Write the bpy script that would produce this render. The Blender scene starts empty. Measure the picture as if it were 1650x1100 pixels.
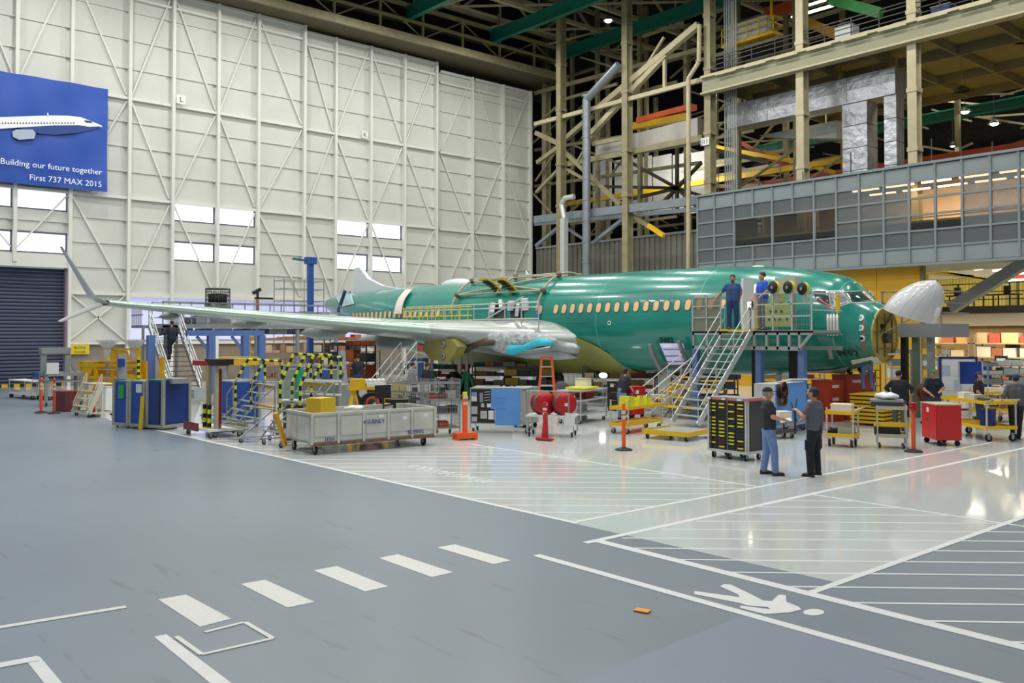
import bpy, math, random
from mathutils import Vector, Matrix, Euler
random.seed(7)
# ---------- survey helpers: real positions recovered from the photograph's perspective ----------
H=2.85; FOC=1435.0; TH=math.radians(49.4); PH=math.atan(35/1435); CXP,CYP=825.0,505.0
_s,_c=math.sin(TH),math.cos(TH)
_F=(-_s*math.cos(PH),_c*math.cos(PH),math.sin(PH)); _R=(_c,_s,0.0); _U=(_s*math.sin(PH),-_c*math.sin(PH),math.cos(PH))
def ray(x,y):
    a=(x-CXP)/FOC; b=(CYP-y)/FOC
    return tuple(_F[i]+a*_R[i]+b*_U[i] for i in range(3))
def _at(x,y,i,v,o=(0,0,H)):
    d=ray(x,y); t=(v-o[i])/d[i]
    return (d[0]*t,d[1]*t,H+d[2]*t)
def atZ(x,y,z=0.0): return _at(x,y,2,z)
def atX(x,y,X): return _at(x,y,0,X)
def atY(x,y,Y): return _at(x,y,1,Y)
def proj(p):
    q=(p[0],p[1],p[2]-H); z=sum(q[i]*_F[i] for i in range(3))
    return (round(CXP+FOC*sum(q[i]*_R[i] for i in range(3))/z,1),round(CYP-FOC*sum(q[i]*_U[i] for i in range(3))/z,1),round(z,2))

C=bpy.context.scene.collection
SC=bpy.context.scene
cd=bpy.data.cameras.new('camera'); cam=bpy.data.objects.new('camera',cd); C.objects.link(cam)
cam.location=(0,0,H); cam.rotation_euler=(math.pi/2+PH,0,TH)
cd.sensor_width=36; cd.lens=36*FOC/1650; cd.shift_y=-45/1650; cd.clip_end=400; cd.clip_start=.05
SC.camera=cam
vs=SC.view_settings; vs.view_transform='Standard'; vs.look='None'; vs.gamma=1; vs.use_curve_mapping=False; vs.exposure=-.41
W=bpy.data.worlds.new('World'); SC.world=W; W.use_nodes=True
bg=W.node_tree.nodes['Background']; bg.inputs[0].default_value=(.86,.92,1,1); bg.inputs[1].default_value=.5
def area(x,y,z,sx,sy,p,col=(1,.98,.93),rot=(0,0,0)):  # serves both the roof lamps and the added fill lights
    l=bpy.data.lights.new('bay_or_fill_light','AREA'); l.shape='RECTANGLE'; l.size=sx; l.size_y=sy; l.energy=p; l.color=col
    o=bpy.data.objects.new('bay_or_fill_light',l); o.location=(x,y,z); o.rotation_euler=rot; C.objects.link(o); return o
for lx in (-48,-38,-28,-18,-8):
    for ly in (4,13,22,31,40):
        area(lx,ly,24.6,1.8,.4,950)
for lx in (-30,-24,-18,-12):
    area(lx,50,17.4,1.2,.4,120,(1,.86,.6))
    area(lx,56,10.4,1.2,.4,260,(1,.84,.55))
area(-22,53,8.1,8,1.5,900,(1,.9,.6)); area(-12,53,8.1,8,1.5,900,(1,.9,.6)); area(-24,47,3.9,8,1,330,(1,.82,.58)); area(-14,46.5,3.9,9,1,420,(1,.82,.58)); area(-15,45.2,5.6,10,.6,260,(1,.95,.85))  # area lights raised to brighten the walkway fascia and shelves
for lx in (-46,-36,-26): area(lx,60,23.5,1.2,.5,260,(1,.93,.8))
area(-52,23,4.2,.5,9,90,(1,.8,.62))
area(-44,54,16,8,3,420,(1,.97,.9),(math.pi/2,0,0))  # added fill aimed at the white partition
for lx in (-30,-20,-10): area(lx,64.5,22,3,1.5,900,(1,.95,.85))  # added fills to light the far bay trusses
area(-17,46.3,9.7,12,.8,520,(1,.74,.48),(math.pi/2,0,0))  # added fill washing the mezzanine room's back wall

# ---------- materials ----------
MATS={}
def hexc(h):
    h=h.lstrip('#'); v=[int(h[i:i+2],16)/255 for i in (0,2,4)]
    return tuple(((c+.055)/1.055)**2.4 if c>.04045 else c/12.92 for c in v)
def mat(name,col,rough=.5,metal=0.,var=.0,scale=3.,bump=0.,emit=0.,alpha=1.,coat=0.,trans=0.,ecol=None,bscale=None):
    if name in MATS: return MATS[name]
    if col=='': print('UNDEFMAT',name); col='#909090'
    m=bpy.data.materials.new(name); m.use_nodes=True; nt=m.node_tree; b=nt.nodes['Principled BSDF']
    c=hexc(col) if isinstance(col,str) else col
    b.inputs['Base Color'].default_value=(*c,1); b.inputs['Roughness'].default_value=rough; b.inputs['Metallic'].default_value=metal
    b.inputs['Coat Weight'].default_value=coat; b.inputs['Coat Roughness'].default_value=.06
    if emit: b.inputs['Emission Color'].default_value=(*(hexc(ecol) if ecol else c),1); b.inputs['Emission Strength'].default_value=emit
    if alpha<1: b.inputs['Alpha'].default_value=alpha
    if trans: b.inputs['Transmission Weight'].default_value=trans
    if var or bump:
        tc=nt.nodes.new('ShaderNodeTexCoord'); n=nt.nodes.new('ShaderNodeTexNoise'); n.inputs['Scale'].default_value=scale; n.inputs['Detail'].default_value=5
        nt.links.new(tc.outputs['Object'],n.inputs['Vector'])
        if var:
            r=nt.nodes.new('ShaderNodeValToRGB'); e=r.color_ramp.elements
            e[0].position=.3; e[1].position=.7
            e[0].color=(*[x*(1-var) for x in c],1); e[1].color=(*[min(1,x*(1+var)) for x in c],1)
            nt.links.new(n.outputs['Fac'],r.inputs['Fac']); nt.links.new(r.outputs['Color'],b.inputs['Base Color'])
        if bump:
            n2=n
            if bscale:
                n2=nt.nodes.new('ShaderNodeTexNoise'); n2.inputs['Scale'].default_value=bscale; n2.inputs['Detail'].default_value=4; nt.links.new(tc.outputs['Object'],n2.inputs['Vector'])
            bp=nt.nodes.new('ShaderNodeBump'); bp.inputs['Strength'].default_value=bump; bp.inputs['Distance'].default_value=.05
            nt.links.new(n2.outputs['Fac'],bp.inputs['Height']); nt.links.new(bp.outputs['Normal'],b.inputs['Normal'])
    MATS[name]=m; return m
M=mat
steel=M('galvanised_steel','#9a9fa0',.38,.6,.12,6); alu=M('bare_aluminium','#c9ccca',.35,.45,.06,5); dsteel=M('dark_steel','#4a4c4e',.5,.4,.15)
pgrey=M('grey_paint','#8f9594',.5,0,.08); lgrey=M('light_grey_paint','#b9bdb9',.5,0,.06); white=M('white_paint','#e2e4e0',.45,0,.03)
blk=M('black_rubber','#161616',.6,0,.2); yel=M('safety_yellow_paint','#e0b400',.42,0,.08); yel2=M('bright_yellow_plastic','#e8e020',.4)
org=M('safety_orange_plastic','#f0601a',.4,0,.05); red=M('red_enamel','#b8141a',.35,0,.08); dred=M('deep_red_enamel','#7a1418',.4,0,.1)
blu=M('blue_enamel','#2b4f9e',.4,0,.1); dblu=M('dark_blue_panel','#16377e',.45,0,.12); lblu=M('pale_blue_sheet','#5f9be0',.6,0,.05)
green=M('green_enamel','#1b6b4a',.45,0,.1); chrome=M('polished_metal','#c8c8c8',.2,.9)
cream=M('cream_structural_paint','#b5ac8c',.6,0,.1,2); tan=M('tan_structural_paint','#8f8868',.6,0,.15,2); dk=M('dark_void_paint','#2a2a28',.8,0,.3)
crane=M('green_crane_paint','#0e6a58',.4,0,.15,2)
M('silver_reflective','#cfd6c8',.3,.2); M('work_light_glow','#ffffff',.3,emit=8,ecol='#fffaf0')
postb=M('blue_post_paint','#5874a8',.45,0,.08)

# ---------- mesh builder ----------
class MB:
    def __init__(s): s.v=[]; s.f=[]; s.mi=[]; s.sm=[]; s.m=0; s.smooth=False
    def add(s,v,f,sm=None):
        o=len(s.v); s.v+= [tuple(x) for x in v]; s.f+=[tuple(i+o for i in q) for q in f]; s.mi+=[s.m]*len(f); s.sm+=[s.smooth if sm is None else sm]*len(f); return s
    def box(s,x0,x1,y0,y1,z0,z1):
        return s.add([(x0,y0,z0),(x1,y0,z0),(x1,y1,z0),(x0,y1,z0),(x0,y0,z1),(x1,y0,z1),(x1,y1,z1),(x0,y1,z1)],[(0,3,2,1),(4,5,6,7),(0,1,5,4),(1,2,6,5),(2,3,7,6),(3,0,4,7)])
    def cb(s,c,d,rz=0,rx=0,ry=0):
        R=Euler((rx,ry,rz)).to_matrix(); h=[x/2 for x in d]; v=[]
        for z in (-1,1):
            for a,b in ((-1,-1),(1,-1),(1,1),(-1,1)): v.append(tuple(Vector(c)+R@Vector((a*h[0],b*h[1],z*h[2]))))
        return s.add(v,[(0,3,2,1),(4,5,6,7),(0,1,5,4),(1,2,6,5),(2,3,7,6),(3,0,4,7)])
    def bar(s,p,q,w,h=None,up=(0,0,1)):
        h=h or w; p=Vector(p); q=Vector(q); d=(q-p)
        if d.length<1e-6: return s
        d.normalize(); u=Vector(up)
        if abs(d.dot(u))>.95: u=Vector((1,0,0))
        a=d.cross(u).normalized()*w/2; b=a.cross(d).normalized()*h/2
        v=[p-a-b,p+a-b,p+a+b,p-a+b,q-a-b,q+a-b,q+a+b,q-a+b]
        return s.add(v,[(0,3,2,1),(4,5,6,7),(0,1,5,4),(1,2,6,5),(2,3,7,6),(3,0,4,7)])
    def tube(s,p,q,r,n=8,r2=None,cap=True):
        p=Vector(p); q=Vector(q); d=(q-p).normalized(); u=Vector((0,0,1)) if abs(d.z)<.95 else Vector((1,0,0))
        a=d.cross(u).normalized(); b=a.cross(d); r2=r if r2 is None else r2; v=[]
        for c,rr in ((p,r),(q,r2)):
            for i in range(n):
                t=2*math.pi*i/n; v.append(c+(a*math.cos(t)+b*math.sin(t))*rr)
        f=[(i,(i+1)%n,n+(i+1)%n,n+i) for i in range(n)]
        s.add(v,f,True)
        if cap: s.add(v,[tuple(range(n))[::-1],tuple(range(n,2*n))],False)
        return s
    def path(s,pts,r,n=6):
        for a,b in zip(pts,pts[1:]): s.tube(a,b,r,n)
        return s
    def lathe(s,prof,c=(0,0,0),n=14,axis='z'):
        v=[];k=len(prof)
        for i in range(n):
            t=2*math.pi*i/n; ct,st=math.cos(t),math.sin(t)
            for r,z in prof:
                p=(r*ct,r*st,z) if axis=='z' else ((z,r*ct,r*st) if axis=='x' else (r*ct,z,r*st))
                v.append((c[0]+p[0],c[1]+p[1],c[2]+p[2]))
        f=[(i*k+j,((i+1)%n)*k+j,((i+1)%n)*k+j+1,i*k+j+1) for i in range(n) for j in range(k-1)]
        s.add(v,f,True); 
        return s
    def prism(s,poly,a,b,axis='z'):
        n=len(poly)
        def P(u,w,t): return (u,w,t) if axis=='z' else ((t,u,w) if axis=='x' else (u,t,w))
        v=[P(u,w,a) for u,w in poly]+[P(u,w,b) for u,w in poly]
        return s.add(v,[tuple(range(n))[::-1],tuple(range(n,2*n))]+[(i,(i+1)%n,n+(i+1)%n,n+i) for i in range(n)])
    def sphere(s,c,r,n=10,m=7,sc=(1,1,1)):
        v=[];f=[]
        for j in range(m+1):
            ph=math.pi*j/m
            for i in range(n):
                t=2*math.pi*i/n; v.append((c[0]+r*sc[0]*math.sin(ph)*math.cos(t),c[1]+r*sc[1]*math.sin(ph)*math.sin(t),c[2]+r*sc[2]*math.cos(ph)))
        for j in range(m):
            for i in range(n): f.append((j*n+i,j*n+(i+1)%n,(j+1)*n+(i+1)%n,(j+1)*n+i)[::-1])
        return s.add(v,f,True)
    def build(s,name,mats,parent=None,kind=None):
        me=bpy.data.meshes.new(name); me.from_pydata(s.v,[],s.f)
        for m in (mats if isinstance(mats,(list,tuple)) else [mats]): me.materials.append(m)
        me.polygons.foreach_set('material_index',s.mi); me.polygons.foreach_set('use_smooth',s.sm); me.update()
        o=bpy.data.objects.new(name,me); C.objects.link(o)
        if parent is not None: o.parent=parent
        if kind: o['kind']=kind
        return o
def thing(name,label,cat,loc=(0,0,0),rz=0,group=None):
    o=bpy.data.objects.new(name,None); C.objects.link(o); o.empty_display_size=.2
    o.location=loc; o.rotation_euler=(0,0,rz); o['label']=label; o['category']=cat
    if group: o['group']=group
    return o
def tag(o,label,cat,group=None,loc=None,rz=None):
    o['label']=label; o['category']=cat
    if group: o['group']=group
    if loc is not None: o.location=loc
    if rz is not None: o.rotation_euler=(0,0,rz)
    return o
def struct(name):
    o=bpy.data.objects.new(name,None); C.objects.link(o); o['kind']='structure'; return o
def dup(o,loc=None,rz=None,label=None,parent=None):
    c=o.copy(); C.objects.link(c)
    if parent is not None: c.parent=parent
    for ch in list(o.children): dup(ch,parent=c)
    if loc is not None: c.location=loc
    if rz is not None: c.rotation_euler=(0,0,rz)
    if label: c['label']=label
    return c
def bx(name,m,parent,*a,kind=None): return MB().box(*a).build(name,m,parent,kind)
def onfloor(x,y): p=atZ(x,y); return (p[0],p[1],0)
def yaw(p,q): return math.atan2(q[1]-p[1],q[0]-p[0])
def text(name,body,size,m,parent,M4,ext=.004,align='LEFT',bold=0,sp=1):
    c=bpy.data.curves.new(name,'FONT'); c.body=body; c.size=size; c.extrude=ext; c.align_x=align; c.materials.append(m); c.resolution_u=3; c.offset=bold; c.space_character=sp
    t=bpy.data.objects.new('t',c); C.objects.link(t); bpy.context.view_layer.update(); me=bpy.data.meshes.new_from_object(t.evaluated_get(bpy.context.evaluated_depsgraph_get())); bpy.data.objects.remove(t)
    o=bpy.data.objects.new(name,me); C.objects.link(o); o.parent=parent; o.matrix_local=M4; return o
def face_mat(p,xd,up):   # matrix whose X = reading direction, Y = up
    x=Vector(xd).normalized(); y=Vector(up).normalized(); z=x.cross(y)
    return Matrix(((x.x,y.x,z.x,p[0]),(x.y,y.y,z.y,p[1]),(x.z,y.z,z.z,p[2]),(0,0,0,1)))

# ================= FLOOR =================
def floor_mat(name,col,rough,var,bump,mark):
    m=bpy.data.materials.new(name); m.use_nodes=True; nt=m.node_tree; b=nt.nodes['Principled BSDF']; L=nt.links.new
    tc=nt.nodes.new('ShaderNodeTexCoord'); c=hexc(col)
    n=nt.nodes.new('ShaderNodeTexNoise'); n.inputs['Scale'].default_value=.22; n.inputs['Detail'].default_value=6; L(tc.outputs['Object'],n.inputs['Vector'])
    r=nt.nodes.new('ShaderNodeValToRGB'); e=r.color_ramp.elements; e[0].position=.32; e[1].position=.68
    e[0].color=(*[x*(1-var) for x in c],1); e[1].color=(*[x*(1+var) for x in c],1); L(n.outputs['Fac'],r.inputs['Fac'])
    # scuffs: streaky marks that run one way
    mp=nt.nodes.new('ShaderNodeMapping'); mp.inputs['Scale'].default_value=(.5,3.2,1); mp.inputs['Rotation'].default_value=(0,0,.7); L(tc.outputs['Object'],mp.inputs['Vector'])
    n2=nt.nodes.new('ShaderNodeTexNoise'); n2.inputs['Scale'].default_value=1.6; n2.inputs['Detail'].default_value=8; L(mp.outputs['Vector'],n2.inputs['Vector'])
    r2=nt.nodes.new('ShaderNodeValToRGB'); r2.color_ramp.elements[0].position=.63; r2.color_ramp.elements[1].position=.74; L(n2.outputs['Fac'],r2.inputs['Fac'])
    mx=nt.nodes.new('ShaderNodeMix'); mx.data_type='RGBA'; L(r.outputs['Color'],mx.inputs[6]); mx.inputs[7].default_value=(*[x*.45 for x in c],1)
    mu=nt.nodes.new('ShaderNodeMath'); mu.operation='MULTIPLY'; mu.inputs[1].default_value=mark; L(r2.outputs['Color'],mu.inputs[0]); L(mu.outputs[0],mx.inputs[0]); L(mx.outputs[2],b.inputs['Base Color'])
    n3=nt.nodes.new('ShaderNodeTexNoise'); n3.inputs['Scale'].default_value=2.2; n3.inputs['Detail'].default_value=3; L(tc.outputs['Object'],n3.inputs['Vector'])
    bp=nt.nodes.new('ShaderNodeBump'); bp.inputs['Strength'].default_value=bump; bp.inputs['Distance'].default_value=.02; L(n3.outputs['Fac'],bp.inputs['Height']); L(bp.outputs['Normal'],b.inputs['Normal'])
    b.inputs['Roughness'].default_value=rough; return m
fgrey=floor_mat('grey_floor_coating','#788590',.34,.09,.05,.6); fblue=floor_mat('bluish_floor_coating','#7b8799',.4,.05,.05,.4); fwhite=floor_mat('white_gloss_floor_coating','#cbd0cf',.08,.03,.07,.05)
paint=M('white_floor_paint','#dfe2e0',.4,0,.04,5); paintw=M('worn_white_floor_paint','#dadcd7',.5,0,.06,22)
fl=bx('floor',fgrey,None,-75,25,-15,80,-.2,0); fl['kind']='structure'
def fpoly(name,pts,m,z=.004,parent=fl,px=True):
    P=[(atZ(*p)[:2] if px else p) for p in pts]
    a=sum(P[i][0]*P[(i+1)%len(P)][1]-P[(i+1)%len(P)][0]*P[i][1] for i in range(len(P)))
    if a<0: P=P[::-1]
    return MB().prism(P,0.0005,z).build(name,m,parent)
A0=atZ(1346.2,938.2); A1=atZ(250,692.2); A2=atZ(1650,833)
def ext(p,q,t): return (p[0]+(q[0]-p[0])*t,p[1]+(q[1]-p[1])*t)
wh=[A0[:2],ext(A0,A2,2.2),(8,45),(-20,60),(-54.3,60),(-54.3,A1[1]+1.5),ext(A0,A1,1.25)]
fpoly('glossy_coating',wh,fwhite,.003,px=False)
def clipline(p,d,poly):
    ts=[]
    for i in range(len(poly)):
        a=poly[i]; b=poly[(i+1)%len(poly)]; ex=(b[0]-a[0],b[1]-a[1]); den=d[0]*ex[1]-d[1]*ex[0]
        if abs(den)<1e-9: continue
        t=((a[0]-p[0])*ex[1]-(a[1]-p[1])*ex[0])/den; u=((a[0]-p[0])*d[1]-(a[1]-p[1])*d[0])/den
        if 0<=u<=1: ts.append(t)
    ts.sort(); return [(ts[i],ts[i+1]) for i in range(0,len(ts)-1,2)]
_zc=[0]
def fline(p,q,w,m=paint,name='painted_line',z=.006):
    if z==.006: _zc[0]+=1; z+=.0002*_zc[0]
    d=Vector((q[0]-p[0],q[1]-p[1])); n=Vector((-d.y,d.x)).normalized()*w/2; p=Vector(p[:2]); q=Vector(q[:2])
    return fpoly(name,[tuple(p-n),tuple(q-n),tuple(q+n),tuple(p+n)],m,z,px=False)
def pxline(x0,y0,x1,y1,w,m=paint): return fline(atZ(x0,y0)[:2],atZ(x1,y1)[:2],w,m)
# main tape lines
fline(atZ(930,843)[:2],ext(A0,A1,1.2),.10)
fpoly('repainted_coating',[(905,1108),(1200,990),(1265,1004),(1640,1115)],fblue,.0015)
pxline(929,840.7,1660,701,.09); pxline(943,875,1668,718,.12)
pxline(965,872,1700,1056,.16); pxline(864,894.5,1640,1112,.13)
pxline(1303,956.5,1700,815,.10); pxline(760,716,1218,783.5,.07); pxline(1310,797,1700,856,.07)
pxline(-30,1016,203,978,.09,paintw); pxline(-30,1078,62,1061,.13)
fpoly('painted_line',[(40,1062),(64,1058),(110,1112),(80,1112)],paint); fpoly('painted_line',[(248,1026),(268,1022),(388,1112),(352,1112)],paint)
for q in (((255,966),(300,958),(373,997),(322,1010)),((388,941),(427,934),(507,970),(463,979)),((505,919),(543,912),(626,945),(588,953)),((610,899),(641,893),(730,922),(696,930)),((704,882),(733,877),(823,903),(795,909))):
    fpoly('crosswalk_stripe',q,paintw)
for q in ((330,1019,393,1003),(395,1003,440,1029),(440,1029,325,1055),(325,1055,284,1026)): pxline(*q,.05,paintw)
# hatching: one family of parallel stripes
base=atZ(1500,1001.4); e2=atZ(1250,998.4); hd=Vector((e2[0]-base[0],e2[1]-base[1])).normalized(); hn=Vector((-hd.y,hd.x))
b2=atZ(1650,974.4); b1=atZ(1650,1002.8); sp=abs((Vector(b2[:2])-Vector(b1[:2])).dot(hn)); sgn=1 if (Vector(b2[:2])-Vector(b1[:2])).dot(hn)>0 else -1
regA=[atZ(*p)[:2] for p in ((1000,862),(1310,797),(1436,848),(1700,858),(1700,1050),(1650,1042),(975,874))]
regA=[atZ(*p)[:2] for p in ((975,873),(1310,797),(1700,856),(1700,1053))]
regB=[atZ(*p)[:2] for p in ((929,840),(1218,783.5),(760,716),(560,722),(330,696),(330,709))]
o0=Vector(b1[:2])
for k in range(-4,44):
    p=o0+hn*sp*sgn*k
    for reg in (regA,regB):
        for t0,t1 in clipline(p,hd,reg):
            if t1-t0>.05: fline(tuple(p+hd*t0),tuple(p+hd*t1),.05,paint,'painted_line',.0045)
# pedestrian symbol
sy=bpy.data.objects.new('pedestrian_symbol',None); C.objects.link(sy); sy.parent=fl
B6=lambda pts:[(1050+x/2.5,660+y/2.5) for x,y in pts]
B2=lambda pts:[(1200+x/9.167,900+y/9.167) for x,y in pts]
fpoly('body',B6([(172,731),(172,744),(360,781),(385,790),(468,796),(480,806),(357,790),(357,800),(455,824),(555,818),(603,806),(592,795),(543,775),(540,748),(512,746),(485,772),(450,770),(395,742),(320,706),(292,704),(275,712),(348,745),(355,757)]),paint,.006,sy)
import math as _m
fpoly('head',[(1050+(653+43*_m.cos(t*_m.pi/10))/2.5,660+(817+13*_m.sin(t*_m.pi/10)+.0*t)/2.5) for t in range(20)],paint,.006,sy)
# worn letters sprayed on the gloss floor
for k in range(11):
    x=657+k*11.6; y=751+k*2.35
    fpoly('worn_letter',[(x,y),(x+17,y-1.5),(x+19,y-.6),(x+2,y+1)],paint,.006)
    fpoly('worn_letter',[(x+3,y+2.6),(x+20,y+1.1),(x+21,y+1.8),(x+4,y+3.4)],paint,.006)
tag(MB().cb((0,0,.012),(.16,.1,.012),.3).build('paper_scrap',M('orange_paper','#f0a030',.7)),'small orange scrap lying alone on the grey floor','scrap',loc=onfloor(1035,985))

# ================= HANGAR DOOR WALL =================
wp=M('white_door_paint','#cccec7',.55,0,.04,.6); wf=M('white_door_frame_paint','#dcddd6',.5,0,.03,1); wst=M('door_skirt_paint','#8b8175',.6,0,.06)
WL=struct('wall_left')
bays=[(-3,0,0),(0,2.85,0),(2.85,5.6,0),(5.6,8.2,0),(8.2,11.0,0),(11.0,13.8,0),(13.8,17.0,0),(17.0,19.57,0),(19.57,22.4,0),(22.4,25.1,0),(25.1,28.4,0),(28.5,30.95,1),(30.95,33.8,1),(33.8,36.7,1),(36.7,39.6,1),(40.2,43.3,2),(43.6,46.5,2),(46.5,49.5,2)]
rows=[0,2.5,5.37,11.1,17.04,23.55]
for k,(y0,y1,lf) in enumerate(bays):
    X=-55-.3*lf; top=[23.9,23.7,23.3][lf]
    rr=rows[:-1]+[top]; win=(k in (3,4,5,8,9,12,13)) 
    for r in range(5):
        z0,z1=rr[r],rr[r+1]
        if k<=5 and r<=2 and k>0:
            if r<2: continue
            z0=7.3
        if r==1 and 7<=k<=13: # translucent lower windows
            bx('window_panel',M('backlit_pane','#b9bde0',.4,emit=.75,ecol='#c0c4ee'),WL,X-.12,X-.04,y0+.12,y1-.12,z0+.1,z1-.25)
            bx('girt',wf,WL,X-.05,X+.25,y0,y1,z1-.25,z1); continue
        if r==2 and win:
            for a,b in ((z0,7.5),(8.6,9.93),(11.0,11.1)): bx('wall_panel',wp,WL,X-.12,X,y0,y1,max(a,z0),b)
            continue
        bx('wall_panel',wst if r==0 else wp,WL,X-.12,X,y0,y1,z0,z1)
    for z in rr[1:]:
        if k<=5 and z<6 and k>0: continue
        bx('girt',wf,WL,X,X+.22,y0,y1,z-.18,z-.02)
    mb=MB()
    for r in (2,3,4):
        n=4; 
        for j in range(1,n):
            z=rr[r]+(rr[r+1]-rr[r])*j/n
            if k<=5 and r==2 and z<7.3: continue
            if win and r==2: z={1:7.0,2:9.27,3:10.0}[j]
            if win and r==2 and j!=2: continue
            mb.box(X,X+.07,y0+.1,y1-.1,z-.03,z+.03)
            mb.box(X,X+.2,y1-.3,y1-.08,z-.05,z-.0)
    if mb.v: mb.build('stiffener',wp,WL)
    for r in (2,3,4):
        if k<=5 and r==2 and k>0:
            if k in (4,5): pass
            else: continue
        a,b=(y0+.15,y1-.15)
        if (k+r+lf)%2: a,b=b,a
        zb=rr[r]+.1 if not(k<=5 and r==2) else 7.7
        MB().bar((X+.1,a,rr[r+1]-.3),(X+.1,b,zb),.09,.09).build('brace',wf,WL)
    if k>5 or k==0: 
        pass
    if 6<=k<=6:
        for (a,b) in ((y0+.1,y1-.1),(y1-.1,y0+.1)):
            MB().bar((X+.1,a,5.2),(X+.1,b,2.6),.09,.09).build('brace',wf,WL)
    bx('top_rail',wf,WL,X,X+.25,y0,y1,top-.16,top); bx('top_rail',wf,WL,X,X+.2,y0,y1,top-1.0,top-.85)
    if k==0: bx('wall_column',wf,WL,X,X+.35,y0,y0+.2,0,top)
    bx('wall_column',wf,WL,X,X+.38,y1-.09,y1+.09,0 if (k>5 or k==0 or k==5) else 6.9,top)
# windows in the big door
glow=M('daylight_pane','#f4f5ff',.3,emit=1.35,ecol='#eef0ff'); n=1
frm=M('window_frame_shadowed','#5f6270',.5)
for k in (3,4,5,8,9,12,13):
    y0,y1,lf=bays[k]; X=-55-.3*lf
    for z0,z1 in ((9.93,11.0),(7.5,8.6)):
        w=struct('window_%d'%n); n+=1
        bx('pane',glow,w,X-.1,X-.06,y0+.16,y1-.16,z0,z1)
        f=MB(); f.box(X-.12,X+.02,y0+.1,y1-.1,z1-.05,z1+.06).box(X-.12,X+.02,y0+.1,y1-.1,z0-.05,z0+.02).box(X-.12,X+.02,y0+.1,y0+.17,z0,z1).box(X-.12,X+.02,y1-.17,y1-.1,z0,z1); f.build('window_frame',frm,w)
# roller door
dr=struct('door_1'); navy=M('navy_slat_paint','#1d2a4a',.55,0,.1)
for j in range(33):
    z=.02+j*.2; mb=MB(); mb.add([(-55.3,0,z),(-55.22,0,z),(-55.18,0,z+.1),(-55.22,0,z+.19),(-55.3,0,z+.19),(-55.3,13.62,z),(-55.22,13.62,z),(-55.18,13.62,z+.1),(-55.22,13.62,z+.19),(-55.3,13.62,z+.19)],[(0,1,2,3,4),(9,8,7,6,5),(0,5,6,1),(1,6,7,2),(2,7,8,3),(3,8,9,4),(4,9,5,0)]); mb.build('door_slat',navy,dr)
bx('door_header',wf,dr,-55.3,-54.7,0,13.75,6.65,7.35); bx('guide_rail',M('pinkish_rail_paint','#9a7f90',.5),dr,-55.2,-54.9,13.62,13.8,0,6.65)
mb=MB()
for j in range(46): 
    mb.m=j%2; mb.box(-55.15,-54.95,j*.3,j*.3+.3,0,.16)
mb.build('striped_threshold',[blk,yel],dr)
# column letters and warning sign
def wall_sign(txt,x,y,w,h,bgm,fm,label,X=-54.55,ts=None):
    p=atX(x,y,X); s=thing('wall_sign',label,'sign',p); bx('board',bgm,s,-.03,0,-w/2,w/2,-h/2,h/2)
    for i,l in enumerate(txt.split('\n')):
        nl=len(txt.split('\n')); tsz=ts or h*.8; text('lettering',l,tsz,fm,s,face_mat((.005,0,h/2-(i+.5)*h/nl-tsz*.35),(0,1,0),(0,0,1)),.002,'CENTER')
ink=M('black_ink','#101010',.6)
wall_sign('L',292,160,.55,.55,white,ink,'small white sign with letter L on the hangar door'); wall_sign('K',588,217,.5,.5,white,ink,'small white sign with letter K on the hangar door',-54.9)
wall_sign('DO NOT\nBLOCK\nDOOR',129,560,1.0,.75,M('sign_yellow','#d9c21a',.5),ink,'yellow warning sign beside the dark roller door',-54.8,.2)
# banner
bn=thing('banner','large blue printed banner with an airliner hanging on the hangar wall','banner',(0,0,0))
bt=M('banner_blue','#1f4fae',.5,0,.10,.25,.35,bscale=.7)
p=[atX(-60,96,-54.2),atX(175,143,-54.2),atX(172,309,-54.2),atX(-60,286,-54.2)]
nx,nz=24,12; mb=MB(); mb.smooth=True
ytl,ytr=p[0][1],p[1][1]; zt,zb=17.6,11.15
zt=p[1][2]; zb=p[2][2]
print('banner',p)
v=[];
for i in range(nx+1):
    for j in range(nz+1):
        y=ytl+(ytr-ytl)*i/nx; z=zb+(zt-zb)*j/nz; v.append((-54.3+.05*math.sin(i*.9+j*.35)+.03*math.sin(i*.37-j*.9),y,z))
f=[(i*(nz+1)+j,(i+1)*(nz+1)+j,(i+1)*(nz+1)+j+1,i*(nz+1)+j+1) for i in range(nx) for j in range(nz)]
mb.add(v,f,True); sheet=mb.build('banner_sheet',bt,bn)
def bpoly(name,pts,m,off):
    P=[atX(x,y,-54.2+off)[1:] for x,y in pts]; return MB().prism([(a,b) for a,b in P],-54.2+off,-54.2+off+.01,'x').build(name,m,bn)
bw=M('print_white','#eef0f2',.5); bd=M('print_navy','#1c3f86',.5); bk=M('print_dark','#203050',.5); bg2=M('print_grey','#aab6c8',.5)
c1=lambda pts:[(x/2.292,y/2.292) for x,y in pts]
bpoly('printed_fuselage',c1([(-60,434),(20,432),(180,426),(250,427),(300,433),(335,447),(375,463),(378,468),(330,473),(200,470),(60,472),(-60,478)]),bw,.01)
bpoly('printed_belly',c1([(60,471),(200,463),(290,462),(330,468),(372,466),(350,478),(290,490),(200,498),(150,494)]),bd,.02)
bpoly('printed_engine',c1([(46,486),(60,478),(120,478),(132,492),(126,512),(70,516),(48,505)]),bg2,.03)
bpoly('printed_windscreen',c1([(310,444),(335,447),(342,453),(318,452)]),bk,.03)
for j in range(26): bpoly('printed_window',c1([(-4+j*11,452),(0+j*11,452),(0+j*11,457),(-4+j*11,457)]),bk,.03)
bpoly('printed_aerial',c1([(172,428),(176,414),(182,428)]),bw,.01)
tw=M('banner_lettering','#f2f4f8',.5)
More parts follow.
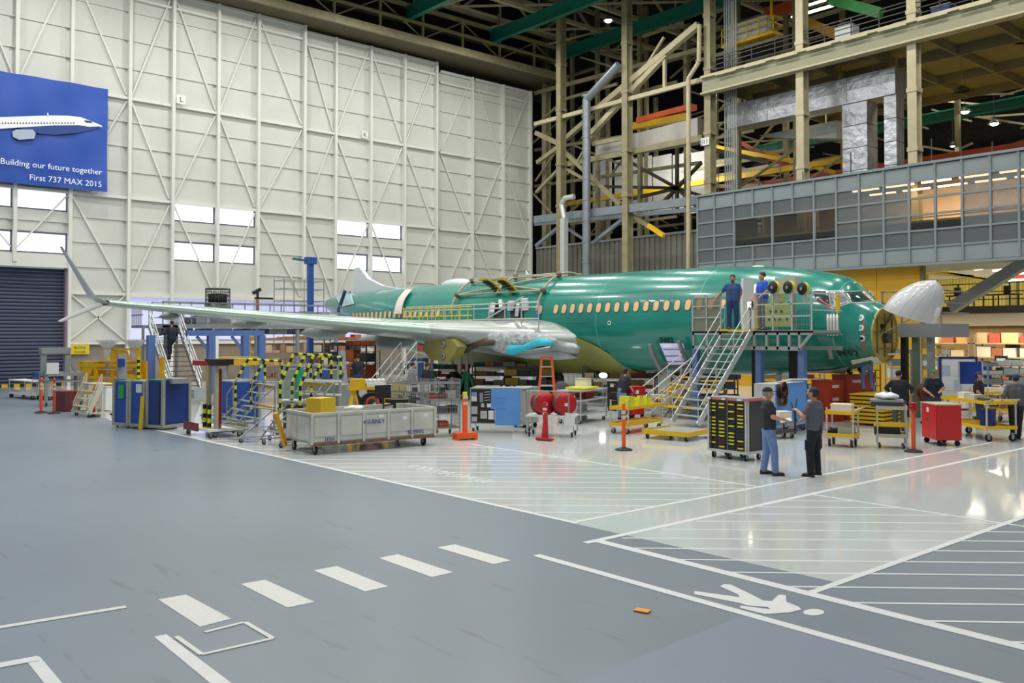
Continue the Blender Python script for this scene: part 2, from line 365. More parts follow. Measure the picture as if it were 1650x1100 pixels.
pr=atX(164.5,283,-54.1); text('lettering','Building our future together',.455,tw,bn,face_mat((-54.12,pr[1],pr[2]+.05),(0,1,0),(0,0,1)),.005,'RIGHT')
pr=atX(164.5,300,-54.1); text('lettering','First 737 MAX 2015',.455,tw,bn,face_mat((-54.12,pr[1],pr[2]-.05),(0,1,0),(0,0,1)),.005,'RIGHT')

# ================= HEADER, ROOF, TRUSSES =================
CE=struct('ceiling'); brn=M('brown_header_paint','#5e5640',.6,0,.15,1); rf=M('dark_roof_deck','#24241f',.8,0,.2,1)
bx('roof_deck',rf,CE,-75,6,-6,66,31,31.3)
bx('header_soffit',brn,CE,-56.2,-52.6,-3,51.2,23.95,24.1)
bx('header_beam',tan,CE,-52.75,-52.55,-3,51.2,23.8,24.35); bx('header_chord',tan,CE,-52.9,-52.6,-3,51.2,26.3,26.55); bx('header_wall',dk,CE,-56.6,-56.2,-3,52,23,31)
for j in range(15):
    y=-3+j*3.61; MB().bar((-52.75,y,24.2),(-52.75,y,26.4),.16).build('header_post',tan,CE)
    MB().bar((-52.75,y,24.3 if j%2 else 26.3),(-52.75,y+3.61,26.3 if j%2 else 24.3),.09).build('header_brace',tan,CE)
bx('header_pipe',cream,CE,-52.2,-52.05,-3,51,27.1,27.25); bx('header_chord',tan,CE,-52.7,-52.5,-3,51,25.2,25.35); bx('header_duct',cream,CE,-50.6,-50.0,-3,46,27.6,28.2); bx('header_chord',cream,CE,-49,-48.8,-3,62,26.9,27.2); bx('header_walkway',tan,CE,-54.2,-53.2,-3,51,25.6,25.7)
for j in range(9): MB().bar((-52.6,1+j*6,26.5),(-48.9,3+j*6,27.0),.14).build('header_brace',cream,CE)
ys=[4.2,12,19.8,27.6,35.46,43.21,50.14]
for i,y in enumerate(ys):
    t=thing('crane_rail','green overhead crane beam under the roof, over %s'%['the open grey floor','the bin cart aisle','the wing tip','the near fuselage side','the far fuselage side','the far wing','the back tower'][i],'beam',(0,y,25.35),0,'green crane beams under the roof')
    m=MB(); m.box(-53,4,-.2,.2,0,.07).box(-53,4,-.04,.04,.07,.85).box(-53,4,-.2,.2,.85,.95); m.build('girder',crane,t)
    bx('buffer',yel,t,-53.25,-53,-.15,.15,-.1,.12)
    for x in range(-52,4,7): MB().bar((x,0,.9),(x,0,2.1),.12).build('hanger',tan,t)
for i in range(8):
    x=-53+i*7.4
    m=MB(); m.bar((x,-5,27.3),(x,62,27.3),.3,.3).bar((x,-5,30.5),(x,62,30.5),.3,.3); m.build('truss_chord',cream,CE)
    m=MB()
    for j in range(16):
        y=-5+j*4.1; m.bar((x,y,27.3 if j%2 else 30.5),(x,y+4.1,30.5 if j%2 else 27.3),.18); m.bar((x,y,27.3),(x,y,30.5),.14)
    m.build('truss_web',cream,CE)
m=MB()
for j in range(9):
    y=0+j*7.75
    m.bar((-55,y,27.3),(5,y,27.3),.22); m.bar((-55,y+3.9,29.8),(5,y+3.9,29.8),.16)
for i in range(7):
    for j in range(8):
        x=-53+i*7.4; y=j*7.75; m.bar((x,y,27.2),(x+7.4,y+7.75,27.2),.14)
m.build('lateral_bracing',cream,CE)
def bell_lamp(p,label,r=.3,hang=.8):
    t=thing('bell_lamp',label,'lamp',p,0,'bell lamps under the roof'); m=MB(); m.lathe([(.05,.34),(.1,.3),(r*.7,.16),(r,0),(r*.97,0),(r*.66,.14)],n=16); m.build('lamp_shade',dsteel,t)
    MB().sphere((0,0,.05),r*.62,10,6,(1,1,.6)).build('bulb',M('lit_bulb','#ffffff',.3,emit=14.,ecol='#fffdf5'),t); MB().tube((0,0,.3),(0,0,.3+hang),.02,6).build('stem',dsteel,t)
bell_lamp(atY(980,34,46),'lit round lamp hanging above the back tower, near the green beams',.42,1.5)

# ================= TOWER STRUCTURE BEHIND THE AIRCRAFT =================
TW=struct('wall_back'); bluegrey=M('blue_grey_beam_paint','#7d868c',.5,0,.08)
def yb(name,x0,y0,x1,y1,Y,w,m,h=None,par=None,Y1=None):
    return MB().bar(atY(x0,y0,Y),atY(x1,y1,Y1 or Y),w,h or w).build(name,m,TW if par is None else par)
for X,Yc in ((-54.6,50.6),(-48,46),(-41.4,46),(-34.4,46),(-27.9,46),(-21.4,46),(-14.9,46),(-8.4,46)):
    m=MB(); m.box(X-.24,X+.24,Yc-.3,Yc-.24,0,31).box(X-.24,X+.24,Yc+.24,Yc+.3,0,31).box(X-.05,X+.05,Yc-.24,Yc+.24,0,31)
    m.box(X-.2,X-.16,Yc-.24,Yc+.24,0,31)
    c=m.build('steel_column',cream if X>-30 else tan,TW)  # left columns get darker tan, standing for the dim end of the tower
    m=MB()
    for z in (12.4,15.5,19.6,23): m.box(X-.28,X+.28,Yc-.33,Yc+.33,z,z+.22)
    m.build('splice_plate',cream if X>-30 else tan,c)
corr=M('grey_corrugated_sheet','#77766c',.6,0,.05)
m=MB()
for j in range(46):
    x=-55.2+j*.5; m.box(x,x+.28,50.0,50.1,0,10.05).box(x+.28,x+.5,50.08,50.14,0,10.05)
m.build('corrugated_sheet',corr,TW)
bx('sheet_coping',pgrey,TW,-55.2,-32.4,49.9,50.2,10.05,10.2)
# platform beam, main girders
yb('platform_girder',862,354,1124,323,46,.3,bluegrey,.55); yb('platform_girder',862,361,1124,337,49,.2,bluegrey,.3)
yb('girder',862,200,1148,124,46,.25,cream,.28); yb('girder',905,266,1133,222,46.5,.25,tan,.4); yb('girder',955,232,1010,221,46,.2,tan,.3)
yb('girder',862,242,1130,200,53,.2,tan,.25); yb('girder',862,300,1130,262,53,.2,tan,.25); yb('girder',862,150,1145,75,50,.2,tan,.3)
for a in ((963,176,1126,40,.42,cream),(952,216,1074,88,.36,cream),(1010,158,1070,60,.16,cream),(1071,88,1071,146,.2,cream),(902,232,864,214,.34,tan),(902,232,955,186,.34,tan),(902,236,866,262,.3,tan),(905,240,1000,330,.28,tan),(905,268,864,310,.22,tan),(905,268,962,300,.2,tan),(930,262,960,210,.18,tan),
          (1010,348,955,392,.24,bluegrey),(864,396,905,362,.24,bluegrey),(905,362,945,388,.18,bluegrey),(1014,344,1070,380,.26,tan)):
    yb('brace',*a[:4],46.4,a[4],a[5])
yb('brace_yellow_end',1045,363,1070,380,46.2,.28,yel)
m=MB(); nd=atY(1091,303,52)
for (x,y) in ((1130,262),(1010,258),(955,300),(1145,320),(1070,325),(1130,340),(1091,235),(1000,325),(1091,345)): m.bar(nd,atY(x,y,52),.22)
m.build('star_bracing',M('dark_brown_steel','#4c4638',.6,0,.1),TW)
lit=M('lit_white_partition','#dfe0dc',.6,0,.06,1)
for j,x in enumerate((955,990,1020,1052,1084,1112)):
    a=atY(x,262-j*3,58); b=atY(x+31,340,58); bx('partition_panel',lit,TW,a[0],b[0]-.08,58,58.1,b[2],a[2])
random.seed(3); m=MB()
for j in range(70):
    x=random.uniform(-60,-34); y=random.choice((50,53,56,60)); z=random.choice((12.3,15.8,19,22,25,28)); L=random.choice((3.6,6.6)); k=random.random()
    if k<.4: m.bar((x,y,z),(x+L,y,z),.16,.22)
    elif k<.8: m.bar((x,y,z),(x+L,y,z+random.choice((-3,3))),.14)
    else: m.bar((x,y,z),(x,y+4,z+3),.14)
for j in range(7):
    for y in (52,58): m.bar((-59+j*4.5,y,0),(-59+j*4.5,y,31),.3)
m.build('framework',tan,TW,'stuff')
bx('dark_backdrop',dk,TW,-75,25,79.5,80,0,31); bx('dark_backdrop',dk,TW,-75,-74.5,50,80,0,31)  # dark backdrop sheets stand for the unlit depth behind
# ducts and pipes of the tower
pm=M('dull_duct_steel','#8a9096',.4,.5,.12,2)
t=thing('exhaust_pipe','tall round grey metal pipe bending at its top beside the white door wall','pipe'); a=atY(945,440,45.5); b=atY(945,160,45.5); c=atY(955,150,45.5); d=atY(997,104,45.5)
MB().path([(a[0],a[1],5),b,c,d],.3,16).build('pipe_run',pm,t)
for k in range(9):
    z=8+k*1.5; MB().tube((a[0],a[1],z),(a[0],a[1],z+.1),.34,16).build('flange',pm,t)
t=thing('square_duct','short pale vertical duct with an elbow, left of the tall pipe','duct'); a=atY(909,440,45); b=atY(909,352,45); w=atY(905,330,45)
m=MB(); m.box(a[0]-.22,a[0]+.22,44.8,45.2,5,b[2]); m.build('riser',lgrey,t); MB().path([b,w,(w[0]+.3,45,w[2]+.45),(w[0]+1.1,45.2,w[2]+.5)],.2,12).build('elbow',alu,t)
t=thing('ductwork','long foil faced duct crossing the steel tower under red and yellow crane parts','duct'); a=atY(963,232,47); b=atY(1127,190,47); foil=M('foil_wrap','#b4b6ba',.42,.45,.10,1.2,.6,bscale=3)
m=MB(); q=[(a[0],a[2]-1.0),(b[0],b[2]-1.5),(b[0],b[2]),(a[0],a[2])]; m.prism(q,46.8,48,'y'); m.build('duct_body',M('beige_duct_wrap','#a7a39b',.6,0,.1,1,.4),t)
yb('crane_boom',1030,195,1118,172,51,.7,org,.4,TW); yb('crane_boom',1020,204,1110,188,51,.5,yel,.5,TW)
t=thing('conduit','pale bent conduit running up the tower left of the J11 column','conduit'); a=atY(1109,440,45.4); MB().path([(a[0],a[1],3),atY(1109,127,45.4),atY(1126,100,45.4),atY(1127,40,45.4)],.14,8).build('conduit_run',cream,t)
s=thing('column_sign','white sign reading J11 on the cream steel column','sign',atY(1136,228,45.6)); bx('board',white,s,-.32,.32,-.02,.02,-.24,.24); text('lettering','J11',.42,ink,s,face_mat((0,-.03,-.14),(1,0,0),(0,0,1)),.004,'CENTER')
# ================= UPPER DECK =================
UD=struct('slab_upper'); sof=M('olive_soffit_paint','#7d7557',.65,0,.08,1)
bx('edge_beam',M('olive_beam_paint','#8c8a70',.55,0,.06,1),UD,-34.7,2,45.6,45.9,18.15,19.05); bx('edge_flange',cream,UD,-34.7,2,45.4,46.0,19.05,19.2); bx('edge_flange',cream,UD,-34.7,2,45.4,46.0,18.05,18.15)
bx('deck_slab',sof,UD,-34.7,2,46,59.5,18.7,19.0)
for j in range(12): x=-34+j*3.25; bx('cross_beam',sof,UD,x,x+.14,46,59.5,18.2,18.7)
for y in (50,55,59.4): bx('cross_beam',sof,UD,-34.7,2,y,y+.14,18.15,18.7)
m=MB()
for j in range(23): m.box(-34.4+j*1.6,-34.35+j*1.6,45.8,45.85,19.2,20.3)
for z in (19.5,19.8,20.1,20.3): m.box(-34.5,2,45.8,45.85,z,z+.05)
m.build('guard_rail',M('dark_rail_paint','#33302c',.5),UD)
m=MB()
for j in range(60): m.box(-34.4+j*.12,-34.39+j*.12,45.95,45.96,19.2,20.6)
m.build('mesh_screen',M('dark_rail_paint','#33302c',.5),UD,'stuff')
for j in range(9):
    x=-33.5+j*2.1; bx('strip_light_housing',cream,UD,x,x+1.5,45.3,45.4,18.95,19.02)
t=thing('access_basket','yellow work basket hanging above the upper deck at the tower','basket',(-34,50,22.3)); m=MB()
for z in (0,.55,1.0): m.box(-2,2,-.6,-.54,z,z+.07).box(-2,2,.54,.6,z,z+.07).box(-2,-1.93,-.6,.6,z,z+.07).box(1.93,2,-.6,.6,z,z+.07)
for x in (-2,-1,0,.9,1.93): m.box(x,x+.07,-.6,-.53,0,1.05)
m.box(-2,2,-.6,.6,-.15,0); m.build('basket_frame',yel,t); MB().box(-1.5,1.3,-.3,.3,.2,1.3).build('cable_drum',lgrey,t)
for x in (-1.5,1.5): MB().bar((x,0,1.0),(x,0,4.5),.12).build('hoist_arm',yel,t)
ub=[((1340,0),(1420,22),50,'#3f9a4a','bright green inclined hoist beam over the upper deck'),((1235,20),(1300,5),53,'#c0561c','orange crane truss beam over the upper deck'),((1300,35),(1380,70),54,'#b98a20','amber inclined beam behind the upper deck rail')]
for (p0,p1,Y,col,lb) in ub:
    o=MB().bar(atY(*p0,Y),atY(*p1,Y),.5,.6).build('hoist_beam',M('paint'+col,col,.5,0,.15),None); tag(o,lb,'beam')
bx_=[((1345,60,1373,38),'white machine housing on the upper deck behind the rail',white),((1385,70,1400,50),'grey cabinet on the upper deck behind the rail',pgrey),((1500,25,1530,5),'blue and grey control cabinet on the upper deck, right of the tall column',dblu),((1440,45,1462,33),'small maroon motor on the upper deck',dred)]
for (x0,y0,x1,y1),lb,mm in bx_:
    a=atY(x0,y0,48.5); b=atY(x1,y1,48.5); t=thing('machine_cabinet',lb,'cabinet',(a[0],48.5,19.0)); w=b[0]-a[0]; h=max(.8,b[2]-19); MB().box(0,w,0,.8,.1,h).build('body',mm,t); MB().box(-.04,w+.04,-.04,.84,h,h+.05).build('lid',pgrey,t)
m=MB(); m.bar(atY(1276,28,52),atY(1355,5,52),.25,.1); m.bar(atY(1290,12,54),atY(1330,0,54),.2,.1); m.build('strip_light',M('lit_tube','#ffffff',.3,emit=5,ecol='#fff6dc'),UD)
# foil ducts under the upper deck
t=thing('insulated_duct','large foil wrapped duct with two drops under the upper deck','duct'); foil2=M('crinkled_foil','#b4b7bc',.34,.6,.14,1.2,1.6,bscale=2.6)
segs=[(-34.4,-31.5),(-31.48,-28.7),(-28.68,-26.2),(-26.18,-23.35)]
for a,b in segs: MB().box(a,b,47.9,49.3,16.2,17.7).build('duct_section',foil2,t)
for x0,x1 in ((-26.55,-25.05),(-24.05,-23.35)):
    z=16.2
    while z>10.9: MB().box(x0,x1,48.0,49.2 if x0<-26 else 48.9,max(10.9,z-1.28),z-.02).build('duct_drop',foil2,t); z-=1.3
m=MB()
for x in (-33.5,-31.4,-29,-27,-25,-23.6): m.bar((x,48.6,17.7),(x,48.6,18.7),.04)
m.build('hanger_rod',tan,t,'stuff')
t=thing('duct_return','grey sheet metal duct hanging lower, behind the foil duct','duct'); MB().prism([(-33.5,15.9),(-28,15.9),(-28,14.8),(-31.5,15.4)],50,51,'y').build('duct_body',pgrey,t); MB().bar((-29,50.5,15.9),(-29,50.5,18.7),.08).build('hanger_rod',tan,t)
# far bay seen between the columns
FB=struct('ceiling_far_bay')
for j,(y,z) in enumerate(((62,17.5),(65,18.3),(68.5,19),(72,20))):
    t=thing('crane_girder','green crane girder in the far bay, %s beyond the upper deck'%['first','second','third','last'][j],'beam',(0,y,z),0,'green girders of the far bay'); m=MB(); m.box(-60,5,-.2,.2,0,.08).box(-60,5,-.04,.04,.08,.6).box(-60,5,-.2,.2,.6,.68); m.build('girder',crane,t)
m=MB(); random.seed(5)
for j in range(150):
    x=random.uniform(-58,0); y=random.choice((60.5,63.5,67,70)); z=random.choice((14.5,16.5,18.5,20.5,22)); m.bar((x,y,z),(x+random.choice((3,5)),y+random.choice((0,3)),z+random.choice((-1.5,0,1.5))),.14)
for j in range(10): m.bar((-58+j*6.5,61,0),(-58+j*6.5,61,24),.3)
m.build('far_bracing',tan,FB,'stuff')
bx('far_roof',rf,FB,-75,25,66,80,30.5,31); _z=atY(1560,250,60.3)[2]; bx('orange_rail',M('rusty_orange_paint','#a8401c',.5,0,.15),FB,-45,5,60.3,60.6,_z-.3,_z+.35); bx('foil_pipe',alu,FB,-30,5,59.8,60.0,_z-.75,_z-.45); bx('yellow_rail',yel,FB,-58,-30,56.3,56.6,14.6,15.0)
yb('brace_beam',1145,240,1240,262,52,.25,M('dark_brown_steel','',.6),.3,FB)
for (x,y,lb) in ((1555,181,'lit bell lamp in the far bay, lower of the two right of the tall column'),(1602,200,'lit bell lamp in the far bay, farthest right'),(1337,218,'lit bell lamp in the far bay just left of the foil duct drop'),(1535,236,'small dim lamp low in the far bay')):
    bell_lamp(atY(x,y,60.5),lb,.42 if y<230 else .25,1.5)
for (x,y,lb) in ((1550,146,'dark unlit bell lamp under the upper deck soffit, right'),(1650,66,'dark unlit bell lamp at the right edge under the soffit'),(1422,170,'dark unlit bell lamp behind the foil duct drops')):
    p=atY(x,y,51.5); t=thing('bell_lamp',lb,'lamp',p,0,'dark bell lamps'); m=MB(); m.lathe([(.05,.3),(.1,.28),(.42,.02),(.45,-.05),(.4,-.04)],n=16); m.build('lamp_shade',M('black_lamp_enamel','#262219',.4),t); MB().tube((0,0,.3),(0,0,max(.5,18.6-p[2])),.02,6).build('stem',tan,t)
# light yellow-green clutter lines at (1150-1290,230-320)
for j,(a,c) in enumerate(((((1150,236),(1290,262)),yel),(((1190,228),(1330,300)),M('rusty_orange_paint','',.5)),(((1230,245),(1345,278)),yel),(((1150,262),(1280,240)),cream),(((1150,285),(1290,258)),cream),(((1125,300),(1240,300)),cream))):
    yb('pipe_rack',*a[0],*a[1],57+j*.5,.25,c,.3,FB)
# tall cable bundle beside J11 column
m=MB()
for j in range(6): m.tube((-33.7+j*.17,46.6,10.9),(-33.7+j*.17,46.6,31),.05,6)
tag(m.build('cable_bundle',pgrey),'bundle of grey vertical conduits right of the J11 column','conduit')
# ================= GLAZED MEZZANINE =================
MZ=struct('wall_mezzanine'); mul=M('mullion_blue_grey','#7d878c',.5,0,.04); pan=M('frosted_panel_light','#8c9697',.35,0,.05,.6); gl=M('frosted_glass','#72787a',.25,0,.08,.5,alpha=.66); gc=M('clear_dark_glass','#3a3f40',.1,0,0,alpha=.35)
xs=[-32.33,-31.14,-29.8,-28.57,-27.34,-26.1,-24.85,-23.6,-22.37,-21.1,-19.85,-18.62,-17.4,-16.18,-15.0,-13.8,-12.6,-11.4]
zz=[6.25,7.02,7.8,8.55,9.35,10.16,10.9]
for i in range(len(xs)-1):
    x0,x1=xs[i],xs[i+1]
    for r in range(6):
        if 2<=i<=6 and r in (2,3): continue
        mm=pan if r in (0,5) else gl
        if i in (10,11) and 1<r<5: mm=gc
        if i<2 and r in(1,): mm=gl
        bx('panel' if r in (0,5) else 'pane',mm,MZ,x0+.05,x1-.05,42.03,42.06,zz[r]+.04,zz[r+1]-.04)
    for z in zz[1:-1]:
        if 2<=i<=6 and z==8.55: continue
        bx('transom',mul,MZ,x0,x1,41.97,42.08,z-.045,z+.045)
for i,x in enumerate(xs):
    if i in (3,5): bx('mullion',mul,MZ,x-.05,x+.05,41.95,42.1,6.25,7.8); bx('mullion',mul,MZ,x-.05,x+.05,41.95,42.1,9.35,10.9)
    elif 3<=i<=6 and i!=4 : bx('mullion',mul,MZ,x-.05,x+.05,41.95,42.1,6.25,10.9)
    else: bx('mullion',mul,MZ,x-.05,x+.05,41.95,42.1,6.25,10.9)
for a,b in ((2,4),(4,6),(6,7)): 
    bx('window_pane',gc,MZ,xs[a]+.08,xs[b]-.08,42.03,42.05,7.9,9.27)
bx('coping',mul,MZ,-32.45,-11,41.9,42.2,10.9,11.02); bx('sill_beam',mul,MZ,-32.45,-11,41.95,42.3,6.15,6.27)
bx('end_panel',pan,MZ,-32.4,-32.3,42,48,6.25,10.9)
bx('mezzanine_floor',pgrey,MZ,-32.3,-2,42.1,49,6.3,6.5); bx('mezzanine_roof',dsteel,MZ,-32.3,-2,42.1,49,10.75,10.88); bx('room_back_wall',M('room_wall_warm','#c9b295',.6,0,.1,1),MZ,-32.3,-2,48.5,48.6,6.5,10.75)
wt=M('warm_lit_tube','#ffffff',.3,emit=14,ecol='#ffd9a8')
for x,n_ in ((-23.6,1),(-21.8,1),(-20,1),(-18.2,1),(-16.4,1),(-14.6,1),(-12.8,1)):
    for y in (43.6,45.4): bx('room_strip_light',wt,MZ,x,x+1.4,y,y+.14,10.3,10.38)
area(-18,45.5,10.2,10,4,520,(1,.76,.5)); area(-28.5,45.5,10.2,5,3,30,(1,.85,.6))  # area fills boosting the strip lights' glow in the room
bx('room_rail',cream,MZ,-32,-2,44.4,44.5,8.7,8.76); bx('room_post',cream,MZ,-28.2,-27.5,46.8,47,6.5,10.7)
m=MB()
for j in range(16): m.bar((-31+j*1.35,42.2,11.02),(-31+j*1.35,42.2,11.02+(1.1 if j%3==0 else .5)),.04)
m.build('roof_post',dsteel,MZ)
# ================= UNDER THE MEZZANINE =================
UM=struct('wall_under_mezzanine'); ywall=M('mustard_wall_paint','#c9971a',.5,0,.06,.6)
for j in range(6):
    x=-33+j*2.24; bx('wall_sheet',ywall,UM,x,x+2.22,42.6,42.7,0,6.2)
bx('corner_post',M('olive_post','#6a5d28',.5),UM,-19.6,-19.45,42.5,42.8,0,6.25)
bx('back_partition',M('cream_yellow_partition','#cfc468',.55,0,.05),UM,-32,2,60,60.2,4.6,8.5)
m=MB()
for j in range(70): m.box(-27+j*.2,-26.92+j*.2,59.9,60,4.6,7.6)
m.build('corrugation',M('pale_yellow_ribs','#e2db84',.5),UM,'stuff'); bx('white_band',M('white_band_paint','#e8ebf0',.5),UM,-27,-10,59.8,59.9,6.55,7.7)
bx('low_partition',M('warm_beige_wall','#c4a37c',.6,0,.12,1),UM,-32,2,60,60.2,0,4.6)
bx('walkway_fascia',M('walkway_dark_edge','#3a3c40',.5),UM,-24,2,49.6,49.8,4.02,4.4); bx('walkway_slab',cream,UM,-24,2,49.8,56,4.02,4.3)
bx('walkway_beam',M('cream_fascia','#d8d2c4',.5,0,.04),UM,-24,2,49.7,50,3.35,4.02); bx('walkway_beam_lower',M('peach_fascia','#d8b890',.5,0,.05),UM,-24,2,50.5,50.8,2.7,3.35)
m=MB()
for j in range(20): m.bar((-23.5+j*1.3,49.8,4.4),(-23.5+j*1.3,49.8,5.6),.06)
for z in (4.75,5.15,5.6): m.bar((-24,49.8,z),(2,49.8,z),.05)
m.build('walkway_railing',dk,UM)
bx('interior_ceiling',M('yellow_lit_ceiling','#b3a356',.6,0,.2,1.2),UM,-32,2,43,60,8.3,8.4)
tub=M('fluorescent_tube','#ffffff',.3,emit=6,ecol='#fffbe0')
for (x0,y0,x1,y1) in ((1545,422,1606,418),(1545,427,1610,422),(1560,432,1635,424),(1570,434,1618,428),(1600,436,1618,434),(1618,452,1650,450),(1636,441,1650,440)):
    a=atY(x0,y0,52); b=atY(x1,y1,52); MB().bar(a,b,.14,.1).build('ceiling_tube',tub,UM)
for a in ((1487,432,1590,449),(1500,438,1570,445),(1490,440,1592,450)): yb('ceiling_pipe',*a,50,.12,M('pale_yellow_ribs','',.5),.12,UM)
b=MB().bar(atY(1533,496,44.5),atY(1660,418,44.5),.6,.5).build('diagonal_brace',M('grey_brace_paint','#6f7270',.5,0,.06,1),UM)
for x,lb in ((1618,0),): bx('pillar',M('olive_pillar','#5d5a34',.5),UM,atY(1618,450,55)[0],atY(1637,450,55)[0],55,55.5,0,8.3)
bx('red_sign_panel',red,UM,atY(1637,465,54)[0],atY(1660,465,54)[0],54,54.1,5.9,6.5)
# people-free desks on the walkway
for j,x in enumerate((1545,1585,1625)):
    p=atY(x,500,51); t=thing('walkway_table','dark table with stools on the lit walkway, %s from the grey brace'%['first','second','third'][j],'table',(p[0],51,4.3)); MB().box(-.6,.6,-.3,.3,.7,.76).build('tabletop',dk,t)
    for a in (-.5,.5): MB().bar((a,0,0),(a,0,.7),.06).build('leg',dk,t)
    MB().box(-.2,.1,-.1,.1,.76,1.2).build('monitor',dk,t)
# storage racks
def cname(h):
    r,g,b=[int(h[i:i+2],16) for i in (1,3,5)]; mx,mn=max(r,g,b),min(r,g,b)
    if mx-mn<24: return 'white' if mx>215 else 'pale grey' if mx>165 else 'grey' if mx>95 else 'black'
    if r==mx: return ('cream' if mn>165 else 'tan' if mn>85 else 'yellow' if g>140 else 'orange' if g>85 else 'red') if g>.62*r else ('orange' if g>.42*r and mx>170 else 'red' if mx>110 else 'maroon')
    if b==mx: return 'blue grey' if mn>70 else 'navy'
    return 'green'
ORD=['','first','second','third','fourth','fifth','sixth','seventh','eighth','ninth','tenth','eleventh','twelfth','thirteenth','fourteenth']
def boxlab(c,n,lev,where): 
    l=lev if isinstance(lev,str) else {36:'lowest',106:'second',176:'third',246:'top'}.get(round(lev*100),'top')
    return '%s box, %s from left on the %s shelf, %s'%(cname(c),ORD[min(n,14)],l,where)
random.seed(11); racklab=['box rack nearest the nose cone','box rack second from the nose cone','box rack third from the nose cone','box rack farthest right under the walkway']
cols=['#c79a6a','#e8d8b8','#d8d8d8','#b06a50','#8a9098','#e0b070','#f0e8d8','#94643c','#c85a4a','#d8c090']
for j,x0 in enumerate((-22.6,-19.2,-15.8,-12.2)):
    t=thing('storage_rack',racklab[j],'rack',(x0,47.5,0),0,'storage racks'); 
    for xx in (0,3.1):
        for yy in (0,.9): MB().box(xx,xx+.07,yy,yy+.07,0,2.9).build('upright',M('rack_orange_grey','#9a8f82',.5),t)
    for z in (.3,1.0,1.7,2.4): MB().box(0,3.17,0,.97,z,z+.06).build('shelf',cream,t)
    for z in (.36,1.06,1.76,2.46):
        x=.1; n_=0
        while x<2.8:
            w=random.uniform(.45,.8); h=random.uniform(.3,.55); cc=random.choice(cols)
            o=MB().box(0,w,0,.6,0,h).box(-.005,w+.005,-.005,.605,h-.06,h).build('storage_box',M('box'+cc,cc,.7,0,.05)); n_+=1; tag(o,boxlab(cc,n_,z,racklab[j]),'box','storage boxes on the '+racklab[j],(x0+x,47.6,z)); x+=w+random.uniform(.05,.2)

# ================= AIRCRAFT =================
def interp(tab,s):
    if s<=tab[0][0]: return tab[0][1:]
    for a,b in zip(tab,tab[1:]):
        if s<=b[0]:
            t=(s-a[0])/(b[0]-a[0]); t=t*t*(3-2*t) if False else t
            return tuple(a[i]+(b[i]-a[i])*t for i in range(1,len(a)))
    return tab[-1][1:]
YC=28.3; XN=-14.2
ST=[(0,3.74,1.96,.86),(.2,3.90,1.90,.98),(.45,4.06,1.85,1.12),(.7,4.26,1.79,1.25),(1.0,4.62,1.73,1.38),(1.35,4.84,1.67,1.50),(1.8,4.98,1.61,1.61),(2.4,5.10,1.53,1.72),(3.2,5.22,1.46,1.82),(4.6,5.38,1.38,1.90),(6.5,5.47,1.36,1.92),(9,5.52,1.36,1.92),(22,5.56,1.37,1.92),(24.5,5.58,1.55,1.91),(27,5.57,1.95,1.82),(29.5,5.54,2.5,1.62),(32,5.46,3.1,1.33),(34.5,5.36,3.75,.9),(36,5.26,4.2,.58),(36.8,5.18,4.5,.36)]
def sec(X):
    t,b,w=interp(ST,XN-X); return (t+b)/2,(t-b)/2,w
def surf(X,z,side=-1,off=0):
    zc,hh,w=sec(X); q=max(-.999,min(.999,(z-zc)/hh)); c=math.sqrt(1-q*q)
    n=Vector((0,side*c/w,q/hh)).normalized(); return Vector((X,YC+side*w*c,z))+n*off
def surfn(X,z,side=-1):
    zc,hh,w=sec(X); q=max(-.999,min(.999,(z-zc)/hh)); return Vector((0,side*math.sqrt(1-q*q)/w,q/hh)).normalized()
def hit(x,y,off=0):
    d=Vector(ray(x,y)); o=Vector((0,0,H)); d0=d.length; d/=d0; best=None
    t=24.
    while t<60:
        p=o+d*t
        if p.x<=XN and p.x>-51:
            zc,hh,w=sec(p.x); v=((p.y-YC)/w)**2+((p.z-zc)/hh)**2
            if v<=1:
                lo,hi=t-.03,t
                for _ in range(9):
                    mid=(lo+hi)/2; q_=o+d*mid; zc,hh,w=sec(q_.x)
                    if ((q_.y-YC)/w)**2+((q_.z-zc)/hh)**2<=1: hi=mid
                    else: lo=mid
                p=o+d*hi; zc,hh,w=sec(p.x)
                n=Vector((0,(p.y-YC)/w/w,(p.z-zc)/hh/hh)).normalized(); return p+n*off,n
            if best is None or v<best[0]: best=(v,p)
        t+=.03
    p=best[1]; zc,hh,w=sec(p.x); n=Vector((0,(p.y-YC)/w/w,(p.z-zc)/hh/hh)).normalized(); return p+n*off,n
tealm=bpy.data.materials.new('green_primer_skin'); tealm.use_nodes=True
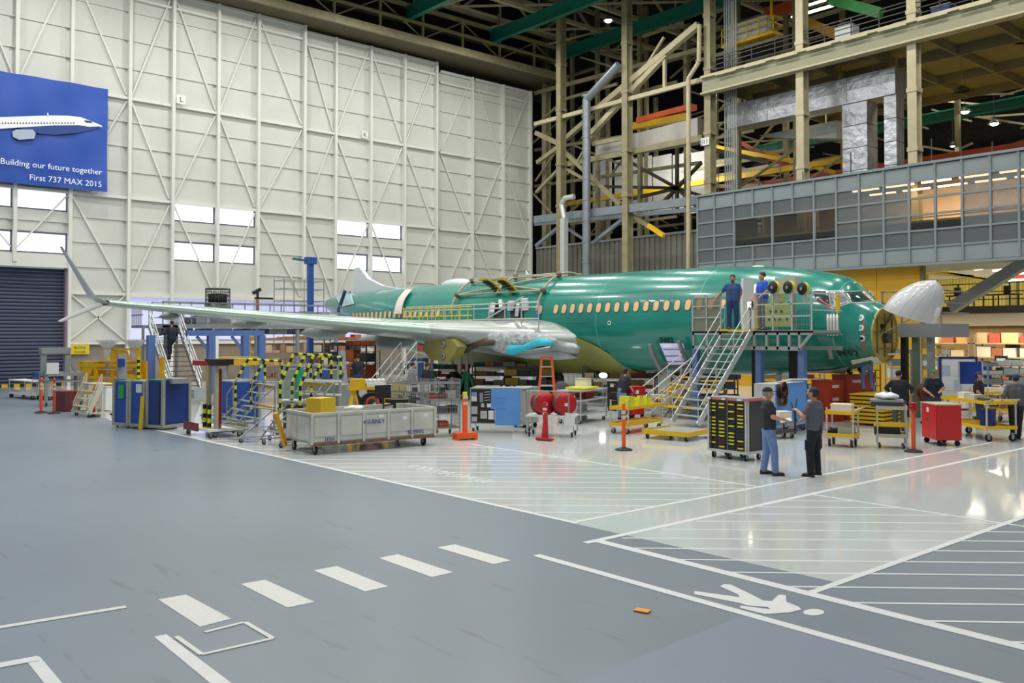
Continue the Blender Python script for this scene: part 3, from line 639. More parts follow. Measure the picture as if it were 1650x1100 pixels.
def _teal():
    nt=tealm.node_tree; b=nt.nodes['Principled BSDF']; L=nt.links.new; tc=nt.nodes.new('ShaderNodeTexCoord')
    mp=nt.nodes.new('ShaderNodeMapping'); mp.inputs['Scale'].default_value=(.35,1.3,1.3); L(tc.outputs['Object'],mp.inputs['Vector'])
    n=nt.nodes.new('ShaderNodeTexNoise'); n.inputs['Scale'].default_value=1.4; n.inputs['Detail'].default_value=5; L(mp.outputs['Vector'],n.inputs['Vector'])
    r=nt.nodes.new('ShaderNodeValToRGB'); e=r.color_ramp.elements; e[0].position=.3; e[1].position=.72; e[0].color=(*hexc('#02776a'),1); e[1].color=(*hexc('#0a8c7c'),1); L(n.outputs['Fac'],r.inputs['Fac'])
    # plain vertical skin joints
    sx=nt.nodes.new('ShaderNodeSeparateXYZ'); L(tc.outputs['Object'],sx.inputs[0]); m1=nt.nodes.new('ShaderNodeMath'); m1.operation='PINGPONG'; m1.inputs[1].default_value=2.55; L(sx.outputs['X'],m1.inputs[0])
    lt=nt.nodes.new('ShaderNodeMath'); lt.operation='LESS_THAN'; lt.inputs[1].default_value=.018; L(m1.outputs[0],lt.inputs[0])
    mx=nt.nodes.new('ShaderNodeMix'); mx.data_type='RGBA'; L(lt.outputs[0],mx.inputs[0]); L(r.outputs['Color'],mx.inputs[6]); mx.inputs[7].default_value=(*hexc('#4fae98'),1); L(mx.outputs[2],b.inputs['Base Color'])
    b.inputs['Roughness'].default_value=.26; b.inputs['Coat Weight'].default_value=.6; b.inputs['Coat Roughness'].default_value=.08
_teal()
AC=thing('airliner','green primed airliner fuselage with one wing, nose cone raised, on the white floor','aircraft')
AO=Vector((0,0,0))
NR=56; ss=[]; s=0
while s<8: ss.append(s); s+=.1 if s<1.6 else .3
while s<36.8: ss.append(s); s+=.8
ss.append(36.8)
mb=MB(); v=[]
for s in ss:
    X=XN-s; zc,hh,w=sec(X)
    for i in range(NR):
        t=2*math.pi*i/NR; v.append((X,YC+w*math.sin(t),zc+hh*math.cos(t)))
f=[(a*NR+i,(a+1)*NR+i,(a+1)*NR+(i+1)%NR,a*NR+(i+1)%NR) for a in range(len(ss)-1) for i in range(NR)]
mb.add(v,f,True); e0=(len(ss)-1)*NR; mb.add(v[e0:],[tuple(range(NR))],False)
fus=mb.build('fuselage',tealm,AC)
def decal(name,quad,m,off=.015,n=6,parent=AC,th=.012):
    P=[[None]*(n+1) for _ in range(n+1)]; Q=[[None]*(n+1) for _ in range(n+1)]
    for i in range(n+1):
        for j in range(n+1):
            u,w=i/n,j/n; x=(1-u)*(1-w)*quad[0][0]+u*(1-w)*quad[1][0]+u*w*quad[2][0]+(1-u)*w*quad[3][0]; y=(1-u)*(1-w)*quad[0][1]+u*(1-w)*quad[1][1]+u*w*quad[2][1]+(1-u)*w*quad[3][1]
            p,nn=hit(x,y); P[i][j]=p+nn*off; Q[i][j]=p+nn*(off-th)
    v=[tuple(P[i][j]) for i in range(n+1) for j in range(n+1)]+[tuple(Q[i][j]) for i in range(n+1) for j in range(n+1)]
    K=(n+1)**2; f=[(i*(n+1)+j,i*(n+1)+j+1,(i+1)*(n+1)+j+1,(i+1)*(n+1)+j) for i in range(n) for j in range(n)]
    for i in range(n):
        for a,b in (((i*(n+1)),((i+1)*(n+1))),((i*(n+1)+n),((i+1)*(n+1)+n)),(i,i+1),(n*(n+1)+i,n*(n+1)+i+1)): f.append((a,b,b+K,a+K))
    return MB().add(v,f,True).build(name,m,parent)
def strip(name,X0,X1,z0,z1,m,off=.012,n=4,k=4,parent=AC,side=-1,th=.012):
    v=[];
    for i in range(n+1):
        for j in range(k+1): v.append(tuple(surf(X0+(X1-X0)*i/n,z0+(z1-z0)*j/k,side,off)))
    for i in range(n+1):
        for j in range(k+1): v.append(tuple(surf(X0+(X1-X0)*i/n,z0+(z1-z0)*j/k,side,off-th)))
    K=(n+1)*(k+1); f=[(i*(k+1)+j,i*(k+1)+j+1,(i+1)*(k+1)+j+1,(i+1)*(k+1)+j) for i in range(n) for j in range(k)]
    for i in range(n):
        for a,b in ((i*(k+1),(i+1)*(k+1)),(i*(k+1)+k,(i+1)*(k+1)+k)): f.append((a,b,b+K,a+K))
    for j in range(k):
        for a,b in ((j,j+1),(n*(k+1)+j,n*(k+1)+j+1)): f.append((a,b,b+K,a+K))
    return MB().add(v,f,True).build(name,m,parent)
# cabin windows
wfm=M('window_surround_primer','#0b6a5c',.4); wpm=M('glowing_tan_film','#e8b988',.45,0,.10,9,emit=.10,ecol='#e8b080')  # film glows faintly in place of cabin light behind it
def rrect(cx,cz,w,h,r,n=3):
    P=[]
    for sx,sz,a0 in ((1,1,0),(-1,1,90),(-1,-1,180),(1,-1,270)):
        for k in range(n+1):
            a=math.radians(a0+90*k/n); P.append((cx+sx*(w/2-r)+r*math.cos(a),cz+sz*(h/2-r)+r*math.sin(a)))
    return P
def spatch(name,poly,m,off,par,th=.02):
    a=[tuple(surf(x,z,-1,off)) for x,z in poly]; b=[tuple(surf(x,z,-1,off-th)) for x,z in poly]; n=len(poly)
    return MB().add(a+b,[tuple(range(n)),tuple(range(2*n-1,n-1,-1))]+[(i,(i+1)%n,n+(i+1)%n,n+i) for i in range(n)]).build(name,m,par)
k=0; X=-19.3
while X>-46.2:
    if not (abs(X+28.45)<.2 or -36.2<X<-29.3):
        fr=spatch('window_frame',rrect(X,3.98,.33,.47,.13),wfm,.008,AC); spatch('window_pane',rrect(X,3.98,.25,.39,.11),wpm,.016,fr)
    X-=.508
# skin details: rivet lines, seams
seam=M('pale_seam_primer','#4fae98',.4)
for z,x0,x1 in ((4.55,-21,-28.5),(3.35,-21.2,-23.2),(3.35,-26,-28.7),(2.3,-20,-26)): strip('lap_seam',x0,x1,z,z+.015,seam,.004,16,1)
strip('door_outline',-47.2,-46.4,3.2,4.6,M('pale_primer','#2fa58c',.4),.006)
pm_=M('white_port_ring','#e8e8e4',.4)
for (x,y,r) in ((982,520,.09),(1387,512,.11),(1387,528,.1),(1389,545,.1)):
    p,nn=hit(x,y); t=MB().tube(p-nn*.02,p+nn*.02,r,14).build('service_port',pm_,AC); MB().tube(p-nn*.02,p+nn*.03,r*.55,10).build('port_centre',blk if r<.1 or y>540 else seam,t)
decal('red_vent_strip',((1390,513),(1394,513),(1394,565),(1390,562)),M('faded_red_paint','#a85c50',.5),.02)
decal('silver_tape_patch',((1331,508),(1352,508),(1353,538),(1333,538)),M('silver_tape','#a2a6a6',.45,.0,.25,30),.02)
for xx in (1333,1338,1343,1348): decal('tape_tab',((xx,506),(xx+2.5,506),(xx+2.5,540),(xx+.5,540)),white,.03,3)
decal('pink_patch',((1334,564),(1340,563),(1343,577),(1337,578)),M('pink_grey_patch','#b09a98',.5),.02)
decal('white_label_strip',((1371,580),(1407,573),(1410,577),(1374,586)),white,.03); decal('white_label_strip',((1402,577),(1412,573),(1420,582),(1413,586)),white,.04,3)
decal('keel_mask',((1290,598),(1345,594),(1367,590),(1362,601)),M('pale_grey_mask','#a8aaa6',.5),.03)
for x,y,sz in ((1350.5,571.5,.30),(1065,551,.25)):
    p,nn=hit(x,y,.03); upv=Vector((0,nn.z,-nn.y)); upv=-upv if upv.z<0 else upv
    text('line_number','5602',sz*1.1,ink,AC,face_mat(p,(1,0,0),upv),.006,'LEFT',.006,1.2)
# flight deck glazing
gls=M('cockpit_glass','#2c4a48',.05,0,.3,2.,coat=1); msk=M('masking_film','#c8b8b0',.5,0,.2,6); rim=M('pale_window_rim','#cfd2c8',.4)
panes=[((1363,471),(1391.5,470),(1409,486),(1374,487)),((1337,470),(1356,470),(1371,486.5),(1342,496)),((1310,469),(1334.7,470),(1338.4,496),(1316,484)),((1400,470),(1403,470),(1412,484),(1410,484))]
for q,mm in zip(panes,(gls,M('window_curtain_film','#8f949a',.2,0,.5,9),gls,gls)):
    cx=sum(a[0] for a in q)/4; cy=sum(a[1] for a in q)/4
    big=tuple((cx+(a-cx)*1.1,cy+(b-cy)*1.16) for a,b in q)
    r_=decal('windscreen_frame',big,rim,.012,6); decal('windscreen_pane',q,mm,.028,6,r_)
decal('red_window_trim',((1318,482),(1321,481),(1340,493),(1338,496)),M('red_trim','#b04a40',.5),.036,4); decal('window_curtain',((1343,472),(1346,472),(1356,491),(1351,493)),white,.04,4)
# nose bulkhead
olive=M('olive_zinc_primer','#b5a052',.5,0,.16,3); olive2=M('dull_olive_coating','#8a8a45',.35,0,.12,.8); old=M('olive_rib_primer','#7d6a2c',.5)
zc,hh,w=sec(XN); bh=MB(); n=32
bh.add([(XN-.05,YC+w*.99*math.sin(2*math.pi*i/n),zc+hh*.99*math.cos(2*math.pi*i/n)) for i in range(n)],[tuple(range(n))]); bhd=bh.build('nose_bulkhead',olive,AC)
m=MB()
for i in range(n): 
    a=2*math.pi*i/n; b=2*math.pi*(i+1)/n; m.bar((XN-.02,YC+w*math.sin(a),zc+hh*math.cos(a)),(XN-.02,YC+w*math.sin(b),zc+hh*math.cos(b)),.07,.06)
m.build('bulkhead_ring',olive,bhd)
for k_ in (-.5,0,.5):
    MB().bar((XN-.03,YC+k_,zc-hh*.8),(XN-.03,YC+k_,zc+hh*.8),.04,.05).build('rib',old,bhd)
for k_ in (-.45,.1,.55): MB().bar((XN-.03,YC-w*.85,zc+k_),(XN-.03,YC+w*.85,zc+k_),.04,.05).build('rib',old,bhd)
MB().bar((XN,YC-.3,zc+.1),(XN,YC+.6,zc+.75),.05).build('brace_rod',old,bhd); MB().tube((XN-.05,YC,zc-.1),(XN+.14,YC,zc-.1),.16,14).build('antenna_mount',dsteel,bhd); MB().bar((XN+.04,YC+.1,zc-.62),(XN+.04,YC+.75,zc-.62),.06).build('latch_bar',white,bhd)
MB().tube((XN-.05,YC-.2,zc+.3),(XN+.08,YC-.2,zc+.3),.07,10).build('connector',blk,bhd)
# radome hinged up
cn=M('radome_white','#c6c8ca',.28,0,.04,1,coat=.4); hg=Vector((XN+.02,YC,zc+hh+.02)); ang=math.radians(-20); u=Vector((math.cos(ang),0,math.sin(ang))); nn=Vector((-math.sin(ang),0,math.cos(ang))); yv=Vector((0,1,0))
m=MB(); v=[]; K=14; N=36
for k_ in range(K+1):
    q=k_/K; hgt=1.32*q; r=.80*max(.001,(1-q**2.1))**.62
    for i in range(N):
        a=2*math.pi*i/N; v.append(tuple(hg+u*(.81+.42*q**1.3+r*math.cos(a))+yv*(r*math.sin(a))+nn*hgt))
m.add(v,[(k_*N+i,(k_+1)*N+i,(k_+1)*N+(i+1)%N,k_*N+(i+1)%N) for k_ in range(K) for i in range(N)],True)
m.add([tuple(hg+u*(.81+.78*math.cos(2*math.pi*i/N))+yv*.78*math.sin(2*math.pi*i/N)+nn*.04) for i in range(N)],[tuple(range(N))])
rd=m.build('radome',cn,AC)
for i in range(6):
    a=math.radians(200+i*24); pts=[]
    for q in (0.02,.3,.55,.75,.9): r=.80*max(.001,(1-q**2.1))**.62+.002; pts.append(tuple(hg+u*(.81+.42*q**1.3+r*math.cos(a))+yv*(r*math.sin(a))+nn*1.32*q))
    MB().path(pts,.011,4).build('diverter_strip',alu,rd)
MB().bar(hg+u*1.6+nn*.25+yv*-.15,hg+u*1.66+nn*.55+yv*-.15,.1,.12).build('latch_tag',white,rd)
MB().bar(Vector((XN,YC-.5,zc)),hg+u*1.2+nn*.05-yv*.5,.03).build('prop_strut',steel,AC)
# wing-body fairing
m=MB(); v=[]; NX=30; NA=26
for i in range(NX+1):
    X=-24.75-12.6*i/NX; q=(i/NX*2-1); zl=1.45+1.75*math.sqrt(max(0,1-abs(q)**2.3)); zc_,hh_,w_=sec(X); zl=max(zl,zc_-hh_+.03)
    a0=math.acos(max(-1,min(1,(zl-zc_)/hh_)))
    for j in range(NA+1):
        a=a0+(2*math.pi-2*a0)*j/NA; bul=.04+.30*math.sqrt(max(0,1-abs(q)**2.5))*max(0,math.sin(math.pi*j/NA))**.5
        v.append((X,YC-(w_+bul)*math.sin(a),zc_+(hh_+bul*.7)*math.cos(a)))
m.add(v,[(i*(NA+1)+j,(i+1)*(NA+1)+j,(i+1)*(NA+1)+j+1,i*(NA+1)+j+1) for i in range(NX) for j in range(NA)],True); m.build('wing_body_fairing',olive2,AC)
# ---------- wings ----------
def foil(n=12):
    P=[]
    for i in range(n+1):
        x=(1-math.cos(math.pi*i/n))/2; t=.6*(.2969*math.sqrt(x)-.126*x-.3516*x*x+.2843*x**3-.1015*x**4)/.12*.12; P.append((x,t*1.35+.02*math.sin(math.pi*x)))
    for i in range(n-1,0,-1):
        x=(1-math.cos(math.pi*i/n))/2; t=.6*(.2969*math.sqrt(x)-.126*x-.3516*x*x+.2843*x**3-.1015*x**4); P.append((x,-t*1.1))
    return P
FO=foil(); WS=[(26.5,-26.6,8.6,2.55,1.25),(25.2,-28.0,7.4,2.68,1.2),(24,-29.6,6.2,2.85,1.15),(22.7,-31.95,4.75,3.06,1.1),(19.3,-33.75,3.55,3.38,1.05),(15,-35.97,2.45,3.79,1.0),(11.6,-37.75,1.65,4.11,.95),(11.1,-38.05,1.5,4.17,.9)]
walu=M('wing_grey_skin','#a9b0ac',.3,.35,.10,.7); wgr=M('pale_green_leading_edge','#b8d2c4',.22,.5,.05,1); wun=M('wing_underside_grey','#8f9693',.4,.2,.1,.6)
wlt=M('winglet_pale_grey','#e2e5e6',.35,0,.04,2)
def wing(side):
    root=bpy.data.objects.new('wing',None); C.objects.link(root); root.parent=AC
    v=[]; n=len(FO)
    for (Y,X,ch,z,th) in WS:
        yy=Y if side<0 else 2*YC-Y
        for fx,fz in FO: v.append((X-fx*ch,yy,z+fz*ch*th-.02*ch*fx))
    m=MB(); m.add(v,[(a*n+i,a*n+(i+1)%n,(a+1)*n+(i+1)%n,(a+1)*n+i) for a in range(len(WS)-1) for i in range(n)],True)
    m.build('wing_box',walu,root)
    m=MB(); v=[]; K=5; idx=[3,2,1,0,n-1]
    for (Y,X,ch,z,th) in WS[3:]:
        yy=Y if side<0 else 2*YC-Y
        for ii in idx: fx,fz=FO[ii]; v.append((X-fx*ch+.02,yy,z+fz*ch*th-.02*ch*fx+(.01 if fz>0 else -.01)))
    m.add(v,[(a*K+i,a*K+i+1,(a+1)*K+i+1,(a+1)*K+i) for a in range(len(WS)-4) for i in range(K-1)],True); m.build('slat',wgr,root)
    # winglet: upper and lower blades
    def blade(p0,c0,p1,c1,th0,th1,name,mm):
        v=[]
        for (p,c,t) in ((p0,c0,th0),(p1,c1,th1)):
            p=Vector(p)
            for fx,fo in ((0,0),(.15,1),(.5,1.1),(1,0),(.5,-1.1),(.15,-1)): v.append((p.x-fx*c,p.y+fo*t*(-.8)*(1 if side<0 else -1),p.z+fo*t*.6))
        if side>0: v=[(a,2*YC-b,c_) for a,b,c_ in v]
        return MB().add(v,[(i,(i+1)%6,6+(i+1)%6,6+i) for i in range(6)]+[tuple(range(6))[::-1],tuple(range(6,12))],False).build(name,mm,root)
    blade((-38.05,11.15,4.14),1.5,(-38.7,10.75,4.45),1.1,.09,.07,'winglet_root',wlt)
    blade((-38.7,10.75,4.45),1.1,(-40.4,9.9,6.55),.42,.07,.03,'winglet_blade',wlt); blade((-38.5,10.95,4.12),1.2,(-39.9,9.75,3.42),.5,.12,.05,'winglet_lower_blade',white)
    # flap track canoes
    for (Y,x0,L,zz,r) in ((13.8,-37.6,2.6,3.72,.17),(17.0,-36.2,3.6,3.42,.24),(20.3,-34.9,4.6,3.02,.33),(23.0,-33.6,5.2,2.62,.42)):
        yy=Y if side<0 else 2*YC-Y; v=[];K=10
        for i in range(K+1):
            q=i/K; rr=r*(max(0,math.sin(math.pi*min(1,q*1.02)))**.7 if 0<q<1 else .02)
            for j in range(10): a=2*math.pi*j/10; v.append((x0-L*q,yy+rr*.55*math.cos(a),zz+rr*math.sin(a)-.05))
        MB().add(v,[(a*10+i,a*10+(i+1)%10,(a+1)*10+(i+1)%10,(a+1)*10+i) for a in range(K) for i in range(10)],True).build('flap_track_fairing',wun,root)
    # pylon stub
    yy=23.4 if side<0 else 2*YC-23.4
    MB().prism([(-30.6,2.35),(-31,2.7),(-33,2.75),(-33.2,2.2),(-32.6,1.75),(-31.3,1.7),(-30.9,2.0)],yy-.25,yy+.25,'y').build('engine_pylon',M('yellow_olive_primer','#8f8748',.5,0,.15,2),root)
    for dz in (.25,-.25):
        MB().lathe([(.05,-.3),(.14,-.3),(.14,-.27),(.05,-.27)],(-31.6,yy-.02,2.2+dz),12,'y').build('pylon_ring',steel,root)
    return root
wr=wing(-1); wing(1)
# protective covers on the root leading edge
cov=M('plastic_cover','#a4aaab',.25,0,.38,4.5,2.0,bscale=4.5); cy=M('cyan_film','#27b4cc',.35,0,.08,3,.4)  # strong tone contrast paints light and shade of wrinkles into the plastic
def puff(name,pts,m,par,th=.25,Y0=24.0,Y1=None):
    P=[atY(x,y,Y0) for x,y in pts]; n=len(P); c=Vector((0,0,0))
    for p in P: c+=Vector(p)/n
    v=[]; rings=[(1,0),(.93,-th*.7),(.6,-th*1.15),(.0001,-th*1.25)]
    for s_,o in rings:
        for p in P: q=c+(Vector(p)-c)*s_; v.append((q.x,q.y+o,q.z))
    for p in P: q=c+(Vector(p)-c)*.97; v.append((q.x,q.y+th,q.z))
    f=[(a*n+i,a*n+(i+1)%n,(a+1)*n+(i+1)%n,(a+1)*n+i) for a in range(3) for i in range(n)]+[(i,4*n+i,4*n+(i+1)%n,(i+1)%n) for i in range(n)]+[tuple(range(4*n,5*n))]
    return MB().add(v,f,True).build(name,m,par)
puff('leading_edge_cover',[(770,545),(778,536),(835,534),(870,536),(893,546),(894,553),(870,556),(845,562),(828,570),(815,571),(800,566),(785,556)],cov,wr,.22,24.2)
puff('cyan_cover',[(815,571),(818,556),(845,556),(868,545),(878,545),(893,552),(890,556),(862,558),(840,567),(822,572)],cy,wr,.12,23.85)
puff('cavity_shade_patch',[(738,562),(758,549),(785,545),(802,549),(800,556),(768,558),(748,569)],M('brown_cavity_shade','#4f4233',.7,0,.3,4),wr,.12,24.0)  # solid brown patch stands for a shaded cavity
puff('root_leading_edge',[(893,548),(925,553),(933,560),(930,570),(905,566),(893,556),(870,560),(845,565),(820,573),(850,578),(900,580),(932,577)],M('slat_grey','#9fa5a6',.35,.3,.05),wr,.15,24.9)
decal('cyan_tape',((881,547),(896,548),(930,556),(922,558)),cy,.3,4) 
# fin stub, tail fairing, dorsal dome
fn=M('white_fin_wrap','#d2d8dc',.4,0,.05,1)
MB().prism([(-47.9,5.1),(-47.75,6.95),(-47.2,7.0),(-46.2,6.25),(-44.6,5.75),(-42.6,5.5),(-42.6,5.1)],YC-.14,YC+.14,'y').build('fin_stub',fn,AC)
p=atY(737,452,YC); MB().sphere((p[0],YC,5.5),1,16,8,(1.35,.5,.33)).build('antenna_dome',fn,AC); p=atY(853,440,YC); MB().prism([(p[0]-.25,5.5),(p[0]+.2,5.5),(p[0]-.25,5.95)],YC-.03,YC+.03,'y').build('blade_antenna',white,AC)
p=atY(1221,428,YC); MB().sphere((p[0],YC,5.36),.3,12,6,(1,.6,.25)).build('roof_beacon',white,AC); 
decal('tail_wrap',((540,478),(565,470),(572,490),(552,494)),M('clear_tail_wrap','#9dbfca',.2,0,.2,3,.6),.05)
decal('red_strip',((672,553),(690,556),(692,566),(673,564)),red,.05,4)
# doors: service door forward, pale hatch aft
ins=M('lit_cabin_interior','#d9d2c8',.5,emit=.5,ecol='#fff4e6')  # doorway decal glows in place of a lit cabin
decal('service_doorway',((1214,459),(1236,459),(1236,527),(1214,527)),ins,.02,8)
X=-18.35; m=MB(); v=[]
for j in range(9):
    z=3.05+1.75*j/8; bow=.16*math.sin(math.pi*j/8)
    for a,b in ((0,0),(-.10,0),(-.10,1),(0,1)): v.append((X+a+.10+.42-b*.1-bow*.3,26.35-.05-b*.5,z))
m.add(v,[(j*4+i,j*4+(i+1)%4,(j+1)*4+(i+1)%4,(j+1)*4+i) for j in range(8) for i in range(4)]+[(0,1,2,3)[::-1],(32,33,34,35)],False); m.build('service_door',white,AC)
X=-39.6; v=[]; m=MB()
for j in range(9):
    z=4.0+1.35*j/8; p=surf(X,min(z,5.3),-1,.1)
    for a,b in ((0,0),(-.62,0),(-.62,-.06),(0,-.06)): v.append((X+a-.04*j,p.y+b-.12,z))
m.add(v,[(j*4+i,j*4+(i+1)%4,(j+1)*4+(i+1)%4,(j+1)*4+i) for j in range(8) for i in range(4)]+[(0,3,2,1),(32,33,34,35)],False); m.build('pink_white_hatch',M('pink_white_panel','#e6d8d2',.5),AC)
# cargo opening with lifted guide rails
lil=M('glowing_lilac_bags','#cfcdf0',.4,0,.25,4.5,emit=.35,ecol='#d8d4ff')  # bags glow weakly to stand for light inside the hold
decal('cargo_opening',((1063,553),(1101,553),(1110,590),(1080,592)),lil,.02,8)
for q in (((1068,561),(1103,561),(1104,563),(1070,563)),((1070,572),(1105,571),(1106,573),(1072,574)),((1076,581),(1107,580),(1108,582),(1078,583))): decal('bag_edge_shade',q,M('lilac_shadow_band','#8f90c8',.5),.03,4)  # darker lilac bands paint the shade between bags
for (a,b,c_,d_) in (((1054,550),(1058,564),(1070,588),(1098,612)),((1101,545),(1106,560),(1115,580),(1124,606))):
    pts=[hit(*q,.28)[0] if q[1]<600 else Vector(atY(q[0],q[1],26.6)) for q in (a,b,c_,d_)]
    m=MB()
    for p,q in zip(pts,pts[1:]): m.bar(p,q,.14,.1)
    m.build('cargo_guide_arm',M('grey_guide_arm','#8c9090',.4,.3),AC)
MB().bar(Vector(atY(1070,590,26.2)),Vector(atY(1112,590,26.2)),.3,.12).build('cargo_sill',dsteel,AC)
# overwing exits and their lifted hatches
yo=M('hatch_yellow_frame','#b9a83e',.5); dki=M('dark_cabin_opening','#23282c',.6)
for q in (((795,487),(815,487),(816,512),(796,512)),((822,487),(843,487),(844,512),(823,512))): decal('exit_opening',q,dki,.03,4)  # flat dark decals paint shaded openings onto the uncut skin
for i,(a,b) in enumerate((((795,459),(812,457)),((820,458),(838,456)))):
    p0,n0=hit(a[0]+4,470,.05); m=MB(); v=[]
    base=Vector(p0); out=Vector((0,-.62,.5)).normalized()
    for j in range(7):
        q=base+out*(.95*j/6)+Vector((-.28*j/6,0,.10*math.sin(math.pi*j/6)))
        v+= [tuple(q),tuple(q+Vector((.52,0,0))),tuple(q+Vector((.52,.0,-.08))),tuple(q+Vector((0,0,-.08)))]
    m.add(v,[(j*4+k_,j*4+(k_+1)%4,(j+1)*4+(k_+1)%4,(j+1)*4+k_) for j in range(6) for k_ in range(4)]+[(0,1,2,3),(24,25,26,27)]); h_=m.build('exit_hatch',yo,AC)
    m=MB(); 
    for j in range(6):
        q=base+out*(.1+.75*j/6)+Vector((-.28*(j+.6)/6,-.05,-.10+.10*math.sin(math.pi*j/6))); m.cb(q+Vector((.26,0,0)),(.36,.1,.05),0,.7)
    m.build('hatch_lining',dki,h_)
bagm=M('white_plastic_bag','#dfe2e4',.35,0,.1,3,.6,bscale=5)
for (x,y,w_,h_) in ((797,498,.35,.5),(812,492,.3,.4),(828,494,.35,.45),(838,500,.25,.6),(850,492,.3,.55)):
    p,nn=hit(x,y,.15); MB().cb(p,(w_,.16,h_*.95),x*.37,.25*math.sin(x),.35*math.sin(x*1.7)).build('white_bag',bagm,AC)
decal('blue_tape',((866,502),(870,502),(871,538),(867,538)),blu,.1,4)
# sling rings round the fuselage
rg=M('cream_sling_tube','#a9a18a',.45,0,.08); kn=M('brown_knuckle','#6a5b48',.5)
SL=thing('sling_frame','cream tube cradle strapped over the fuselage above the wing','frame')
def ring(X,z0,name='ring_tube'):
    zc_,hh_,w_=sec(X); a0=math.acos((z0-zc_)/hh_); pts=[]
    for j in range(25):
        a=-a0+2*a0*j/24; pts.append((X,YC+(w_+.16)*math.sin(a),zc_+(hh_+.16)*math.cos(a)))
    MB().path(pts,.05,6).build(name,rg,SL)
    for j in (4,9,15,20): MB().sphere(pts[j],.15,8,6).build('knuckle',kn,SL)
    return pts
r1=ring(-29.0,3.9); r2=ring(-35.3,3.9); r3=ring(-32.2,4.7)
for a,b in ((4,4),(9,9),(12,12),(4,9),(9,4)): MB().tube(r1[a],r2[b],.045,6).build('tie_tube',rg,SL)
# landing gear
def gear(x,y,r,w,zt,lab):
    g=bpy.data.objects.new('landing_gear',None); C.objects.link(g); g.parent=AC
    MB().tube((x,y,r),(x,y,zt),.11,10).build('gear_leg',alu,g); MB().bar((x,y,r+.2),(x-1.0,y,zt-.1),.09).build('drag_brace',alu,g)
    for s_ in (-1,1):
        t=MB(); t.lathe([(.01,-w/2),(r*.55,-w/2),(r*.9,-w/2),(r,-w*.3),(r,w*.3),(r*.9,w/2),(r*.55,w/2),(.01,w/2)],(x,y+s_*w*.95,r),20,'y'); wv=t.build('wheel',blk,g)
        MB().tube((x,y+s_*(w*.95)-w*.52,r),(x,y+s_*(w*.95)+w*.52,r),r*.5,14).build('hub',lgrey,wv)
gear(-33.4,25.4,.56,.36,2.3,''); gear(-33.4,31.2,.56,.36,2.3,''); gear(-18.2,28.3,.34,.2,1.6,'')

# ================= EQUIPMENT BUILDERS (local frame: x = width, front edge at y=0, depth +y) =================
def pl(x0,y0,x1,y1):
    a=onfloor(x0,y0); b=onfloor(x1,y1); return ((a[0]+b[0])/2,(a[1]+b[1])/2,0),yaw(a,b),math.dist(a,b)
def hp(y,yb): return (yb-y)*H/(yb-540)   # real height of something whose base stands at pixel row yb
def caster(par,x,y,r=.07,mm=None):
    m=MB(); m.tube((x-.02,y+.02,r),(x+.02,y+.02,r),r,12); m.m=1; m.tube((x-.025,y+.02,r),(x+.025,y+.02,r),r*.45,8); m.box(x-.035,x-.024,y-.02,y+.05,r*.8,r*2.1).box(x+.024,x+.035,y-.02,y+.05,r*.8,r*2.1).box(x-.04,x+.04,y-.03,y+.05,r*2.1,r*2.3)
    return m.build('caster',[blk,mm or steel],par)
def casters(par,w,d,r=.07,mm=None):
    for x in (-w/2+.07,w/2-.07):
        for y in (.07,d-.1): caster(par,x,y,r,mm)
def utility_cart(label,P,d,h,shelves,fm=steel,sm=yel,group=None,handle=True,r=.08,lip=.07,name='utility_cart',cat='cart'):
    (loc,rz,w)=P; t=thing(name,label,cat,loc,rz,group)
    for x in (-w/2,w/2-.035):
        for y in (0,d-.035): MB().box(x,x+.035,y,y+.035,r*2.1,h).build('post',fm,t)
    for z in shelves:
        m=MB(); m.box(-w/2-.01,w/2+.01,-.01,d+.01,z,z+.02).box(-w/2-.01,w/2+.01,-.02,-.0,z-.02,z+lip).box(-w/2-.01,w/2+.01,d,d+.02,z-.02,z+lip).box(-w/2-.02,-w/2,-.01,d,z-.02,z+lip).box(w/2,w/2+.02,-.01,d,z-.02,z+lip); m.build('shelf',sm,t)
    if handle: MB().path([(w/2,0.03,h-.05),(w/2+.18,.03,h+.02),(w/2+.18,d-.03,h+.02),(w/2,d-.03,h-.05)],.016,6).build('handle',fm,t)
    casters(t,w,d,r); return t
def cabinet_cart(label,P,d,h,body=red,n=0,top=None,group=None,r=.07,name='tool_cabinet',cat='cabinet',tag_=True,trim=None):
    (loc,rz,w)=P; t=thing(name,label,cat,loc,rz,group); z0=r*2.2
    m=MB(); m.box(-w/2,w/2,0,d,z0,h-.03); m.build('body',body,t); MB().box(-w/2-.015,w/2+.015,-.015,d+.015,h-.03,h).build('top_tray',top or body,t)
    if n:
        hh=(h-.1-z0)/n
        for j in range(n):
            dr=MB().box(-w/2+.02,w/2-.02,-.02,0,z0+.03+j*hh,z0+.01+(j+1)*hh).build('drawer',body,t); MB().box(-w*.3,w*.3,-.04,-.02,z0+hh*(j+.8),z0+hh*(j+.8)+.02).build('handle',chrome,dr)
    else:
        for s in (-1,1):
            dr=MB().box(min(0,s*(w/2-.015))+.004*(s>0),max(0,s*(w/2-.015))-.004*(s<0),-.015,0,z0+.02,h-.05).build('door',body,t); MB().box(s*.05-.01,s*.05+.01,-.035,-.015,h*.55,h*.55+.12).build('handle',chrome,dr)
    if tag_: MB().box(-.11,.02,-.022,-.016,h-.24,h-.12).build('paper_label',white,t)
    casters(t,w,d,r,blk); return t
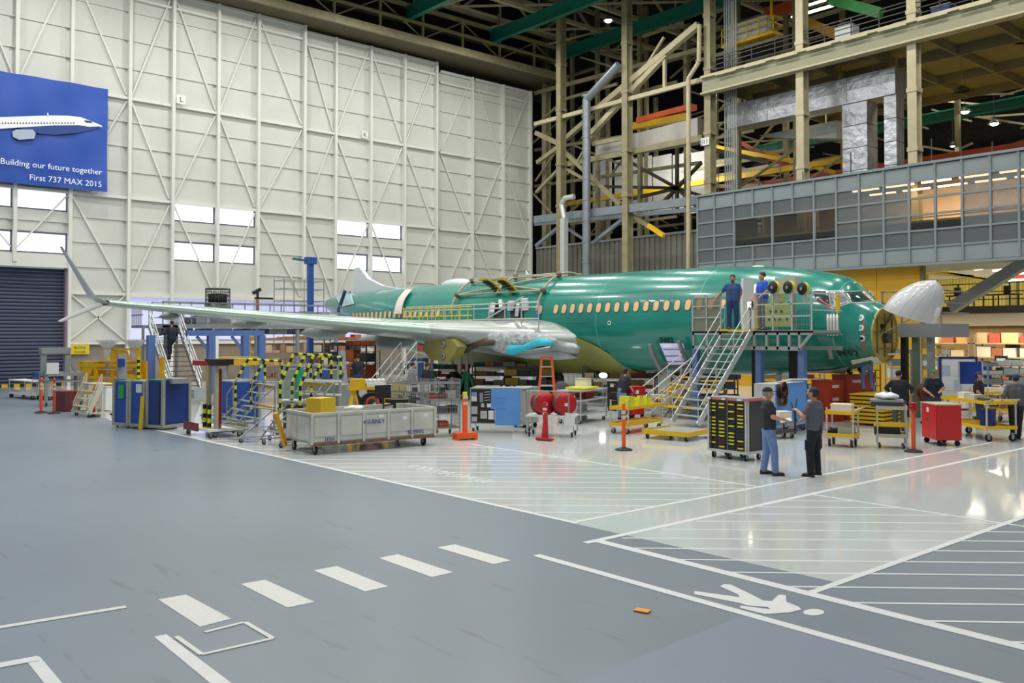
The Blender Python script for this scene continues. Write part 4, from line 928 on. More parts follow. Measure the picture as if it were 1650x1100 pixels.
def wire_panel(par,x0,x1,y0,y1,z0,z1,step=.06,m=steel,name='wire_panel'):
    b=MB(); dx,dy=x1-x0,y1-y0; L=math.hypot(dx,dy); n=max(2,int(L/step)); k=max(2,int((z1-z0)/(step*1.6)))
    for i in range(n+1): x,y=x0+dx*i/n,y0+dy*i/n; b.bar((x,y,z0),(x,y,z1),.006)
    for j in range(k+1): z=z0+(z1-z0)*j/k; b.bar((x0,y0,z),(x1,y1,z),.007)
    return b.build(name,m,par,'stuff')
def wire_shelf_cart(label,P,d,h,shelves,m=steel,group=None,cage=True,name='wire_cart'):
    (loc,rz,w)=P; t=thing(name,label,'cart',loc,rz,group); r=.06
    for x in (-w/2,w/2):
        for y in (0,d): MB().tube((x,y,r*2.2),(x,y,h),.016,6).build('post',m,t)
    for z in shelves:
        b=MB(); k=int(d/.05)
        b.bar((-w/2,0,z),(w/2,0,z),.02,.03).bar((-w/2,d,z),(w/2,d,z),.02,.03).bar((-w/2,0,z),(-w/2,d,z),.02,.03).bar((w/2,0,z),(w/2,d,z),.02,.03)
        for j in range(k): b.bar((-w/2,d*j/k,z),(w/2,d*j/k,z),.007)
        b.build('wire_shelf',m,t)
    if cage:
        wire_panel(t,-w/2,w/2,0,0,shelves[0],h,.07,m); wire_panel(t,-w/2,-w/2,0,d,shelves[0],h,.07,m); wire_panel(t,w/2,w/2,0,d,shelves[0],h,.07,m)
    casters(t,w,d,r); return t
def delineator(x,y,label,col,h=1.15,bands=True,r=.05):
    t=thing('traffic_post',label,'post',onfloor(x,y),0,'orange and red floor posts')
    m=MB(); m.lathe([(.01,0),(.22,0),(.22,.02),(.15,.05),(.07,.07),(.01,.075)],n=18); m.build('rubber_base',blk,t)
    m=MB(); m.lathe([(r,.06),(r,h*.86),(r*.75,h*.88),(r*.75,h*.92),(r*1.05,h*.93),(r*.95,h*.98),(.01,h)],n=14); m.build('tube',col,t)
    if bands:
        for z in (h*.66,h*.77): MB().lathe([(r+.004,z),(r+.004,z+h*.07)],n=14).build('reflective_band',M('silver_reflective','#cfd6c8',.3,.2),t)
    return t
def rolling_steps(label,P,run,h,n,m=alu,treadm=None,rail=True,group=None,name='rolling_stairs',base=True,railh=.95,cat='stairs'):
    (loc,rz,w)=P; t=thing(name,label,cat,loc,rz,group); treadm=treadm or m
    for x in (-w/2,w/2):
        MB().bar((x,0,.12),(x,run,h),.05,.16).build('stringer',m,t)
        if rail:
            b=MB(); b.tube((x,.0,.1+railh),(x,run,h+railh),.02,6).tube((x,0,.1+railh*.5),(x,run,h+railh*.5),.016,6)
            for q in (0,.33,.66,1): b.tube((x,run*q,.12+(h-.12)*q),(x,run*q,.1+(h-.1)*q+railh),.016,6)
            b.build('handrail',m,t)
    for i in range(n):
        q=(i+1)/n; MB().box(-w/2,w/2,run*q-.14,run*q+.08,.12+(h-.12)*q-.03,.12+(h-.12)*q).build('tread',treadm,t)
    if base:
        b=MB(); b.box(-w/2-.05,w/2+.05,0,.06,.12,.18).box(-w/2-.05,-w/2+.01,0,run+.5,.12,.18).box(w/2-.01,w/2+.05,0,run+.5,.12,.18).box(-w/2-.05,w/2+.05,run+.44,run+.5,.12,.18)
        for x in (-w/2,w/2-.04): b.box(x,x+.04,run,run+.05,.15,h).box(x,x+.04,run+.44,run+.49,.15,h)
        b.box(-w/2,w/2,run,run+.5,h-.03,h); b.build('base_frame',m,t); casters(t,w,run+.5,.06)
    return t
def step_ladder(label,P,h,n,rails,tread,d=.9,name='step_ladder'):
    (loc,rz,w)=P; t=thing(name,label,'ladder',loc,rz)
    for s in (-1,1):
        MB().bar((s*w/2,0,0),(s*w*.26,d*.42,h),.05,.09).build('rail',rails,t); MB().bar((s*w/2,d,0),(s*w*.26,d*.55,h-.05),.04,.07).build('rear_rail',rails,t)
    for i in range(1,n):
        q=i/n; ww=w*(1-q*.48); MB().box(-ww/2,ww/2,d*.42*q-.04,d*.42*q+.05,h*q-.02,h*q+.01).build('step',tread,t)
        if i%2: MB().box(-ww/2,ww/2,d-d*.45*q-.02,d-d*.45*q+.02,h*q-.02,h*q+.01).build('cross_bar',tread,t)
    MB().box(-w*.3,w*.3,d*.36,d*.6,h-.03,h+.05).build('top_cap',rails,t); return t
def obox(name,label,cat,loc,rz,size,m,lid=None,group=None):
    t=thing(name,label,cat,loc,rz,group); w,d,h=size; MB().box(-w/2,w/2,-d/2,d/2,0,h).build('body',m,t)
    if lid: MB().box(-w/2-.01,w/2+.01,-d/2-.01,d/2+.01,h-.04,h+.01).build('lid',lid,t)
    return t
def on(t,x,y,z):   # world position of a local point of thing t
    c,s=math.cos(t.rotation_euler.z),math.sin(t.rotation_euler.z); l=t.location; return (l.x+c*x-s*y,l.y+s*x+c*y,l.z+z)
def bag(label,cat,loc,sc,m,name='bag',group=None,rz=0,handle=None):
    t=thing(name,label,cat,loc,rz,group); b=MB(); b.sphere((0,0,sc[2]),1,12,9,sc)
    b.v=[(x,y,max(0,z)+.02*math.sin(x*31+y*17+z*23)) for x,y,z in b.v]; b.build('body',m,t)
    if handle: MB().path([(-sc[0]*.4,0,sc[2]*1.7),(-sc[0]*.2,0,sc[2]*2.3),(sc[0]*.2,0,sc[2]*2.3),(sc[0]*.4,0,sc[2]*1.7)],.012,5).build('strap',handle,t)
    return t
def striped(name,pts,r,par,a=None,b=None,step=.12):
    m=MB(); k=0
    for p,q in zip(pts,pts[1:]):
        p=Vector(p); q=Vector(q); L=(q-p).length; n=max(1,int(L/step))
        for i in range(n): m.m=k%2; k+=1; m.tube(p+(q-p)*i/n,p+(q-p)*(i+1)/n,r,6)
    return m.build(name,[a or M('hazard_yellow','#d8e01c',.45),b or blk],par)
def hose_reel(par,x,y,z,r,w,m=red,hm=None,rot=-.95):
    X,Y,Z=x,y,z; x=y=z=0; g=MB().lathe([(.03,-w/2),(r,-w/2),(r,-w/2+.02),(r*.5,-w/2+.02),(r*.5,w/2-.02),(r,w/2-.02),(r,w/2),(.03,w/2)],(x,y,z),22,'x').build('reel',m,par); g.location=(X,Y,Z); g.rotation_euler=(0,0,rot)
    MB().lathe([(r*.52,-w/2+.03),(r*.86,-w/2+.03),(r*.9,0),(r*.86,w/2-.03),(r*.52,w/2-.03)],(x,y,z),20,'x').build('hose',hm or M('grey_green_hose','#4f5a48',.6,0,.2,20),g)
    MB().box(x+w/2,x+w/2+.005,y-.05,y+.05,z-.06,z+.02).build('label',white,g); return g
def coil(par,c,r,n,m,axis='y',tr=.018,name='coiled_hose'):
    b=MB()
    for k in range(n):
        rr=r*(1-.07*(k%4)); off=(k-n/2)*tr*1.3; pts=[]
        for i in range(17):
            a=2*math.pi*i/16; pts.append((c[0]+rr*math.cos(a),c[1]+off,c[2]+rr*math.sin(a)) if axis=='y' else (c[0]+rr*math.cos(a),c[1]+rr*math.sin(a),c[2]+off))
        b.path(pts,tr,5)
    return b.build(name,m,par)

# ================= PEOPLE =================
skin_m=M('skin_tone','#c08a6c',.55,0,.04,20); hair_m=M('dark_hair','#2a1f1a',.7,0,.2,40)
def remesh(o,vox,it=4):
    r=o.modifiers.new('remesh','REMESH'); r.mode='VOXEL'; r.voxel_size=vox; r.use_smooth_shade=True
    s=o.modifiers.new('smooth','SMOOTH'); s.factor=.5; s.iterations=it
def cap(m,p,q,r0,r1,n=10):
    p=Vector(p); q=Vector(q); m.tube(p,q,r0,n,r1); m.sphere(p,r0,n,7); m.sphere(q,r1,n,7)
def person(label,loc,rz,h=1.78,shirt='#222',pants='#456',le=(-.27,.0,1.17),lw=(-.29,.06,.92),re=(.27,.0,1.17),rw=(.29,.06,.92),lf=(-.11,0),rf=(.11,0),lk=None,rk=None,lean=0.,side=0.,capc=None,hairc=None,sleeve=.55,glove=None,vox=.011,head=0.,shoe='#1a1a1a',long=False,hipz=.93,group=None,brim=None,skin=None,tilt=0.,feet=None,pat=0,beard=0):
    t=thing('person',label,'person',loc,rz,group); k=h/1.78; S=lambda p:tuple(v*k for v in p)
    hz=hipz; up=lambda x,y,z:(x+side*(z-hz),y+lean*(z-hz),z)
    pel=up(0,0,hz+.04); wa=up(0,0,hz+.16); ch=up(0,.0,hz+.38); nk=up(0,-.005,hz+.56); sl=up(-.175,0,hz+.50); sr=up(.175,0,hz+.50); hd=(nk[0]+side*.12,nk[1]+lean*.12+.02+.0,nk[2]+.15)
    hl=(-.095,0,hz-.03); hr=(.095,0,hz-.03)
    fl=(lf[0],lf[1],.085) if len(lf)<3 else lf; fr=(rf[0],rf[1],.085) if len(rf)<3 else rf
    kl=lk or ((hl[0]+fl[0])/2-.01,(hl[1]+fl[1])/2+.03,(hl[2]+fl[2])/2+.0); kr=rk or ((hr[0]+fr[0])/2+.01,(hr[1]+fr[1])/2+.03,(hr[2]+fr[2])/2)
    sk=skin_m if not skin else M('skin'+skin,skin,.55,0,.04,20)
    m=MB()
    def torso(m,e):
        for a,b,ra,rb in ((pel,wa,.135,.135),(wa,ch,.135,.142),(ch,up(0,0,hz+.47),.142,.1)):
            for s in (-1,1):
                o=.066; cap(m,S((a[0]+s*o,a[1],a[2])),S((b[0]+s*o*1.15,b[1],b[2])),(ra-.015+e)*k,(rb-.015+e)*k,12)
        cap(m,S((sl[0]+.04,sl[1],sl[2]-.01)),S((sr[0]-.04,sr[1],sr[2]-.01)),(.074+e)*k,(.074+e)*k)
    torso(m,0)
    cap(m,S(up(0,0,hz+.48)),S(hd),.056*k,.052*k)
    hx,hy,hzv=hd
    ch_,sh_=math.cos(head),math.sin(head); R=lambda x,y,z:S((hx+x*ch_-y*sh_,hy+x*sh_+y*ch_,hzv+z+tilt*y))
    def hs(x,y,z,r,sc=(1,1,1)): m.sphere(R(x,y,z),r*k,12,9,sc)
    hs(0,-.012,.035,.1,(.80,.98,1.02)); hs(0,.018,-.02,.082,(.82,.95,1.1)); hs(0,.045,-.078,.036,(1.1,.9,.9)); hs(0,.105,-.012,.016,(.8,1.1,1.7)); hs(0,.075,.03,.045,(1.3,.6,.5)); hs(-.079,-.005,-.005,.022,(.5,.9,1.5)); hs(.079,-.005,-.005,.022,(.5,.9,1.5)); hs(0,.088,-.05,.018,(1.3,.7,.6))
    for (sp,e,w_) in ((sl,le,lw),(sr,re,rw)):
        cap(m,S(sp),S(e),.060*k,.046*k); cap(m,S(e),S(w_),.048*k,.031*k)
        d=(Vector(w_)-Vector(e)).normalized(); sgn=1 if sp[0]<0 else -1
        lat=Vector((0,0,1)).cross(d); lat=lat.normalized() if lat.length>.2 else Vector((0,1,0)); nrm=d.cross(lat).normalized()
        pc=Vector(w_)+d*.05
        for o in (-.022,0,.022): cap(m,S(Vector(w_)+d*.01+lat*o*.6),S(Vector(w_)+d*.085+lat*o),.016*k,.014*k,8)
        bend=nrm*(-1 if nrm.z>0 else 1)
        for i,(o,L) in enumerate(((-.033,.062),(-.011,.078),(.011,.074),(.033,.058))):
            b=Vector(w_)+d*.085+lat*o; c1=b+d*L*.5+bend*.008; c2=c1+d*L*.38+bend*.024
            cap(m,S(b),S(c1),.0098*k,.009*k,8); cap(m,S(c1),S(c2),.009*k,.0078*k,8)
        th=Vector(w_)+d*.03+lat*.025*sgn; t1=th+lat*.035*sgn+d*.03+bend*.006; t2=t1+d*.032+bend*.012
        cap(m,S(th),S(t1),.0125*k,.011*k,8); cap(m,S(t1),S(t2),.011*k,.009*k,8)
    for (hp_,kn_,ft) in ((hl,kl,fl),(hr,kr,fr)):
        cap(m,S(hp_),S(kn_),.092*k,.060*k); cap(m,S(kn_),S(ft),.058*k,.042*k); cap(m,S(ft),S((ft[0],ft[1]+.12,ft[2]-.035)),.035*k,.03*k)
    b=m.build('body',sk,t); remesh(b,vox,3)
    # shirt
    m=MB(); torso(m,.018)
    for (sp,e,w_) in ((sl,le,lw),(sr,re,rw)):
        q=Vector(sp)+(Vector(e)-Vector(sp))*(1 if long else sleeve+.15); cap(m,S(sp),S(q),.077*k,.066*k)
        if long: cap(m,S(e),S(Vector(e)+(Vector(w_)-Vector(e))*.93),.062*k,.043*k)
    o=m.build('jumper' if long else 't_shirt',M('cloth'+shirt,shirt,.8,0,.12,14,.25),t); remesh(o,.014,2)
    # trousers
    m=MB()
    for s in (-1,1): cap(m,S((s*.05+pel[0],pel[1],pel[2]+.04)),S((s*.06,0,hz-.04)),.135*k,.128*k,12)
    for (hp_,kn_,ft) in ((hl,kl,fl),(hr,kr,fr)):
        cap(m,S(hp_),S(kn_),.108*k,.084*k); a=Vector(kn_); c=Vector(ft); cap(m,S(a),S(a+(c-a)*.96),.082*k,.070*k)
        if pat: m.cb(S(Vector(hp_)*.35+a*.65+Vector((.08 if hp_[0]>0 else -.08,0,0))),(.05*k,.16*k,.2*k))
    o=m.build('trousers',M('cloth'+pants,pants,.85,0,.14,12,.3),t); remesh(o,.014,2)
    for ft in (fl,fr):
        m=MB(); x,y,z=ft
        m.sphere(S((x,y+.085,z-.045)),.05*k,12,8,(.95,2.1,.72)); m.sphere(S((x,y-.02,z-.03)),.048*k,10,8,(.95,1.15,1.1)); m.v=[(a,b_,max(z*k-.085*k+.0,c)) for a,b_,c in m.v]
        m.add([(vx,vy,vz) for vx,vy,vz in MB().box((x-.045)*k,(x+.045)*k,(y-.07)*k,(y+.185)*k,(z-.085)*k,(z-.06)*k).v],[(0,3,2,1),(4,5,6,7),(0,1,5,4),(1,2,6,5),(2,3,7,6),(3,0,4,7)])
        o=m.build('shoe',M('shoe'+shoe,shoe,.6),t); remesh(o,.010,2)
    for s in (-1,1): MB().sphere(R(s*.03,.083,.012),.009*k,8,6).build('eye',M('eye_dark','#18120f',.2),t)
    MB().sphere(R(0,.098,-.052),.012*k,8,5,(1.7,.35,.3)).build('mouth',M('lip','#8a4a40',.5),t)
    if capc:
        c=M('cap'+capc,capc,.75,0,.08,20); m=MB(); v=[]; 
        for j in range(7):
            ph=math.radians(90*j/6)
            for i in range(18):
                a=2*math.pi*i/18; v.append(R(.093*math.cos(a)*math.cos(ph)*.92,-.012+.112*math.sin(a)*math.cos(ph)*.95,.045+.095*math.sin(ph)))
        m.add(v,[(j*18+i,j*18+(i+1)%18,(j+1)*18+(i+1)%18,(j+1)*18+i) for j in range(6) for i in range(18)],True)
        m.add(v[:18],[tuple(range(18))]); cp=m.build('cap',c,t)
        bs=-1 if brim=='back' else 1; m=MB()
        P=[(-.065,.075),(-.06,.13),(-.03,.16),(.03,.16),(.06,.13),(.065,.075)]
        m.add([R(x,bs*y,.05-.008*(i in(0,5))) for i,(x,y) in enumerate(P)]+[R(x,bs*y,.04) for x,y in P],[(0,1,2,3,4,5),(11,10,9,8,7,6)]+[(i,(i+1)%6,6+(i+1)%6,6+i) for i in range(6)]); m.build('brim',c,cp)
    hm=M('hair'+(hairc or '#2a1f1a'),hairc or '#2a1f1a',.75,0,.2,50); m=MB()
    m.sphere(R(0,-.026,.058 if not capc else .012),.1*k,14,9,(.88,1.03,1.0) if not capc else (.84,.98,.8)); beard and m.sphere(R(0,.05,-.075),.05*k,12,8,(1.15,.9,.85)); o=m.build('hair',hm,t)
    if glove:
        for (e,w_) in ((le,lw),(re,rw)):
            d=(Vector(w_)-Vector(e)).normalized(); m=MB(); cap(m,S(Vector(w_)-d*.03),S(Vector(w_)+d*.09),.036*k,.034*k); cap(m,S(Vector(w_)+d*.09),S(Vector(w_)+d*.15),.03*k,.02*k); m.build('glove',M('glove'+glove,glove,.5),t)
    return t

# ================= NOSE DOCK AND ITS STAIRS =================
meshg=M('grey_dock_steel','#a4a8a6',.4,.4,.08,4); infill=M('tan_infill_sheet','#8f8672',.6,0,.1,2,alpha=.55)
DK=thing('service_dock','grey steel service platform with railings and blue posts beside the nose door','platform')
Y0,Y1=24.3,26.1; XL,XR=-18.95,-14.5
MB().box(XL,XR,Y0,Y1,2.93,3.0).build('deck',meshg,DK); MB().box(-17.8,-16.5,Y0-.05,Y0+.14,2.98,3.04).build('yellow_nosing',yel,DK)
m=MB()
for z in (2.38,2.86): m.box(XL,XR+(.0 if z>2.5 else -.35),Y0,Y0+.1,z,z+.12).box(XL,XR,Y1-.1,Y1,z,z+.12)
for x in (-18.95,-18.4,-17.85,-16.55,-16.1,-15.7,-15.3,-14.95): m.box(x,x+.07,Y0,Y0+.07,2.4,2.95)
m.bar((XR,Y0,2.9),(XR-.4,Y0,2.45),.07); m.build('under_frame',meshg,DK)
def rails(x0,x1,name):
    r=MB()
    for z in (3.42,3.8,4.14): r.box(x0,x1,Y0,Y0+.04,z,z+.04)
    n=max(2,int((x1-x0)/.6))
    for i in range(n+1): x=x0+(x1-x0)*i/n; r.box(x-.02,x+.02,Y0,Y0+.04,3.0,4.18)
    return r.build(name,alu,DK)
rails(XL,-17.8,'railing'); rails(-16.5,XR,'railing')
MB().box(XL,XL+.04,Y0,Y1,4.1,4.16).box(XR-.04,XR,Y0,Y1,4.1,4.16).box(XR-.04,XR,Y0,Y1,3.6,3.64).build('side_rail',alu,DK)
MB().box(XL+.03,-17.85,Y0+.05,Y0+.06,3.02,4.1).build('infill_panel',infill,DK); wire_panel(DK,-16.5,XR,Y0+.05,Y0+.05,3.02,4.14,.09,steel)
for x in (-17.5,-14.56): MB().box(x-.05,x+.05,Y1-.2,Y1-.1,3.0 if x<-17 else 3.55,4.2).build('yellow_gate_post',yel,DK)
for (x,col) in ((1224,postb),(1293,postb),(1218,blk),(1278,blk),(1122,postb)):
    p=atY(x,575,Y0+(.2 if col is postb else 1.5)); c=MB().box(p[0]-.1,p[0]+.1,p[1]-.1,p[1]+.1,.1 if col is blk else .75,2.4).build('post',col,DK)
    if col is postb: MB().box(p[0]-.22,p[0]+.22,p[1]-.2,p[1]+.2,.62,.76).box(p[0]-.14,p[0]+.14,p[1]-.14,p[1]+.14,0,.62).build('post_foot',col,DK)
# dock stairs
a=atZ(1078,684); b=atZ(1131,691); top=atY(1186,533,Y0); ang_=math.atan2(top[1]-(a[1]+b[1])/2,top[0]-(a[0]+b[0])/2); run=math.hypot(top[1]-(a[1]+b[1])/2,top[0]-(a[0]+b[0])/2)
rolling_steps('tall silver stairs climbing from the yellow dolly to the nose platform','' or (((a[0]+b[0])/2,(a[1]+b[1])/2,0),ang_-math.pi/2,1.22),run+.08,2.98,12,alu,None,True,None,'dock_stairs',False,.9)
t=thing('dolly','low flat dolly with yellow edge at the foot of the tall silver stairs','dolly',*[(lambda P:P)(pl(1037,706,1108,712))[i] for i in (0,1)]); w=1.35
MB().box(-w/2,w/2,0,1.5,.17,.22).build('deck',meshg,t); MB().box(-w/2-.03,w/2+.03,-.04,0,.13,.26).box(-w/2-.04,-w/2,-.04,1.5,.13,.26).box(w/2,w/2+.04,-.04,1.5,.13,.26).build('yellow_rim',yel,t); casters(t,w,1.5,.07)
# reels on the dock rail
for i,(x,y) in enumerate(((1250,463),(1274,463),(1297,465))):
    p=atY(x,y,Y0+.1); t=thing('cable_reel','black cable reel with yellow rim on the dock railing, %s'%['beside the man in royal blue','in the middle of three','nearest the cockpit windows'][i],'reel',p,-.25,'cable reels on the dock railing')
    MB().lathe([(.01,-.14),(.19,-.14),(.2,-.12),(.2,-.11)],(0,0,0),22,'y').build('face',blk,t); MB().lathe([(.2,-.11),(.205,-.08),(.16,-.08),(.16,-.03),(.205,-.03),(.2,.0),(.02,.0)],(0,0,0),22,'y').build('yellow_rim',M('reel_yellow','#d9d03a',.45),t)
    MB().tube((0,-.14,0),(0,-.17,0),.05,10).build('hub',chrome,t); MB().box(-.04,.04,-.05,.05,-.42,-.17).build('bracket',alu,t)
p=atY(1265,455,Y0+.6); t=thing('equipment_box','beige square box on legs behind the black cable reels','box',(p[0],p[1],3.0)); MB().box(-.36,.36,0,.3,1.2,1.68).build('body',M('beige_box','#b8b8a8',.5),t); MB().box(-.36,-.3,0,.06,0,1.2).box(.3,.36,0,.06,0,1.2).build('legs_frame',steel,t)
p=atY(1262,500,Y0+.55); t=thing('perforated_panel','pale olive perforated panel standing on the dock behind the rail','panel',(p[0],Y0+.3,3.0)); MB().box(-.5,.45,0,.06,.12,.85).box(-.32,.2,0,.06,.85,1.15).build('board',M('pale_olive_panel','#b3bd72',.5,0,.06,4),t)
for x,z in ((-.35,.35),(-.15,.35),(.05,.35),(.3,.35),(-.3,.6),(-.1,.6),(.1,.6),(.35,.85),(-.05,1.1),(.1,.85)): MB().tube((x,-.012,z),(x,.01,z),.04,10).build('painted_hole',M('dark_green_hole','#33441c',.6),t)  # dark discs on the board paint the shade inside its holes
p=atY(1228,490,Y0+1.3); t=thing('work_light','bright portable work lights glowing on the dock in the doorway','lamp',(p[0]-.25,Y0+1.0,3.0)); MB().bar((0,0,0),(0,0,.75),.04).bar((.5,0,0),(.5,0,.75),.04).bar((-.1,0,.72),(.6,0,.72),.04).build('stand',steel,t)
for x in (0,.5): l_=MB().box(x-.09,x+.09,-.06,.04,.76,.98).build('lamp_head',dsteel,t); MB().box(x-.07,x+.07,-.07,-.06,.78,.96).build('lamp_glass',M('work_light_glow','#ffffff',.3,emit=8,ecol='#fffaf0'),l_)
# small yellow steps and silver handrails in front of the cargo door
rolling_steps('small silver hand-railed steps under the cargo opening, left of the tall stairs',pl(1030,668,1050,672),1.7,1.35,5,alu,yel,True,None,'rolling_stairs',True,.8)
t=thing('work_platform','yellow step platform standing behind the tall stairs','platform',(-19.3,24.1,0)); 
for z,y in ((1.0,.9),(.7,.45),(.4,0)): MB().box(-.8,.9,y,y+.45,z-.04,z).build('step',yel,t)
MB().bar((-.8,0,0),(-.8,1.35,1.0),.06).bar((.9,0,0),(.9,1.35,1.0),.06).bar((-.8,1.3,0),(-.8,1.3,1.0),.06).bar((.9,1.3,0),(.9,1.3,1.0),.06).build('frame',steel,t)
# second dock beyond the nose
t=thing('service_dock','grey mesh railed platform beyond the open nose cone','platform',(-14.4,30.6,0)); MB().box(-1.1,1.0,0,2.2,2.78,3.25).build('deck',M('dock_fascia_grey','#8e8f93',.5,.2),t)
m=MB()
for z in (3.6,3.95,4.35): m.box(-1.1,1.0,0,.05,z,z+.05).box(.95,1.0,0,2.2,z,z+.05)
for x in (-1.1,-.4,.3,.95): m.box(x,x+.05,0,.05,3.25,4.4)
m.build('railing',steel,t); wire_panel(t,-1.1,1.0,.03,.03,3.27,4.35,.1)
for x,mm in ((-.42,blk),(-.02,M('green_grey_post','#6a7a68',.5)),(.5,pgrey)): MB().box(x-.1,x+.1,.2,.4,0,2.78).build('post',mm,t)

# ================= FOREGROUND AND MIDDLE: LEFT TO RIGHT =================
binm=M('worn_grey_white_paint','#c4c4bb',.55,0,.14,2.2); rust=M('rust_stain','#7d5a44',.8,0,.3,8)
P=pl(502,734,700,717); w=P[2]; t=thing('bin_cart','long grey steel bin cart with yellow drawbar in the foreground','cart',P[0],P[1]); d=1.55; z0,z1=.27,.98
for (x0,x1,y0,y1) in ((-w/2,w/2,0,.03),(-w/2,w/2,d-.03,d),(-w/2,-w/2+.03,0,d),(w/2-.03,w/2,0,d)): MB().box(x0,x1,y0,y1,z0,z1).build('side_wall',binm,t)
MB().box(-w/2,w/2,0,d,z0,z0+.04).build('bin_floor',binm,t)
MB().box(-w/2-.03,w/2+.03,-.035,.04,z1-.03,z1+.02).box(-w/2-.03,w/2+.03,d-.04,d+.03,z1-.03,z1+.02).box(-w/2-.03,-w/2+.04,0,d,z1-.03,z1+.02).box(w/2-.04,w/2+.03,0,d,z1-.03,z1+.02).build('rim',binm,t)
for i in range(6): x=-w/2+w*i/5; MB().box(x-.03,x+.03,-.04,0,z0-.02,z1).build('stake',binm,t)
for i in range(5): x=-w/2+w*(i+.5)/5; MB().box(x-w*.083,x+w*.083,-.02,0,z0+.17,z1-.09).build('panel',binm,t)
for y in (.4,1.15): MB().box(-w/2-.02,-w/2,y-.3,y+.3,z0+.1,z1-.09).build('panel',binm,t)
MB().box(-w/2-.02,w/2+.02,-.03,.03,z0-.06,z0).box(-w/2,w/2,d-.06,d,z0-.06,z0).build('sill',rust,t)
for i,(x,y) in enumerate(((-w/2+.15,.12),(w/2-.25,.12),(w/2-.3,d-.15),(-w/2+.1,d-.3))): caster(t,x,y,.115)
bl=M('blue_lettering','#2a3f8c',.5)
for txt,x,z,sz in (('KSUSNLY',-.02*w,z0+.40,.14),('1E8A',-w*.37,z0+.045,.13),('BOEING',w*.33,z0+.075,.13)): text('lettering',txt,sz,bl,t,face_mat((x,-.045,z),(1,0,0),(0,0,1)),.004,'CENTER')
for x,z in ((w*.22,.72),(w*.40,.76),(-w*.03+.18,.80)): MB().box(x,x+.12,-.026,-.021,z,z+.08).build('white_sticker',white,t)
MB().bar((-w/2-.1,d-.2,.12),(-w/2-.42,d-.35,.95),.09).build('drawbar',M('amber_drawbar','#e09a18',.45),t); MB().tube((w/2+.02,.05,.35),(w/2+.12,.05,.35),.06,10).build('hitch_pin',rust,t); MB().box(w/2,w/2+.02,.03,.15,.62,.78).build('reflector',red,t)
BC=t
q=on(BC,-w*.30,1.0,.31); t=obox('crate','yellow wooden box tipped in the left half of the grey bin cart','box',(q[0],q[1],q[2]+.36),.5+P[1],(.62,.45,.62),M('yellow_ply_box','#d8b62a',.55)); MB().box(-.08,.08,-.215,-.205,.28,.36).build('hand_hole',blk,t); 
q=on(BC,w*.30,.9,.55); t=thing('stool','black seat and backrest standing in the right end of the grey bin cart','stool',q,P[1]-.4); MB().cb((-.3,0,.82),(.42,.08,.34),.3,-.15).build('backrest',blk,t); MB().cb((.05,-.1,.58),(.5,.42,.09),.2).build('seat',blk,t); MB().bar((-.28,.02,.3),(-.3,.02,.8),.05).bar((0,0,.0),(0,0,.56),.07).bar((-.28,.02,.45),(0,0,.5),.04).build('stem',dsteel,t); MB().cb((0,0,.03),(.5,.08,.05)).cb((0,0,.03),(.08,.5,.05)).build('foot',dsteel,t)
q=on(BC,-w*.14,.25,.9); bag('crumpled white plastic sheet on the rim of the grey bin cart','sheet',(q[0],q[1],.99),(.28,.12,.06),bagm,'plastic_sheet',None,P[1])
# yellow hose cart behind the bin cart
P=pl(560,690,604,688); t=thing('hose_cart','yellow hose trolley with coiled black and red hose behind the grey bin cart','cart',P[0],P[1]); 
MB().bar((-.45,0,.1),(-.15,.3,1.25),.12,.05).bar((.0,0,.1),(-.15,.3,1.25),.1,.05).box(-.3,.9,.1,.5,1.15,1.25).box(.8,.9,.1,.5,.2,1.15).box(-.5,.9,0,.5,.14,.2).build('frame',yel,t); coil(t,(.3,-.05,.72),.36,7,blk); coil(t,(.3,-.12,.75),.2,4,M('red_orange_hose','#c04a2a',.5)); casters(t,1.2,.5,.07)
MB().box(-.25,.15,.1,.45,1.25,1.5).build('pump_block',yel,t); MB().box(.2,.8,.1,.45,1.25,1.36).build('white_tray',white,t)
for j in range(5): tag(MB().sphere((0,0,.07),.08,8,6,(1.3,.8,.8)).build('glove_bundle',white),'small white bundle, %s along the yellow hose trolley tray'%ORD[j+1],'bundle','white bundles on hose trolley',on(t,.2+j*.14,.25,1.36),0)
# wire racks between the hose cart and the orange stand
for (a,lb,h,dd) in (((624,684,682,688),'wire mesh trolley of spray cans and parts behind the grey bin cart',1.45,.8),((690,705,741,703),'wire mesh trolley with dark trays left of the orange stand',1.62,.9)):
    t=wire_shelf_cart(lb,pl(*a),dd,h,[.25,.65,1.05,h-.12],steel); w_=pl(*a)[2]; random.seed(len(lb))
    for z in (.27,.67,1.07):
        x=-w_/2+.08; n_=0
        while x<w_/2-.25:
            n_+=1; ww=random.uniform(.14,.28); hh=random.uniform(.12,.28); cc=random.choice(['#b8b8b8','#c03a30','#e8e8e0','#4a5668','#7e4a3a','#d0c890','#384048'])
            o=MB().box(0,ww,0,.3,0,hh).box(-.004,ww+.004,-.004,.304,hh-.03,hh).build('parts_bin',M('bin'+cc,cc,.5)); q=on(t,x,.15,z); tag(o,boxlab(cc,n_,{27:'lowest',67:'middle',107:'upper'}[round(z*100)],('mesh trolley of spray cans' if 'spray' in lb else 'mesh trolley of dark trays')),'bin','parts bins on the '+('mesh trolley of spray cans' if 'spray' in lb else 'mesh trolley of dark trays'),q,t.rotation_euler.z); x+=ww+.05
t=wire_shelf_cart('plain wire basket trolley at the rear, above the grey bin cart middle',pl(655,668,700,668),.7,1.3,[.3,.8],steel)
